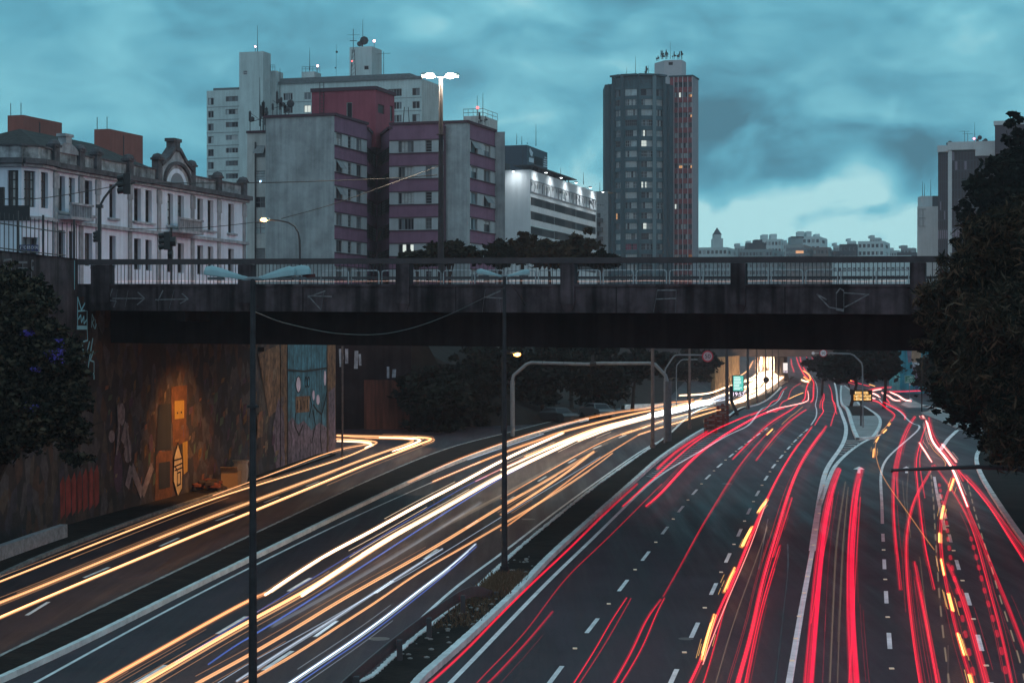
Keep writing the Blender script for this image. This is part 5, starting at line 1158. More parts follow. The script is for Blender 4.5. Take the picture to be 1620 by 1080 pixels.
# ---- 9. distant skyline, right
Yd = 820.0
def tower(label, x0, xc, x1, yt, Y, m, n, cols, name='distant_building', floors=None, ybot=470, bands=False, extra=(), ms=None, seed=1, fh=3.1, pick=('dark', 'dark', 'dark', 'dark', 'sky')):
    """simple block: front x0..xc, side xc..x1"""
    random.seed(seed); c = Vector((yd(xc, Y), Y, 0)); b = Bd(name, label, (c.x, c.y, 14)); z1 = zat(yt, Y); z0 = 8
    Lf = walk(c, -EX, x0); O = c-EX*Lf; wz = []
    for i in range(n):
        zb = z1-1.2-i*fh
        for j in range(cols):
            w_ = Lf/cols; wz.append((w_*j+w_*.18, w_*(j+1)-w_*.18, zb-1.5, zb, dict(style=random.choice(pick), nm=1, frame=fr_m, fw=.14)))
    b.face(O, c, z0, z1, m, wz, .3)
    if x1 > xc+.5:
        Ls = walk(c, EY, x1); wz = []; nc = max(1, int((x1-xc)/7))
        for i in range(n):
            for j in range(nc): w_ = Ls/nc; zb = z1-1.2-i*fh; wz.append((w_*j+w_*.3, w_*(j+1)-w_*.3, zb-1.4, zb, dict(style=random.choice(pick), nm=0, frame=fr_m, fw=.14)))
        b.face(c, c+EY*Ls, z0, z1, ms or m, wz, .3)
    else: Ls = 12; b.face(c, c+EY*Ls, z0, z1, ms or m)
    b.roof([O, c, c+EY*Ls, O+EY*Ls], z1, m); b.done()
    for (ex0, ex1, ey0, ey1, em) in extra:
        a = MB(); a.box((yd(ex0, Y+3), Y+3, zat(ey1, Y+3)), (yd(ex1, Y+3), Y+11, zat(ey0, Y+3))); b.part('roof_room', a, em)
    return b
dc = mat('distant_cream', (.46, .52, .52), .9, .1, noise=.1, nscale=.2); dg_ = mat('distant_grey', (.27, .32, .33), .9, .1, noise=.15, nscale=.2); dw = mat('distant_white', (.58, .66, .66), .9, .1); dd = mat('distant_dark', (.065, .07, .08), .8, .2)
b = tower('distant cream building with a small pyramid-roofed turret', 1104, 1150, 1174, 391, Yd, dc, 8, 7, seed=1, extra=((1128, 1144, 377, 391, dc), (1130, 1141, 371, 377, dc)))
a = MB(); q0 = P(1129.5, 377, Yd+3); q1 = P(1142, 377, Yd+3); q1.z = q0.z = zat(377, Yd+3)+.0; tpx = P(1136, 371, Yd+7); zz = q0.z
base = [Vector((q0.x, Yd+3, zat(377, Yd+3)+1.56)), Vector((q1.x, Yd+3, zat(377, Yd+3)+1.56)), Vector((q1.x, Yd+11, zat(377, Yd+3)+1.56)), Vector((q0.x, Yd+11, zat(377, Yd+3)+1.56))]; tip = Vector(((q0.x+q1.x)/2, Yd+7, base[0].z+3.2))
for i in range(4): a.face([base[i], base[(i+1) % 4], tip])
b.part('turret_roof', a, dd)
tower('long low distant grey apartment row with many small windows', 1148, 1222, 1241, 394, Yd+20, dg_, 8, 14, seed=2, extra=((1182, 1212, 384, 394, dd), (1194, 1206, 379, 384, dd)), fh=2.7)
tower('pale stepped distant tower behind the grey apartment row', 1204, 1236, 1240, 378, Yd+80, dw, 5, 6, seed=3, extra=((1206, 1215, 371, 378, dw), (1220, 1229, 370, 378, dw)))
b = tower('distant tower with glazed balconies, warm lit room and pale stepped top', 1243, 1272, 1290, 387, Yd, dg_, 11, 5, seed=4, pick=('sky', 'sky', 'dark', 'curtain'), ms=mat('distant_brown', (.22, .19, .18), .9), extra=((1251, 1270, 375, 387, dg_), (1252, 1272, 374, 376.5, dd)))
a = MB(); a.obox(P(1259, 402, Yd-2.5), (3.2, 0, 0), (0, .1, 0), (0, 0, 1.4)); b.part('lit_window', a, lamp_mat('window_lit_amber', (1, .5, .25), .9))
for i in range(7): a = MB(); a.obox(P(1244, 396+i*8.5, Yd-4.2), EX*9.5, EY*1.6, (0, 0, .9)); b.part('balcony', a, gmetal)
tower('tall pale stepped distant tower, highest of the skyline', 1262, 1297, 1309, 374, Yd+60, dw, 7, 5, seed=5, extra=((1263, 1272, 366, 374, dw), (1276, 1284, 366, 374, dw), (1290, 1297, 370, 374, dw)))
tower('brownish distant block right of the balconied tower', 1286, 1310, 1316, 391, Yd+12, mat('distant_brown', (.22, .19, .18), .9), 9, 4, seed=6)
tower('dark glazed distant block with stepped left edge', 1328, 1355, 1357, 386, Yd, dd, 4, 4, seed=7, extra=((1320, 1330, 397, 430, dd),), pick=('dark',))
tower('white distant office block with a dark red recessed stair', 1357, 1398, 1408, 381, Yd+5, dw, 9, 6, seed=8, pick=('dark', 'dark', 'sky'), extra=((1379, 1395, 383, 384, dd),))
tower('low white distant building with strip windows, below the dark glazed block', 1317, 1440, 1450, 404, Yd-60, dw, 6, 16, seed=9, pick=('dark', 'dark', 'sky', 'dark'), fh=3.2)
tower('flat dark distant roof line beside the plain white slab', 1419, 1450, 1452, 399, Yd+30, dd, 2, 2, seed=10, pick=('dark',))
tower('broad distant apartment front seen through the balusters', 1104, 1236, 1245, 412, Yd-30, dg_, 5, 26, seed=11, fh=2.8)
tower('distant flats left of the low white building', 1243, 1312, 1318, 410, Yd-40, mat('distant_brown', (.22, .19, .18), .9), 5, 14, seed=12, fh=2.8)
for i_, (xa, xb, yt, dy, mm, lab) in enumerate(((1106, 1126, 397, 90, dg_, 'small flat roofed distant block left of the pyramid turret'), (1162, 1180, 389, 130, dc, 'pale distant block rising behind the long low grey row, left half'), (1240, 1250, 384, 120, dc, 'narrow pale distant tower just left of the balconied tower'), (1309, 1320, 395, 90, dg_, 'small grey distant block just right of the brownish block'), (1318, 1330, 388, 140, dc, 'pale distant block behind the dark glazed block'), (1406, 1422, 396, 100, dc, 'low pale distant block right of the white office block'), (1425, 1447, 392, 150, dg_, 'hazy distant block beside the plain white slab'), (1340, 1352, 381, 160, dw, 'thin pale distant tower behind the dark glazed block'), (1180, 1196, 385, 190, dw, 'hazy pale distant tower top behind the grey row, right half'), (1376, 1392, 376, 170, dc, 'farthest pale tower behind the white office block'))):
    tower(lab, xa, xb, xb+3, yt, Yd+dy, mm, 6, 4, seed=40+i_, extra=((xa+2, (xa+xb)/2, yt-4, yt, mm),))
# ---- 10. plain white slab, dark glass tower at the right
Yx = 520.0; c = Vector((yd(1451, Yx), Yx, 0)); b = Bd('blank_slab', 'plain pale windowless slab building with three masts, beside the dark glass tower', (c.x, c.y, 14)); L = walk(c, EX, 1484); zt_ = zat(327, Yx)
b.face(c, c+EX*L, 8, zt_, wh); b.face(c+EY*9, c, 8, zt_, wh); b.roof([c, c+EX*L, c+EX*L+EY*9, c+EY*9], zt_, wh); b.done(); a = MB(); a.box((yd(1458, Yx+3), Yx+3, zt_), (yd(1475, Yx+3), Yx+8, zat(310, Yx+3))); b.part('roof_room', a, wh); a = MB(); a.box((yd(1475, Yx+3), Yx+2.8, zt_), (yd(1486, Yx+3), Yx+8, zat(310, Yx+3))); b.part('louvred_room', a, dd)
a = MB()
for px in (1453.5, 1460, 1466): a.beam(P(px, 331, Yx-.6), P(px, 358, Yx-.6), .1, .1)
for py in (331, 345, 358): a.beam(P(1453.5, py, Yx-.6), P(1466, py, Yx-.6), .1, .1)
b.part('service_cradle', a, gmetal)
for px, py in ((1459.5, 287), (1462.5, 290), (1472.5, 284)): b.part('antenna', antenna(P(px, 310, Yx+4), (310-py)/FP*Yx, 'mast', 1.3), dmetal)
Yz = 500.0; c = Vector((yd(1484, Yz), Yz, 0)); b = Bd('glass_tower', 'dark bronze glass tower with white edge columns behind the right hand trees', (c.x, c.y, 14)); bz_ = mat('bronze_glass', (.045, .030, .042), .5, .3, noise=.35, nscale=.25); bzl = mat('bronze_painted_reflection', (.20, .15, .20), .4, .6)  # lighter panes carry the reflection as a painted colour
def gface(O, px0, px1, y0, nx):
    L = walk(O, EX, px1); z1 = zat(y0, O.y); m_ = MB(); fh = 2.4; nz = int((z1-8)/fh); random.seed(int(px0))
    for k_ in range(nz):
        for j in range(nx):
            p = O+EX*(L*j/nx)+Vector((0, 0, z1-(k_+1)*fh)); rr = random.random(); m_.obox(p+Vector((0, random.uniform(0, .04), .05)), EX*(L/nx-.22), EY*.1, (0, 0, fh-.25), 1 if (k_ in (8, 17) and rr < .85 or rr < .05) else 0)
    b.part('curtain_wall', m_, [bz_, bzl]); a = MB(); a.obox(O+EY*.15+Vector((0, 0, 8)), EX*L, EY*12, (0, 0, z1-8)); b.part('core', a, dd); return O+EX*L
e1 = gface(c, 1484, 1500, 242, 5); a = MB(); a.obox(e1-EY*.6+Vector((0, 0, 8)), EX*.95, EY*13, (0, 0, zat(236, Yz)-8)); b.part('edge_column', a, wh)
e2 = gface(e1+EX*.96, 1507, 1580, 239, 15); a = MB(); a.obox(c-EX*.1-EY*.8+Vector((0, 0, zat(241, Yz))), EX*2.6, EY*14, (0, 0, 1.6)); a.obox(c+EX*2.4-EY*.9+Vector((0, 0, zat(238.5, Yz))), EX*14, EY*15, (0, 0, 2)); a.obox(c+EX*9.2-EY*1.2+Vector((0, 0, zat(249, Yz))), EX*5, EY*1, (0, 0, 1.7)); b.part('cornice', a, wh)
c2 = Vector((yd(1574, Yz-10), Yz-10, 0)); a = MB(); a.obox(c2+Vector((0, 0, 8)), EX*14, EY*12, (0, 0, zat(205, Yz)-8)); b.part('upper_block', a, bz_); a = MB(); a.obox(c2-EX*.3-EY*.3+Vector((0, 0, zat(205, Yz))), EX*15, EY*13, (0, 0, 1)); b.part('cornice', a, wh)
for (x, y0, y1, k_) in ((1526, 226, 207, 'yagi'), (1531, 226, 211, 'yagi'), (1542, 224, 193, 'mast'), (1548, 226, 216, 'dish'), (1501, 229, 226, 'dish'), (1557, 226, 222, 'dish')): b.part('antenna', antenna(P(x, y0, Yz+1), (y0-y1)/FP*Yz, k_, 1.1), dmetal)
a = MB(); a.ball(P(1541, 219.5, Yz), .3, 8); b.part('warning_light', a, lamp_mat('obstruction_light_pink', (1, .2, .3), 6))
# ---- 11. turquoise mural wall beyond the fork (right) : plain generic shapes
Ym = G(1457, 623).y+1.5; c = Vector((yd(1400, Ym), Ym, 0)); b = Bd('mural_building', 'turquoise mural wall behind the trees beyond the green road sign', (c.x, c.y, 0), 'building'); tq = mat('turquoise_paint', (.03, .30, .40), .85, .2, noise=.35, nscale=.5, streak=.3)
b.w.obox((yd(1424, Ym), Ym, zg(Ym)-.3), (yd(1520, Ym)-yd(1424, Ym), 0, 0), (0, 10, 0), (0, 0, 11.0), b.mi(tq)); b.done()
def mq(x, y): q = P(x, y, Ym-.05); return q
for (pts, cn, cc) in (([(1442, 545), (1457, 545), (1457, 572), (1452, 578), (1445, 577), (1442, 570)], 'mural_shape', (.38, .26, .17)), ([(1434, 548), (1441, 548), (1442, 572), (1437, 574)], 'mural_shape', (.20, .16, .22)), ([(1443, 578), (1456, 576), (1458, 595), (1452, 601), (1446, 600)], 'mural_shape', (.20, .05, .09)), ([(1474, 552), (1482, 556), (1481, 575), (1476, 580), (1470, 590), (1468, 575)], 'mural_shape', (.14, .32, .18)), ([(1443, 573), (1455, 573), (1454, 579), (1444, 579)], 'mural_shape', (.5, .55, .6)), ([(1458, 575), (1462, 582), (1458, 600), (1450, 620), (1447, 612)], 'mural_shape', (.03, .10, .2))):
    a = MB(); ps = [mq(*p)+Vector((0, -.02*len(b.t.children) if 0 else 0, 0)) for p in pts]; off = random.uniform(.01, .06); ps = [p-Vector((0, off, 0)) for p in ps]; a.face(ps); b.part(cn, a, mat('mural_%d' % int(cc[0]*1000), cc, .85, .2, noise=.4, nscale=2))
# ================================================================ street furniture
sod = lamp_mat('sodium_lamp', (1, .42, .08), 14); daylamp = lamp_mat('lit_street_lamp', (1, .86, .66), 45)
shell = mat('lamp_shell', (.24, .36, .39), .45, .5, noise=.15, nscale=3)
def head_mb(L=1.0, w=.34, h=.16):
    """long street lamp shell pointing along +x, thin at the neck, hood at the outer end"""
    m = MB(); prof = [(0, .06, .05), (.12, .07, .06), (.25, .5*w, .45*h), (.6, .85*w, .8*h), (.85, w, h), (1, .8*w, .75*h), (1.04, .3*w, .3*h)]
    rings = []
    for t_, ww, hh in prof:
        b_ = len(m.v); rings.append(b_); x = t_*L; z = .12*L*t_
        for a_ in np.linspace(0, math.pi, 7): m.v.append((x, ww/2*math.cos(a_), z+hh*math.sin(a_)))
        m.v.append((x, -ww/2, z-.03)); m.v.append((x, ww/2, z-.03))
    for r0, r1 in zip(rings, rings[1:]):
        for k_ in range(9): m.f.append((r0+k_, r0+(k_+1) % 9, r1+(k_+1) % 9, r1+k_)); m.m.append(0)
    m.f.append(tuple(rings[0]+k_ for k_ in range(9))); m.m.append(0); m.f.append(tuple(rings[-1]+k_ for k_ in range(9))[::-1]); m.m.append(0); return m
def put(parent, mb, name, m, loc, rz=0, smooth=False):
    o = bpy.data.objects.new(name, mb.mesh(name, m, smooth=smooth)); C.objects.link(o); o.parent = parent; o.location = Vector(loc)-Vector(parent['_o']); o.rotation_euler = (0, 0, rz); return o
def mast_lamp(label, base, h, r0, r1, heads, lit=None, hl=1.0, extra=False, group=None, m=pole_m):
    t = thing('street_lamp', label, 'street lamp', base, group); a = MB(); n = 10
    a.tube([base+Vector((0, 0, h*i/6)) for i in range(7)], [r0+(r1-r0)*i/6 for i in range(7)], 10)
    a.tube([base, base+Vector((0, 0, .5))], r0*1.35, 10); a.tube([base+Vector((0, 0, h*.75)), base+Vector((0, 0, h*.75+.06))], r0*1.25, 8); a.build('pole', m, t, smooth=False)
    for ang, L in heads:
        o = put(t, head_mb(L, .34, .20), 'lamp_head', shell, base+Vector((math.cos(ang)*.12, math.sin(ang)*.12, h)), ang)
        g_ = MB(); g_.box((L*.55, -.1, .12*L*.6-.09), (L*.95, .1, .12*L*.6-.035)); gl_ = bpy.data.objects.new('lamp_glass', g_.mesh('lamp_glass', lit or mat('unlit_lens', (.05, .06, .07), .2, .6))); C.objects.link(gl_); gl_.parent = o
    a = MB(); a.tube([base+Vector((-.25, 0, h)), base+Vector((.25, 0, h))], .05, 6); a.build('bracket', gmetal, t)
    return t
mb_ = Vector((yd(400, 44.3), 44.3, 0)); mb_.z = zg(44.3)+.1
t = mast_lamp('unlit twin headed street lamp on a dark pole, nearest the viewer, left of the guardrail', mb_, CZ+(540-441)/FP*44.3-mb_.z, .11, .055, [(math.pi+.08, .92), (-.05, .82), (.12, 1.12)], hl=1)
a = MB(); top = Vector((mb_.x, mb_.y, CZ+1.42)); a.beam(top+Vector((1.1, .1, .03)), top+Vector((1.38, .1, .05)), .05, .07); a.build('photocell', mat('dark_red_plastic', (.09, .03, .03)), t)
pb_ = G(798, 915)
t = mast_lamp('unlit street lamp with two small pale heads in the earth median beside the guardrail end', pb_, CZ+(540-437)/FP*pb_.y-pb_.z, .13, .06, [(math.pi+.15, .95), (-.1, .85)], hl=1)
# tall lit lamp behind the overpass
Yl = 135.0; tb = Vector((yd(697.5, Yl), Yl, 13.5)); zt_ = zat(122, Yl)
t = mast_lamp('very tall street lamp with two dazzling heads before the mauve banded block', tb, zt_-tb.z, .24, .12, [(math.pi, 1.2), (.05, 1.1)], lit=daylamp, hl=1.2)
for dx in (-.75, .65):
    l = bpy.data.lights.new('lamp_light', 'POINT'); l.energy = 2200; l.color = (1, .80, .58); l.shadow_soft_size = .25; o = bpy.data.objects.new('lamp_light', l); C.objects.link(o); o.parent = t; o.location = (dx, -.15, zt_-tb.z-.2)
    a = MB(); a.ball(Vector((tb.x+dx, tb.y-.12, zt_+.06)), .26, 10, 0, (1.3, .8, .75)); a.build('lamp_globe', daylamp, t)
# curved arm lamp
Yl = 126.0; q = Vector((yd(474.5, Yl), Yl, 13.5)); t = thing('street_lamp', 'small curved arm street lamp glowing orange in front of the blank grey wall', 'street lamp', q)
a = MB(); pth = [q]+[P(x, y, Yl) for x, y in ((474.5, 400), (474, 380), (472, 368), (466, 358), (456, 352), (440, 348.5), (424, 347.5))]; a.tube(pth, [.07]*3+[.05]*5, 8); a.build('pole', dmetal, t)
a = MB(); hp = P(419, 347, Yl); a.ball(hp, .3, 8, 0, (1.3, .6, .45)); a.build('lamp_head', shell, t); a = MB(); a.ball(hp-Vector((.05, .1, .04)), .2, 8, 0, (1.2, .6, .7)); a.build('lamp_globe', lamp_mat('orange_lamp_globe', (1, .50, .18), 9), t)
l = bpy.data.lights.new('lamp_light', 'POINT'); l.energy = 60; l.color = (1, .5, .2); l.shadow_soft_size = .1; o = bpy.data.objects.new('lamp_light', l); C.objects.link(o); o.parent = t; o.location = hp-q+Vector((0, -.3, -.5))
# traffic lights above the street
tlm = mat('signal_black', (.015, .015, .017), .5, .4)
def signal(t, c, s=1.0, side=0):
    a = MB(); a.box((c.x-.17*s, c.y-.12, c.z-.5*s), (c.x+.17*s, c.y+.12, c.z+.5*s)); o = a.build('signal_box', tlm, t)
    for k_ in (-1, 0, 1):
        a = MB(); a.tube([Vector((c.x-.16*s, c.y, c.z+.31*s*k_)), Vector((c.x-.46*s, c.y, c.z+.31*s*k_-.05))], .15*s, 8); a.build('visor', tlm, t)
Yl = 122.0; q = Vector((yd(157.5, Yl), Yl, 13.5)); t = thing('traffic_light', 'traffic light on a curved mast arm above the bar fence, before the old building', 'traffic light', q)
a = MB(); a.tube([q, P(157.5, 326, Yl)], .12, 8); a.tube([P(157.5, 327, Yl), P(165, 313, Yl), P(175, 300, Yl), P(186, 290, Yl), P(193, 288, Yl)], .075, 8); a.box((q.x-.2, q.y-.2, zat(329, Yl)), (q.x+.2, q.y+.2, zat(324, Yl))); a.tube([P(197, 288, Yl), P(213, 288.5, Yl)], .05, 6); a.tube([P(207, 292, Yl), P(214, 288, Yl)], .03, 5); a.build('pole', dmetal, t); signal(t, P(201, 291, Yl-.3), 1.25); signal(t, P(156, 374, Yl-.2), .7)
Yl = 122.0; q = Vector((yd(271, Yl), Yl, 13.5)); t = thing('traffic_light', 'cluster of black traffic lights on a short post beside the old building balcony', 'traffic light', q)
a = MB(); a.tube([q, P(271, 360, Yl)], .075, 8); a.build('pole', dmetal, t); signal(t, P(264.5, 381, Yl-.2), 1.1); 
a = MB(); a.tube([P(270, 382, Yl-.1), P(278, 382, Yl-.1)], .3, 10); a.tube([P(267, 402, Yl), P(273, 402, Yl)], .3, 10); a.build('signal_box', tlm, t)
q = Vector((yd(1, 112.0), 112.0, 15.3)); t = thing('traffic_light', 'traffic light at the very left edge of the picture above the dark board', 'traffic light', q); a = MB(); a.tube([Vector((q.x-.35, q.y, 13.6)), P(-6, 300, 112)], .07, 8); a.build('pole', dmetal, t); signal(t, P(2, 311, 111.8), 1.05)
# board on post, left
Yl = 92.0; q = Vector((yd(29, Yl), Yl, 15.3)); t = thing('signboard', 'dark back of a signboard on a thin post behind the bar fence', 'sign', q); a = MB(); a.box((yd(-10, Yl), Yl, zat(349, Yl)), (yd(47, Yl), Yl+.05, zat(325, Yl))); a.build('board', mat('board_back', (.03, .032, .036), .7), t); a = MB(); a.tube([Vector((q.x, Yl+.1, 13.8)), P(29, 326, Yl+.1)], .045, 6); a.build('post', dmetal, t)
a = MB(); a.box((q.x-.06, Yl-.04, zat(404, Yl)), (q.x+.06, Yl-.02, zat(397, Yl))); a.build('notice', mat('pale_blue_notice', (.3, .5, .6)), t)

# --- gantry over the left carriageway
gL, gR = G(811, 692), G(1056, 700); t = thing('sign_gantry', 'empty steel pipe gantry spanning the left carriageway under the overpass', 'gantry', gR)
Yg1, Yg2 = gL.y, gR.y
a = MB(); a.tube([gL, P(810.5, 602, Yg1)], .17, 10); a.build('post', gmetal, t); a = MB(); a.tube([gR, P(1056, 603, Yg2)], .30, 10); a.build('post', mat('gantry_dark_post', (.10, .10, .11), .7, noise=.3), t)
a = MB(); a.tube([P(810.5, 603, Yg1), P(812, 594, Yg1), P(833, 576, Yg1), P(840, 573.5, Yg1), P(934, 576, (Yg1+Yg2)/2)], .13, 10); a.build('beam', gmetal, t)
a = MB(); a.tube([P(942, 574.5, (Yg1+Yg2)/2), P(1028, 574.5, Yg2), P(1036, 576, Yg2), P(1053, 594, Yg2), P(1055.5, 603, Yg2)], .13, 10); a.build('beam', gmetal, t)
a = MB(); a.tube([P(933, 575.8, (Yg1+Yg2)/2), P(943, 574.8, (Yg1+Yg2)/2)], .2, 10); a.box((yd(935, 150), 149.8, zat(573, 150)), (yd(940, 150), 150.0, zat(562, 150))); a.build('joint_sleeve', tlm, t)
a = MB()
for x in (858, 892, 910, 975): a.beam(P(x, 575, 151.2), P(x, 570.5, 151.2), .04, .04)
a.build('lug', dmetal, t)
# --- posts in the central median
def plain_post(x, yt, yb, r, label, m=pole_m, tp=None, curve=None):
    q = G(x, yb); t = thing('lamp_post', label, 'post', q, None); a = MB(); a.tube([q, Vector((q.x, q.y, (q.z+zat(yt, q.y))/2)), Vector((q.x, q.y, zat(yt, q.y)))], [r*1.15, r, r*.85], 8); a.tube([q, q+Vector((0, 0, .4))], r*1.6, 8); a.build('pole', m, t)
    a = MB(); z_ = zat(yt, q.y); a.tube([Vector((q.x, q.y, z_-.1)), Vector((q.x+.7, q.y, z_+.25))], r*.5, 6); a.ball(Vector((q.x+.95, q.y, z_+.3)), .34, 8, 0, (1.3, .6, .4)); a.build('lamp_head', shell, t); return t
rustp = mat('rusty_post', (.16, .12, .11), .8, .3, noise=.4, nscale=2)
plain_post(1032.5, 500, 711, .125, 'rust streaked grey lamp post just left of the thick gantry leg', rustp)
plain_post(1091, 505, 681, .10, 'thin grey lamp post between the gantry leg and the red barricade', rustp)
plain_post(1150, 500, 664, .15, 'dark lamp post standing beside the red barricade in the median', dmetal)
plain_post(1183, 520, 647, .14, 'dark lamp post just right of the lit clock panel', dmetal)
for x, yt, yb, w_ in ((1197, 545, 638, 'first'), (1211.5, 540, 632, 'second'), (1222, 545, 622, 'third'), (1231.5, 548, 615, 'fourth')): plain_post(x, yt, yb, .13, 'dark lamp post of the distant median row, %s one right of the clock panel' % w_, dmetal)
q = G(1211.5, 634); t = thing('round_sign', 'small dark round sign seen from behind on a post in the distant median', 'sign', q); a = MB(); zc = zat(600.5, q.y); a.tube([q+Vector((0, -.3, 0)), Vector((q.x, q.y-.3, zc))], .05, 6); a.build('post', dmetal, t); a = MB(); a.tube([Vector((q.x, q.y-.36, zc)), Vector((q.x, q.y-.33, zc))], .5, 14); a.build('disc', tlm, t)
# --- 50 signs
from math import pi
redm = mat('sign_red', (.45, .03, .05), .5, .4); whm = mat('sign_white', (.7, .72, .75), .5, .4); blm = mat('sign_black', (.02, .02, .02), .6)
def speed_sign(t, c, r, shade=False):
    a = MB(); a.tube([c+Vector((0, .03, 0)), c], r, 24); a.build('sign_rim', redm, t); a = MB(); a.tube([c+Vector((0, -.004, 0)), c+Vector((0, -.012, 0))], r*.78, 24); a.build('sign_face', mat('sign_face_shaded', (.42, .34, .38), .6) if shade else whm, t)  # shade on the sign is put into a dimmer face colour
    text('50', c+Vector((0, -.02, -r*.33)), (R(90), 0, 0), r*1.05, blm, t, 'numerals')
q = G(1051, 703); t = thing('speed_sign', 'red ringed speed limit 50 sign with shaded top half beside the gantry', 'road sign', q); Yq_ = q.y
a = MB(); a.tube([q]+[P(x, y, Yq_) for x, y in ((1051.5, 590), (1053, 583), (1064, 566), (1068, 562), (1074, 561.3), (1112, 561.5))], .055, 8); a.build('post', gmetal, t); speed_sign(t, P(1119.5, 563.5, Yq_-.1), .42, True)
q = G(1069, 660); q = Vector((yd(1070, 205), 205, zg(205))); t = thing('round_sign', 'dark round sign back on a thin curved arm left of the shaded 50 sign', 'road sign', q); Yq_ = q.y; a = MB(); a.tube([q]+[P(x, y, Yq_) for x, y in ((1070, 582), (1071, 577), (1077, 570), (1081, 568.5), (1106, 568.5))], .05, 8); a.build('post', gmetal, t); a = MB(); c_ = P(1108, 569, Yq_-.1); a.tube([c_, c_+Vector((0, .03, 0))], .28, 16); a.build('disc', tlm, t)
q = G(1365.5, 679); t = thing('speed_sign', 'red ringed speed limit 50 sign on a long pale arm over the right carriageway', 'road sign', q); Yq_ = q.y
a = MB(); a.tube([q]+[P(x, y, Yq_) for x, y in ((1365, 640), (1364.5, 580), (1363, 574), (1351, 562), (1345, 559.5), (1311, 558.5))], .06, 8); a.build('post', gmetal, t); speed_sign(t, P(1302.5, 558.5, Yq_-.1), .32)
a = MB(); c_ = P(1286.5, 558.5, Yq_-.1); a.tube([c_, c_+Vector((0, .03, 0))], .13, 12); a.beam(c_, P(1310, 558.5, Yq_), .03, .03); a.build('reflector', whm, t)
# --- amber message board
Yv = G(1365, 676).y-.6; t = thing('message_sign', 'amber lit electronic message board with three lines of glowing blocks in the fork', 'electronic sign', Vector((yd(1364, Yv), Yv, zg(Yv))))
a = MB(); a.box((yd(1347, Yv), Yv-.02, zat(635, Yv)), (yd(1380, Yv), Yv+.25, zat(616.5, Yv))); a.box((yd(1345, Yv), Yv+.05, zat(624.5, Yv)), (yd(1349, Yv), Yv+.2, zat(615.5, Yv))); a.build('casing', mat('casing_brown', (.03, .022, .02)), t)
a = MB(); random.seed(8); am = [lamp_mat('amber_a', (1, .58, .20), 1.0), lamp_mat('amber_b', (1, .68, .30), 1.25), lamp_mat('amber_c', (1, .45, .09), .9)]
for row, (x0, x1) in enumerate(((1352.5, 1374), (1350.5, 1378), (1350.5, 1378))):
    n_ = 14; yb_, yt_ = 623.2+row*4.9, 619.0+row*4.9
    for j in range(n_):
        xa = x0+(x1-x0)*j/n_; xb = x0+(x1-x0)*(j+.86)/n_
        if abs((xa+xb)/2-1364.3) < .8: continue
        hh = random.choice((1, 1, .8)); a.box((yd(xa, Yv), Yv-.04, zat(yb_, Yv)), (yd(xb, Yv), Yv-.022, zat(yb_-(yb_-yt_)*hh, Yv)), random.choice((0, 0, 1, 2)))
a.build('lit_characters', am, t); a = MB(); a.tube([Vector((yd(1363, Yv), Yv+.3, zg(Yv))), Vector((yd(1363, Yv), Yv+.3, zat(634, Yv)))], .07, 8); a.build('post', dmetal, t)
# --- clock advertising panels
def clockpanel(label, x0, x1, yt, yb, yc, base, cm, clock, lean):
    q = G(*base); Yc = q.y; t = thing('clock_panel', label, 'advertising clock', q); a = MB(); a.box((yd(x0-1, Yc), Yc, zat(yb+1, Yc)), (yd(x1+1, Yc), Yc+.35, zat(yt-1, Yc))); a.box((yd(x0-.5, Yc), Yc+.02, zat(yc+1, Yc)), (yd(x1+.5, Yc), Yc+.3, zat(yb+.5, Yc))); a.build('casing', mat('casing_dark', (.03, .035, .04), .5), t)
    a = MB(); a.box((yd(x0, Yc), Yc-.02, zat(yb, Yc)), (yd(x1, Yc), Yc-.004, zat(yt, Yc))); a.build('lit_poster', cm, t)
    w_ = x1-x0; h_ = yb-yt
    if clock:
        a = MB(); random.seed(3)
        for i in range(9): y_ = yt+h_*(.06+.1*i); a.box((yd(x0+w_*.08, Yc), Yc-.03, zat(y_+h_*.06, Yc)), (yd(x0+w_*random.uniform(.6, .9), Yc), Yc-.021, zat(y_, Yc)))
        a.build('poster_text', lamp_mat('poster_pale', (.75, 1, .95), 1.1), t)
    text('19:52', Vector((yd((x0+x1)/2, Yc), Yc-.012, zat(yc-.3, Yc)))+Vector((0, -.02, 0)), (R(90), 0, 0), (yc-yb)*.9/FP*Yc*1.15, lamp_mat('clock_digits', (1, .85, 1), 1.6), t, 'clock_digits')
    a = MB(); a.tube([Vector((yd(lean[1], Yc), Yc+.4, zat(lean[2], Yc))), Vector((yd(lean[1]+1, Yc), Yc+.4, zat(yc+8, Yc))), Vector((yd(lean[0], Yc), Yc+.4, q.z))], .16, 8); a.build('stand', pole_m, t); return t
clockpanel('turquoise lit advertising panel with a 19:52 clock below, on a bent stand', 1160, 1176, 594.5, 618, 626.5, (1168, 657), lamp_mat('poster_turquoise', (.16, .85, .72), .75), True, (1168, 1157, 610))
clockpanel('small white lit advertising panel with clock in the distant median near the far overpass', 1239, 1246, 574, 586, 589.5, (1246, 605), lamp_mat('poster_white', (1, .9, .85), 1.1), False, (1247, 1246, 585))
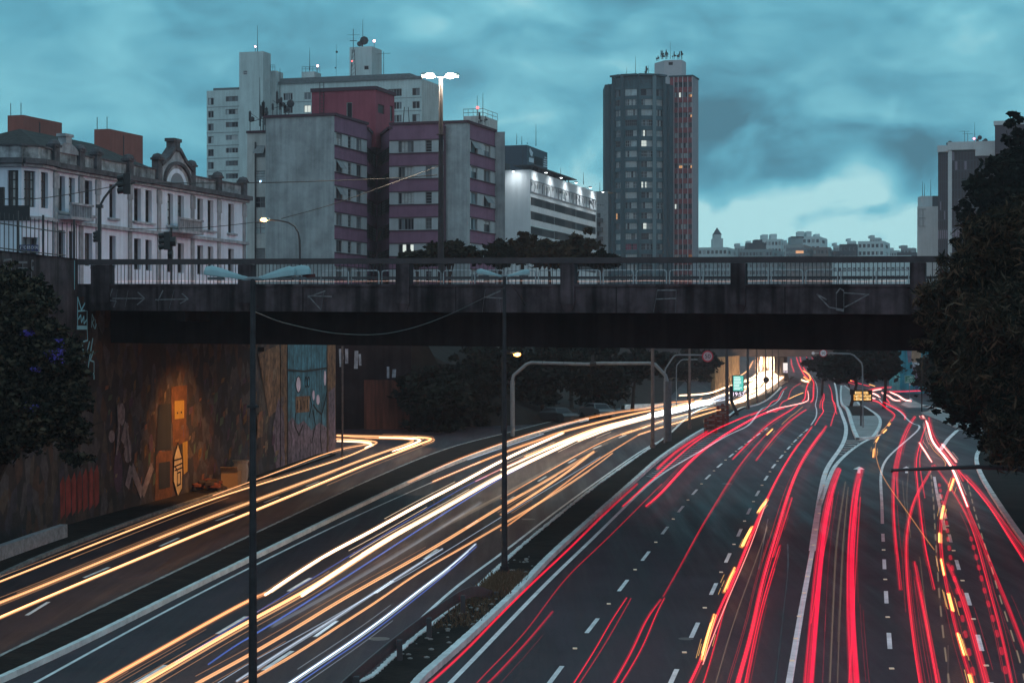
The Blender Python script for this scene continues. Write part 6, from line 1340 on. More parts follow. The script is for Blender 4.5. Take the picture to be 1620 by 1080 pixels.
# --- green direction sign
q = G(1439, 630); Yq_ = q.y; t = thing('direction_sign', 'green direction sign with pale lettering on a thin post beside the paved verge', 'road sign', q); a = MB(); a.box((yd(1431.5, Yq_), Yq_, zat(606, Yq_)), (yd(1447.5, Yq_), Yq_+.05, zat(594, Yq_))); a.build('sign_border', mat('sign_pale_green', (.35, .5, .48)), t)
a = MB(); a.box((yd(1432, Yq_), Yq_-.02, zat(605.5, Yq_)), (yd(1447, Yq_), Yq_-.005, zat(594.5, Yq_))); a.build('sign_face', mat('sign_green', (.01, .17, .12), .5, .4), t); a = MB()
for x0, x1, y in ((1439, 1444, 596.2), (1435.5, 1443.5, 598.2), (1435, 1438, 601.4), (1439, 1444, 601.6), (1433, 1439, 603.8), (1441, 1446, 604.3), (1445, 1446.3, 597.2)): a.box((yd(x0, Yq_), Yq_-.03, zat(y+.55, Yq_)), (yd(x1, Yq_), Yq_-.022, zat(y-.45, Yq_)))
a.build('lettering', mat('sign_text', (.45, .65, .62)), t); a = MB(); a.tube([Vector((q.x, q.y+.1, q.z)), Vector((q.x, q.y+.1, zat(596, Yq_)))], .055, 8); a.build('post', gmetal, t); a = MB(); c_ = P(1439.5, 608.3, Yq_-.05); a.tube([c_, c_+Vector((0, .03, 0))], .17, 4); a.build('diamond_plate', mat('sign_pinkish', (.6, .5, .58)), t)
# --- sodium lamps under the overpass
def sodium(label, px, py, Yq_, arm, e_=150):
    c_ = P(px, py, Yq_); q = Vector((c_.x+arm, Yq_, zg(Yq_))); t = thing('street_lamp', label, 'street lamp', q); a = MB(); a.tube([q, Vector((q.x, q.y, c_.z-.3)), Vector((q.x-arm*.15, q.y, c_.z+.05)), c_+Vector((arm*.25, 0, .1))], .06, 8); a.build('pole', mat('sooty_pole', (.015, .015, .015)), t)
    a = MB(); a.ball(c_+Vector((arm*.12, .02, .1)), .36, 8, 0, (1.3, .7, .4)); a.build('lamp_head', dmetal, t); a = MB(); a.ball(c_-Vector((0, .08, .02)), .25, 8, 0, (1.2, .7, .7)); a.build('lamp_globe', sod, t)
    l = bpy.data.lights.new('lamp_light', 'POINT'); l.energy = e_; l.color = (1, .48, .14); l.shadow_soft_size = .1; o = bpy.data.objects.new('lamp_light', l); C.objects.link(o); o.parent = t; o.location = c_-q+Vector((0, -.3, -.5)); return t
sodium('glowing orange street lamp in front of the dark trees above the gantry post', 818, 560, 158, -1.2, 120)
sodium('glowing orange street lamp at the left edge of the right hand tree', 1483.5, 563, 200, -1.6, 200)
# lamp under the overpass that lights the mural wall: bulkhead lamp hung from the deck
Yq_ = 109.0; c_ = Vector((yd(262, Yq_)+5.5, Yq_-2, 10.75)); t = thing('bulkhead_lamp', 'small orange lamp under the overpass deck lighting the mural wall', 'lamp', c_); a = MB(); a.box((c_.x-.18, c_.y-.18, c_.z), (c_.x+.18, c_.y+.18, c_.z+.25)); a.build('housing', tlm, t); 
l = bpy.data.lights.new('lamp_light', 'SPOT'); l.energy = 4200; l.color = (1, .44, .12); l.shadow_soft_size = .3; l.spot_size = R(88); l.spot_blend = 1; o = bpy.data.objects.new('lamp_light', l); C.objects.link(o); o.parent = t; o.location = (0, 0, -.1); o.rotation_euler = (wallpt(109.5, 5.0)-c_).to_track_quat('-Z', 'Y').to_euler()
# --- barricade stack, guardrail
bar_m = [mat('barricade_red', (.12, .028, .02), .6, .3, noise=.3), mat('barricade_white', (.16, .13, .12), .6)]
for i, (x, y, s_) in enumerate(((1124, 687, 1), (1136, 680, 1), (1143, 674, 1.1))):
    q = G(x, y)+Vector((0, 0, .12)); t = thing('road_barrier', ('nearest', 'middle', 'farthest and tallest')[i]+' of the stacked red and white road barriers in the median', 'barrier', q, 'stacked road barriers in the median')
    for k_ in range(3 if i < 2 else 4):
        a = MB(); z_ = q.z+k_*.42; a.box((q.x-.5, q.y-.2, z_+.06), (q.x+.5, q.y+.2, z_+.34), 0); a.box((q.x-.3, q.y-.22, z_+.14), (q.x+.3, q.y+.22, z_+.26), 1); a.box((q.x-.5, q.y-.25, z_), (q.x-.3, q.y+.25, z_+.06), 0); a.box((q.x+.3, q.y-.25, z_), (q.x+.5, q.y+.25, z_+.06), 0); a.box((q.x-.12, q.y-.1, z_+.34), (q.x+.12, q.y+.1, z_+.5), 0); a.build('barrier_block', bar_m, t)
gp2 = [GZ(x, y, .62) for x, y in ((530, 1101), (548, 1082), (622, 1019), (707, 956), (748, 935), (778, 922))]; gp2 = [gp2[0]*2-gp2[1]]+gp2; gp2[-1].z -= .45
t = thing('guardrail', 'dark rusty steel guardrail on posts along the near end of the earth median', 'guardrail', Vector((gp2[2].x, gp2[2].y, zg(gp2[2].y)))); a = MB(); dg2 = dense(gp2, 1.2)
for p, q in zip(dg2, dg2[1:]):
    for dz, th_ in ((.12, .05), (0, .03), (-.12, .05)): a.beam(p+Vector((0, 0, dz)), q+Vector((0, 0, dz)), th_, .13)
a.build('rail', mat('guardrail_steel', (.06, .055, .06), .45, .5, noise=.4), t)
for x, y in ((577, 1112), (629, 1050), (668, 1013), (709, 975), (742, 948)):
    q = G(x, y); zt_ = float(np.interp(q.y, [p.y for p in gp2], [p.z for p in gp2])); a = MB(); xx = float(np.interp(q.y, [p.y for p in gp2], [p.x for p in gp2]))+.16; a.box((xx-.08, q.y-.1, q.z), (xx+.08, q.y+.1, zt_+.12)); a.build('post', mat('guardrail_post', (.07, .065, .07)), t)
# stones, weeds and rubbish on the median
random.seed(12); a = MB()
for i in range(90):
    x, y = random.uniform(700, 860), 0; yy = random.uniform(60, 84); lx, rx = xat(bL, yy), xat(bR, yy); xx = random.uniform(lx+.2, rx-.2); s_ = random.uniform(.02, .09); a.ball(Vector((xx, yy, zg(yy)+.13)), s_, 6, 0, (1.2, 1, .6))
tag(a.build('rubble', mat('rubble', (.25, .24, .23), .9)), 'small stones and litter scattered on the earth median', 'rubble', kind='stuff')
# mast arm crossing at the right, and thin pole
Yr_ = 70.0; t = thing('mast_arm', 'dark horizontal signal mast arm reaching in from the right edge over the branch road', 'mast arm', Vector((yd(1680, Yr_), Yr_, zg(Yr_)))); a = MB(); a.tube([P(1410.5, 743.5, Yr_), P(1470, 741, Yr_), P(1550, 738, Yr_), P(1600, 740.5, Yr_), P(1690, 748, Yr_)], [.05, .065, .08, .09, .10], 8); a.tube([P(1409.5, 743.6, Yr_), P(1413, 743.5, Yr_)], .075, 8); a.build('arm', dmetal, t); a = MB(); q = P(1690, 748, Yr_); a.tube([Vector((q.x, q.y, zg(Yr_))), q, q+Vector((0, 0, .4))], .13, 8); a.build('post', dmetal, t)
q = G(1569, 738); t = thing('sign_post', 'thin dark post at the kerb below the right hand tree', 'post', q); a = MB(); a.tube([q, P(1569, 655, q.y)], .06, 8); a.build('pole', dmetal, t); a = MB(); a.box((q.x-.02, q.y-.3, zat(662, q.y)), (q.x+.02, q.y+.3, zat(655, q.y))); a.build('plate', dmetal, t)
q = Vector((yd(541.5, 132), 132, zg(132))); t = thing('drain_pole', 'slim upright pole standing just past the end of the mural wall', 'post', q); a = MB(); a.tube([q, Vector((q.x, q.y, 11))], .07, 8); a.build('pole', rustp, t)
# rubbish against the wall
q = wq(326, 770, .9); q.z = zg(q.y)+.1; t = thing('cardboard_box', 'open cardboard box leaning by the wall next to the rubbish', 'box', q); a = MB(); a.obox(q, (.95, 0, 0), (.1, .8, 0), (0, 0, .95)); a.build('box', mat('cardboard', (.30, .19, .10), .9), t); a = MB(); a.obox(q+Vector((0, -.01, .96)), (.95, 0, 0), (0, -.3, .25), (0, .03, .02)); a.build('flap', mat('cardboard', (.3, .19, .1)), t)
q = wq(358, 765, .9); q.z = zg(q.y)+.1; a = MB(); rings = [(.34, 0), (.42, .3), (.46, .8), (.40, 1.15), (.5, 1.35), (.40, 1.36)]
for (r0, z0), (r1, z1) in zip(rings, rings[1:]): a.tube([q+Vector((0, 0, z0)), q+Vector((0, 0, max(z1, z0+.01)))], [r0, r1], 10, cap=(z0 == 0))
single('sack', a, mat('pale_sack', (.42, .38, .34), .9, noise=.2), 'pale bulging rubbish sack standing against the mural wall', 'sack')
random.seed(6); a = MB(); q = wq(305, 772, .7); q.z = zg(q.y)+.15
for i in range(14): a.ball(q+Vector((random.uniform(-.5, .9), random.uniform(-.8, 1.6), random.uniform(0, .5))), random.uniform(.15, .4), 6, i % 2, (1.3, 1, .6))
single('rubbish_heap', a, [mat('dark_rags', (.05, .035, .03)), mat('rags_red', (.16, .05, .03))], 'dark heap of rags and rubbish at the foot of the yellow mural panel', 'rubbish')
# parked cars under the trees
def car(label, q, rz, body):
    t = thing('parked_car', label, 'car', q, 'parked cars under the trees'); t.rotation_euler = (0, 0, rz)
    m_ = MB(); pr = [(-2.1, .35), (-2.15, .75), (-1.9, .95), (-1.2, 1.0), (-.7, 1.42), (.6, 1.45), (1.35, .98), (2.0, .85), (2.12, .6), (2.1, .35)]
    for i in range(len(pr)):
        p0, p1 = pr[i], pr[(i+1) % len(pr)]; w0 = .8 if p0[1] < 1.1 else .62; w1 = .8 if p1[1] < 1.1 else .62; m_.face([(p0[0], -w0, p0[1]), (p1[0], -w1, p1[1]), (p1[0], w1, p1[1]), (p0[0], w0, p0[1])])
    for s_ in (-1, 1): m_.face([(x, s_*(.8 if z < 1.1 else .62), z) for x, z in (pr if s_ > 0 else pr[::-1])])
    def ad(mm, nm_, mt_): o = bpy.data.objects.new(nm_, mm.mesh(nm_, mt_)); C.objects.link(o); o.parent = t; return o
    ad(m_, 'body', body); m_ = MB(); 
    for s_ in (-1, 1): m_.face([(-1.05, s_*.78, 1.03), (1.15, s_*.78, 1.03), (.55, s_*.655, 1.38), (-.65, s_*.655, 1.37)])
    m_.face([(1.32, -.7, 1.02), (1.32, .7, 1.02), (.68, .56, 1.42), (.68, -.56, 1.42)]); m_.face([(-1.22, -.7, 1.03), (-1.22, .7, 1.03), (-.76, .56, 1.39), (-.76, -.56, 1.39)]); ad(m_, 'glass', GL['dark'])
    for x in (-1.3, 1.35):
        for s_ in (-1, 1): m_ = MB(); m_.tube([Vector((x, s_*.66, .32)), Vector((x, s_*.84, .32))], .32, 12); w_ = ad(m_, 'wheel', tlm)
    for s_ in (-1, 1): m_ = MB(); m_.box((2.09, s_*.6-.16, .62), (2.14, s_*.6+.16, .76)); ad(m_, 'headlight', whm)
q = Vector((yd(881, 176), 176, zup(176)*.0+zg(176)+.2)); 
car('dark parked car half hidden under the trees left of the pale parked car', Vector((yd(880, 172), 172, zg(172)-.1)), 2.2, mat('car_dark', (.025, .027, .03), .3, .6)); car('pale parked car under the trees beyond the gantry beam', Vector((yd(944, 181), 181, zg(181)-.1)), 2.0, mat('car_silver', (.12, .13, .14), .3, .6))
# side road kerb beyond the trees
a = MB(); q_ = [Vector((yd(x, Y), Y, 0)) for x, Y in ((985, 215), (1030, 228), (1080, 250), (1130, 290))]; mark(a, q_, .5, .5, th=.8); struct('side_road_kerb', a, kerb_m)
# overhead wires
def wire(label, pts, r=.02, sag=0):
    a = MB(); q = catmull([P(*p) for p in pts], 8); a.tube(q, r, 4); single('overhead_wire', a, tlm, label, 'wire')
wire('slack wire hanging under the overpass between the two unlit street lamps', [(400, 492, 45), (455, 512, 52), (540, 528, 60), (620, 526, 67), (700, 502, 73), (798, 455, 78)], .012)
wire('wire crossing the blank grey wall from the upper traffic light to the mauve banded facade', [(205, 290, 120), (420, 289, 128), (600, 283, 135), (692, 277, 135)], .03)
wire('wire rising from the curved arm lamp across the grey wall to the tall lamp', [(445, 346, 126), (530, 322, 129), (620, 290, 132), (697, 262, 135)], .025)
wire('thin wire from the left edge to the mast arm traffic light over the old building', [(-10, 315, 110), (60, 314, 113), (130, 304, 117), (205, 290, 122)], .025)
wire('low wire across the old building windows to the curved arm lamp', [(205, 362, 122), (320, 360, 122), (400, 352, 124), (420, 349, 126)], .02)
wire('dark tree of cable running from the lamp pole top to the far right of it', [(800, 440, 78), (820, 465, 85), (835, 492, 93)], .012)

# ================================================================ trees
def leafcloud(blobs, n, size, rng, droop=0, asp=1.8, shell_=.55):
    """many leaf-sized faces scattered in clumps through a set of ellipsoids"""
    vs = []; w = np.array([b[3]*b[4]*b[5] for b in blobs]); w = w/w.sum(); idx = rng.choice(len(blobs), n, p=w); B = np.array(blobs)[idx]
    ncl = max(8, n//45); ci = rng.choice(len(blobs), ncl, p=w); CB = np.array(blobs)[ci]
    d = rng.normal(size=(ncl, 3)); d /= np.linalg.norm(d, axis=1)[:, None]; rr = rng.uniform(shell_, 1.12, ncl)[:, None]; cc = CB[:, :3]+d*rr*CB[:, 3:6]
    k = rng.integers(0, ncl, n); cs = (CB[k][:, 3:6].mean(1)*.15*(.6+rng.uniform(0, 1, ncl)[k]*1.1))[:, None]; p = cc[k]+rng.normal(size=(n, 3))*cs*np.array([1, 1, .6])
    u = rng.normal(size=(n, 3)); u[:, 2] = u[:, 2]*.5-droop; u /= np.linalg.norm(u, axis=1)[:, None]; v = np.cross(u, rng.normal(size=(n, 3))); v /= np.linalg.norm(v, axis=1)[:, None]
    s = size*rng.uniform(.6, 1.4, n)[:, None]; u = u*s*asp/2; v = v*s/2
    q = np.stack([p-u, p+v, p+u, p-v], 1).reshape(-1, 3); return q
def crown(name, q, mats, parent, mi=None):
    n = len(q)//4; me = bpy.data.meshes.new(name); me.vertices.add(n*4); me.vertices.foreach_set('co', (q-np.array(parent['_o'])).astype(np.float32).ravel()); me.loops.add(n*4); me.loops.foreach_set('vertex_index', np.arange(n*4, dtype=np.int32)); me.polygons.add(n); me.polygons.foreach_set('loop_start', np.arange(0, n*4, 4, dtype=np.int32)); 
    for m in (mats if isinstance(mats, list) else [mats]): me.materials.append(m)
    if mi is not None: me.polygons.foreach_set('material_index', mi.astype(np.int32))
    me.update(calc_edges=True); me.validate(); o = bpy.data.objects.new(name, me); C.objects.link(o); o.parent = parent; return o
def tree(name, label, base, blobs, n, size, mats, r=.25, droop=0, asp=1.8, cat='tree', group=None, seed=1, limbs=5, shell_=.5):
    rng = np.random.default_rng(seed); t = thing(name, label, cat, base, group); cx = np.mean([b[0] for b in blobs]); cy = np.mean([b[1] for b in blobs]); cz = np.mean([b[2] for b in blobs]); a = MB(); top = Vector((cx, cy, cz)); b_ = Vector(base)
    mid = b_.lerp(top, .5)+Vector((rng.normal()*.2, 0, 0)); a.tube([b_, mid, top], [r, r*.75, r*.35], 8)
    for bl in blobs[:limbs]:
        e = Vector(bl[:3]); a.tube([mid.lerp(top, rng.uniform(0, .6)), mid.lerp(e, .6)+Vector((0, 0, .3)), e], [r*.45, r*.25, r*.08], 6)
        for _ in range(3): f_ = e+Vector((rng.normal()*bl[3]*.6, rng.normal()*bl[4]*.6, rng.normal()*bl[5]*.5)); a.tube([e.lerp(mid, .25), f_], [r*.12, r*.04], 4)
    a.build('trunk', bark, t)
    if n > 15000:   # ragged edge: small sprays standing out from the main masses
        ex = []
        for bl_ in blobs:
            for _ in range(5):
                d_ = rng.normal(size=3); d_ /= np.linalg.norm(d_); k_ = rng.uniform(.9, 1.25); s_ = rng.uniform(.18, .34); ex.append((bl_[0]+d_[0]*bl_[3]*k_, bl_[1]+d_[1]*bl_[4]*k_, bl_[2]+d_[2]*bl_[5]*k_, bl_[3]*s_*1.3, bl_[4]*s_, bl_[5]*s_))
        blobs = [tuple([b_2[0], b_2[1], b_2[2], b_2[3]*.86, b_2[4]*.86, b_2[5]*.86]) for b_2 in blobs]+ex
    q = leafcloud(blobs, n, size, rng, droop, asp, shell_); ml = mats if isinstance(mats, list) else [mats]; k = rng.integers(0, len(ml), len(q)//4*0+n//40+2); mi = k[np.arange(n)//40 % len(k)] if len(ml) > 1 else None; crown('crown', q, ml, t, mi); return t
def PB(px, py, Y, rx, ry_, rz): q = P(px, py, Y); return (q.x, q.y, q.z, rx, ry_, rz)
def pm(n, Y): return n/FP*Y
# right hand trees
Yt_ = 72.0
bl = [PB(x, y, Yt_+dy, pm(rx, Yt_), pm(rx, Yt_)*.9, pm(ry, Yt_)) for x, y, dy, rx, ry in ((1560, 445, 0, 85, 45), (1600, 370, -2, 70, 45), (1510, 480, 1, 60, 40), (1610, 500, -3, 90, 60), (1540, 530, 0, 70, 40), (1480, 470, 2, 35, 28), (1500, 505, 1, 45, 30), (1590, 590, -2, 90, 55), (1620, 680, -3, 60, 60), (1555, 400, 2, 45, 30))]
lb2 = mat('leaf_lit_brown_tips', (.15, .082, .046), .8, .2, col2=(.05, .04, .028), nscale=.6)  # brown tips, lightened in colour for the sky light on them
tree('feathery_tree', 'big feathery dark tree with brownish tips filling the right edge in front of the overpass', (24.5, Yt_+6, zg(Yt_)), bl, 66000, .065, [leafb, leafd, leafb, lb2], .4, droop=.8, asp=6, seed=2, limbs=8)
Yt_ = 84.0
bl = [PB(x, y, Yt_+dy, pm(rx, Yt_), pm(rx, Yt_), pm(ry, Yt_)) for x, y, dy, rx, ry in ((1530, 600, 0, 55, 50), (1580, 640, 0, 60, 50), (1500, 560, 0, 38, 35), (1560, 560, -1, 60, 50), (1520, 650, -2, 36, 28), (1540, 665, -2, 30, 22), (1612, 700, -3, 45, 45), (1606, 600, 0, 50, 60), (1495, 620, -1, 25, 22))]
tree('broadleaf_tree', 'dark broadleaf tree hanging low over the pavement beneath the feathery tree', (27.5, Yt_+4, zg(Yt_)), bl, 26000, .18, leafd, .35, droop=.3, asp=1.6, seed=3, limbs=8)
Yt_ = 118.0
bl = [PB(x, y, Yt_+dy, pm(rx, Yt_), pm(rx, Yt_), pm(ry, Yt_)) for x, y, dy, rx, ry in ((1612, 210, 0, 20, 34), (1590, 270, 0, 36, 30), (1560, 300, 0, 34, 28), (1600, 320, 0, 40, 34), (1548, 345, 0, 30, 30), (1530, 385, 0, 24, 24), (1570, 380, 0, 40, 30), (1610, 260, 0, 30, 40), (1520, 400, 0, 16, 16), (1615, 400, 2, 40, 40))]
tree('upper_tree', 'tall dark broadleaf tree against the sky at the right edge before the glass tower', (yd(1590, Yt_), Yt_, 13.2), bl, 17000, .25, leafd, .4, droop=.2, asp=1.6, seed=4, limbs=8)
# left tree with violet flowers
Yt_ = 78.0
bl = [PB(x, y, Yt_+dy, pm(rx, Yt_), pm(rx, Yt_), pm(ry, Yt_)) for x, y, dy, rx, ry in ((40, 510, 0, 50, 50), (80, 560, 0, 50, 45), (20, 600, 0, 60, 60), (100, 620, 0, 42, 40), (60, 660, 0, 60, 45), (110, 680, 0, 34, 30), (0, 450, 1, 50, 30), (50, 465, 1, 40, 26), (10, 690, 0, 50, 40), (125, 600, 0, 24, 26), (135, 650, 0, 18, 30), (120, 715, 0, 26, 22))]
purple = mat('violet_petals', (.08, .05, .36), .6, .3)
t = tree('flowering_tree', 'dark bushy tree with small violet flowers against the retaining wall at the left', (-22.8, Yt_+4, zg(Yt_)), bl, 46000, .13, [leafd, mat('leaf_olive_brown', (.085, .062, .035), .8, .2, col2=(.035, .034, .024), nscale=.7)], .3, droop=.2, asp=1.7, seed=5, limbs=9)
rng = np.random.default_rng(8); fl = [PB(x, y, Yt_-4.2, .25, .3, .3) for x, y in ((46, 535), (58, 548), (64, 562), (25, 520), (50, 540), (38, 590), (40, 565), (68, 545), (55, 575), (24, 640), (72, 556))]
q = leafcloud([(b[0], b[1]+3.0, b[2], b[3]*2.2, b[4]*2, b[5]*2) for b in fl], 300, .06, rng, 0, 1.2, .1); tag(crown('flowers', q, purple, t), kind='stuff')
# low trees beyond the parapet
for i, (px, py, rx, ry, Yc, lab, m_) in enumerate(((715, 398, 44, 14, 150, 'low dark bush behind the parapet at the foot of the tall lit lamp', leafd), (790, 398, 22, 22, 160, 'rounded dark tree behind the parapet left of the white office block steps', leafd), (828, 392, 22, 26, 170, 'brownish tree with an upright tuft in front of the white office block wall', leafb), (868, 400, 32, 20, 165, 'broad brownish tree crown in front of the strip windows', leafb), (912, 392, 30, 28, 172, 'taller brown green tree crown at the right end of the strip windows', leafb), (660, 405, 28, 8, 150, 'low hedge like bush behind the parapet left of the tall lamp', leafd), (955, 408, 24, 9, 170, 'low dark shrub at the foot of the round tower', leafd))):
    bs = [PB(px+random.uniform(-.5, .5)*rx, py+random.uniform(-.5, .5)*ry, Yc, pm(rx*.6, Yc), pm(rx*.6, Yc), pm(ry*.6, Yc)) for _ in range(5)]+[PB(px, py+6, Yc, pm(rx, Yc), pm(rx, Yc), pm(ry*.7, Yc))]
    tree('small_tree', lab, (yd(px, Yc), Yc, 13.2), bs, 4200, .26, m_, .16, seed=20+i, group=None, limbs=4)
# dark trees under and beyond the overpass
specs = [(690, 640, 60, 60, 160, 'dark mass of bushes at the bend of the ramp below the overpass', 158), (745, 620, 55, 65, 166, 'dark tree behind the gantry left post', 160), (860, 600, 60, 45, 178, 'dark tree between the gantry legs, left one', 165), (940, 600, 62, 45, 186, 'dark spreading tree between the gantry legs, over the pale parked car', 165), (1000, 580, 50, 30, 205, 'dark tree left of the rust streaked lamp post, farther off', 200), (640, 570, 60, 26, 185, 'dark treetops above the side street wall', 186), (790, 570, 60, 30, 185, 'dark treetops behind the orange sodium lamp', 184), (1090, 575, 50, 30, 290, 'dark trees beyond the shaded speed sign', 290), (1345, 580, 60, 28, 240, 'wide dark tree crown over the fork beyond the amber message board', 240), (1398, 575, 30, 26, 225, 'dark tree left of the turquoise mural', 225), (1300, 575, 30, 14, 330, 'dark distant tree behind the pale sign arm', 330), (1500, 600, 60, 60, 215, 'dark tree in front of the right end of the turquoise mural', 210), (905, 560, 70, 22, 200, 'dark treetops over the gantry beam joint', 200), (1590, 600, 60, 70, 190, 'dark tree behind the low hanging broadleaf tree', 190)]
blk = mat('shaded_leaves', (.015, .018, .013), .8, .1, col2=(.007, .009, .007), nscale=.6)  # darker copy of the leaves, with the shade put into its colour
for i, (px, py, rx, ry, Yc, lab, Yb_) in enumerate(specs):
    random.seed(50+i); bs = [PB(px+random.uniform(-.6, .6)*rx, py+random.uniform(-.6, .5)*ry, Yc+random.uniform(-2, 2), pm(rx*.55, Yc), pm(rx*.5, Yc), pm(ry*.5, Yc)) for _ in range(8)]+[PB(px, py, Yc, pm(rx*.85, Yc), pm(rx*.7, Yc), pm(ry*.8, Yc))]
    tree('roadside_tree', lab, (yd(px, Yc), Yc, zg(Yc)-.2), bs, int(7000*(rx*ry/2500)**.5), .30 if Yc < 200 else .42, blk, .22, seed=60+i, limbs=6, shell_=.25)
# grass and weeds
rng = np.random.default_rng(3); n = 5200; ys_ = rng.uniform(66, 78.5, n); fx = np.array([xat(bL, y) for y in ys_]); gx = np.array([xat(bR, y) for y in ys_]); xs_ = fx+(gx-fx)*rng.beta(2, 2, n); kk = rng.uniform(0, 1, n) < np.exp(-((ys_-76.5)/2.5)**2)+.12; xs_, ys_ = xs_[kk], ys_[kk]; n = len(xs_); zz = np.array([zg(y) for y in ys_])+.13
h = rng.uniform(.05, .28, n); ln = rng.normal(size=(n, 2))*.09; w_ = .018; p = np.stack([xs_, ys_, zz], 1); q = np.stack([p-[w_, 0, 0], p+[w_, 0, 0], p+np.stack([ln[:, 0]+.004, ln[:, 1], h], 1), p+np.stack([ln[:, 0]-.004, ln[:, 1], h], 1)], 1).reshape(-1, 3)
e_ = bpy.data.objects.new('tmp', None); e_['_o'] = (0, 0, 0); o = crown('weeds', q, mat('dry_weeds', (.12, .075, .045), .9), e_); o.parent = None; bpy.data.objects.remove(e_); tag(o, 'short dry weeds and grass on the earth median round the lamp base', 'weeds', kind='stuff')
# ================================================================ the light of the passing traffic
TR = random.Random(17); TR_z = (-.15, .05, .12)
# Each trail is the path one vehicle lamp drew above the road: a real luminous band at lamp height that lights the asphalt.
TK = {'warm': ((1, .36, .10), .05, (1, .47, .20), .36), 'orange': ((1, .30, .07), .045, (1, .42, .16), .27), 'white': ((1, .48, .20), .11, (1, .74, .48), .78), 'cold': ((.50, .62, .9), .03, (.68, .80, .95), .15),
      'blue': ((.05, .12, .9), .05, (.14, .30, 1), .22), 'brightcold': ((.6, .9, 1), .4, (.90, 1, 1), 1.6), 'red': ((1, 0, .035), .045, (1, .006, .04), .21), 'dimred': ((.9, 0, .045), .03, (1, .01, .05), .07), 'vred': ((1, 0, .035), .08, (1, .014, .045), .30),
      'pink': ((1, .02, .06), .16, (1, .50, .42), .62), 'amber': ((1, .20, .03), .13, (1, .50, .13), .50), 'thin': ((.8, .5, .3), .015, (1, .75, .5), .06), 'bus': ((1, 0, .045), .11, (1, .002, .05), .085)}
def soften(q, n):
    """vehicles do not swerve: smooth the drawn line, ends kept"""
    q = [p.copy() for p in q]
    for _ in range(n):
        q = [q[0]]+[(q[i-1]+q[i]*2+q[i+1])/4 for i in range(1, len(q)-1)]+[q[-1]]
    return q
def trail(label, px, kind, r=.07, h=.7, k=1.0, strands=2, group=None, dash=None, curve=True, fade=False, grow=160):
    pts = [GZ(x, y, h) for x, y in px]
    if px[0][1] > 1085 or px[0][0] < 0: d_ = (pts[0]-pts[1]).normalized(); pts = [pts[0]+d_*14, pts[0]+d_*6]+pts
    if px[-1][1] > 1085 or px[-1][0] > 1622: d_ = (pts[-1]-pts[-2]).normalized(); pts = pts+[pts[-1]+d_*6, pts[-1]+d_*14]
    q = soften(dense(pts, 1.6, curve), 12 if group == GR_ else 3 if group == GF else 10)
    if group == GR_: 
        nq = sum(1 for p in q if p.y < 122)
        if nq > 6: q = soften(q[:nq], 120)+q[nq:]; q = q[:nq-8]+soften(q[nq-8:nq+8], 6)+q[nq+8:]
    for p in q: p.z = zg(p.y)+h
    oc, os_, cc, cs = TK[kind]; m0 = glow('glow_%s_outer_%d' % (kind, int(k*10)), oc, os_*k); m1 = glow('glow_%s_core_%d' % (kind, int(k*10)), cc, cs*k)
    a = MB(); rad = [r*(1+max(0, p.y-60)/grow) for p in q]
    segs = [(q, rad)]
    if dash:
        L, gp_ = dash; segs = []; cur = []; cr_ = []; acc = 0
        for i in range(len(q)-1):
            n_ = max(1, int((q[i+1]-q[i]).length/.12))
            for j in range(n_):
                p = q[i].lerp(q[i+1], j/n_); acc += (q[i+1]-q[i]).length/n_
                if acc % (L+gp_) < L: cur.append(p); cr_.append(rad[i])
                elif cur:
                    if len(cur) > 1: segs.append((cur, cr_))
                    cur = []; cr_ = []
        if len(cur) > 1: segs.append((cur, cr_))
    dt = thing('light_trail', label, 'light trail', (q[0].x, q[0].y, zg(q[0].y)), group) if dash else None
    for Q, RR in segs:
        if dash: a = MB()
        sharp = dash is not None
        a.tube(Q, [x*(1.0 if sharp else .92) for x in RR], 8, 0, rz=.75)
        if sharp: a.tube(Q, [x*.6 for x in RR], 6, 1); a.build('flash', [m0, m1], dt); continue
        n_ = 2+strands*2 if r > .035 else 1
        for s_ in range(n_):   # the filaments of one lamp as it sways: unequal, some shorter than the whole
            lat = TR.uniform(-.85, .85) if n_ > 1 else 0; ver = TR.uniform(-.55, .55) if n_ > 1 else 0; th_ = TR.uniform(.10, .25) if n_ > 1 else .5; ph_ = TR.uniform(0, 6); N_ = len(Q); i0 = 0; i1 = N_
            if s_ > 1 and N_ > 8: i0 = int(N_*TR.uniform(0, .22)); i1 = N_-int(N_*TR.uniform(0, .22))
            if s_ == 0: lat *= .25; th_ = .32
            off = []
            for i in range(i0, i1):
                p = Q[i]; d = Q[min(i+1, N_-1)]-Q[max(i-1, 0)]; d.z = 0
                d = d.normalized() if d.length > 1e-6 else Vector((0, 1, 0)); sd = Vector((d.y, -d.x, 0)); l_ = lat+.16*math.sin(p.y*.11+ph_)
                off.append(p+sd*RR[i]*l_+Vector((0, 0, RR[i]*ver*.75)))
            if len(off) > 1: a.tube(off, [x*th_ for x in RR[i0:i1]], 6, 1 if s_ < 2 else 1+TR.choice((0, 1)))
        if r > .05 and group not in (None, GF):   # stray hair-thin glowing lines, added to feather the edge of the trail
            for s_ in range(3):
                N_ = len(Q); i0 = int(N_*TR.uniform(0, .6)); i1 = min(N_, i0+max(4, int(N_*TR.uniform(.2, .6)))); lat = TR.choice((-1, 1))*TR.uniform(1.2, 3.0); off = []
                for i in range(i0, i1):
                    d = Q[min(i+1, N_-1)]-Q[max(i-1, 0)]; d.z = 0; d = d.normalized() if d.length > 1e-6 else Vector((0, 1, 0)); off.append(Q[i]+Vector((d.y, -d.x, 0))*r*lat+Vector((0, 0, TR_z[s_])))
                if len(off) > 2: a.tube(off, [.011*(1+max(0, p.y-60)/200) for p in off], 5, 2)
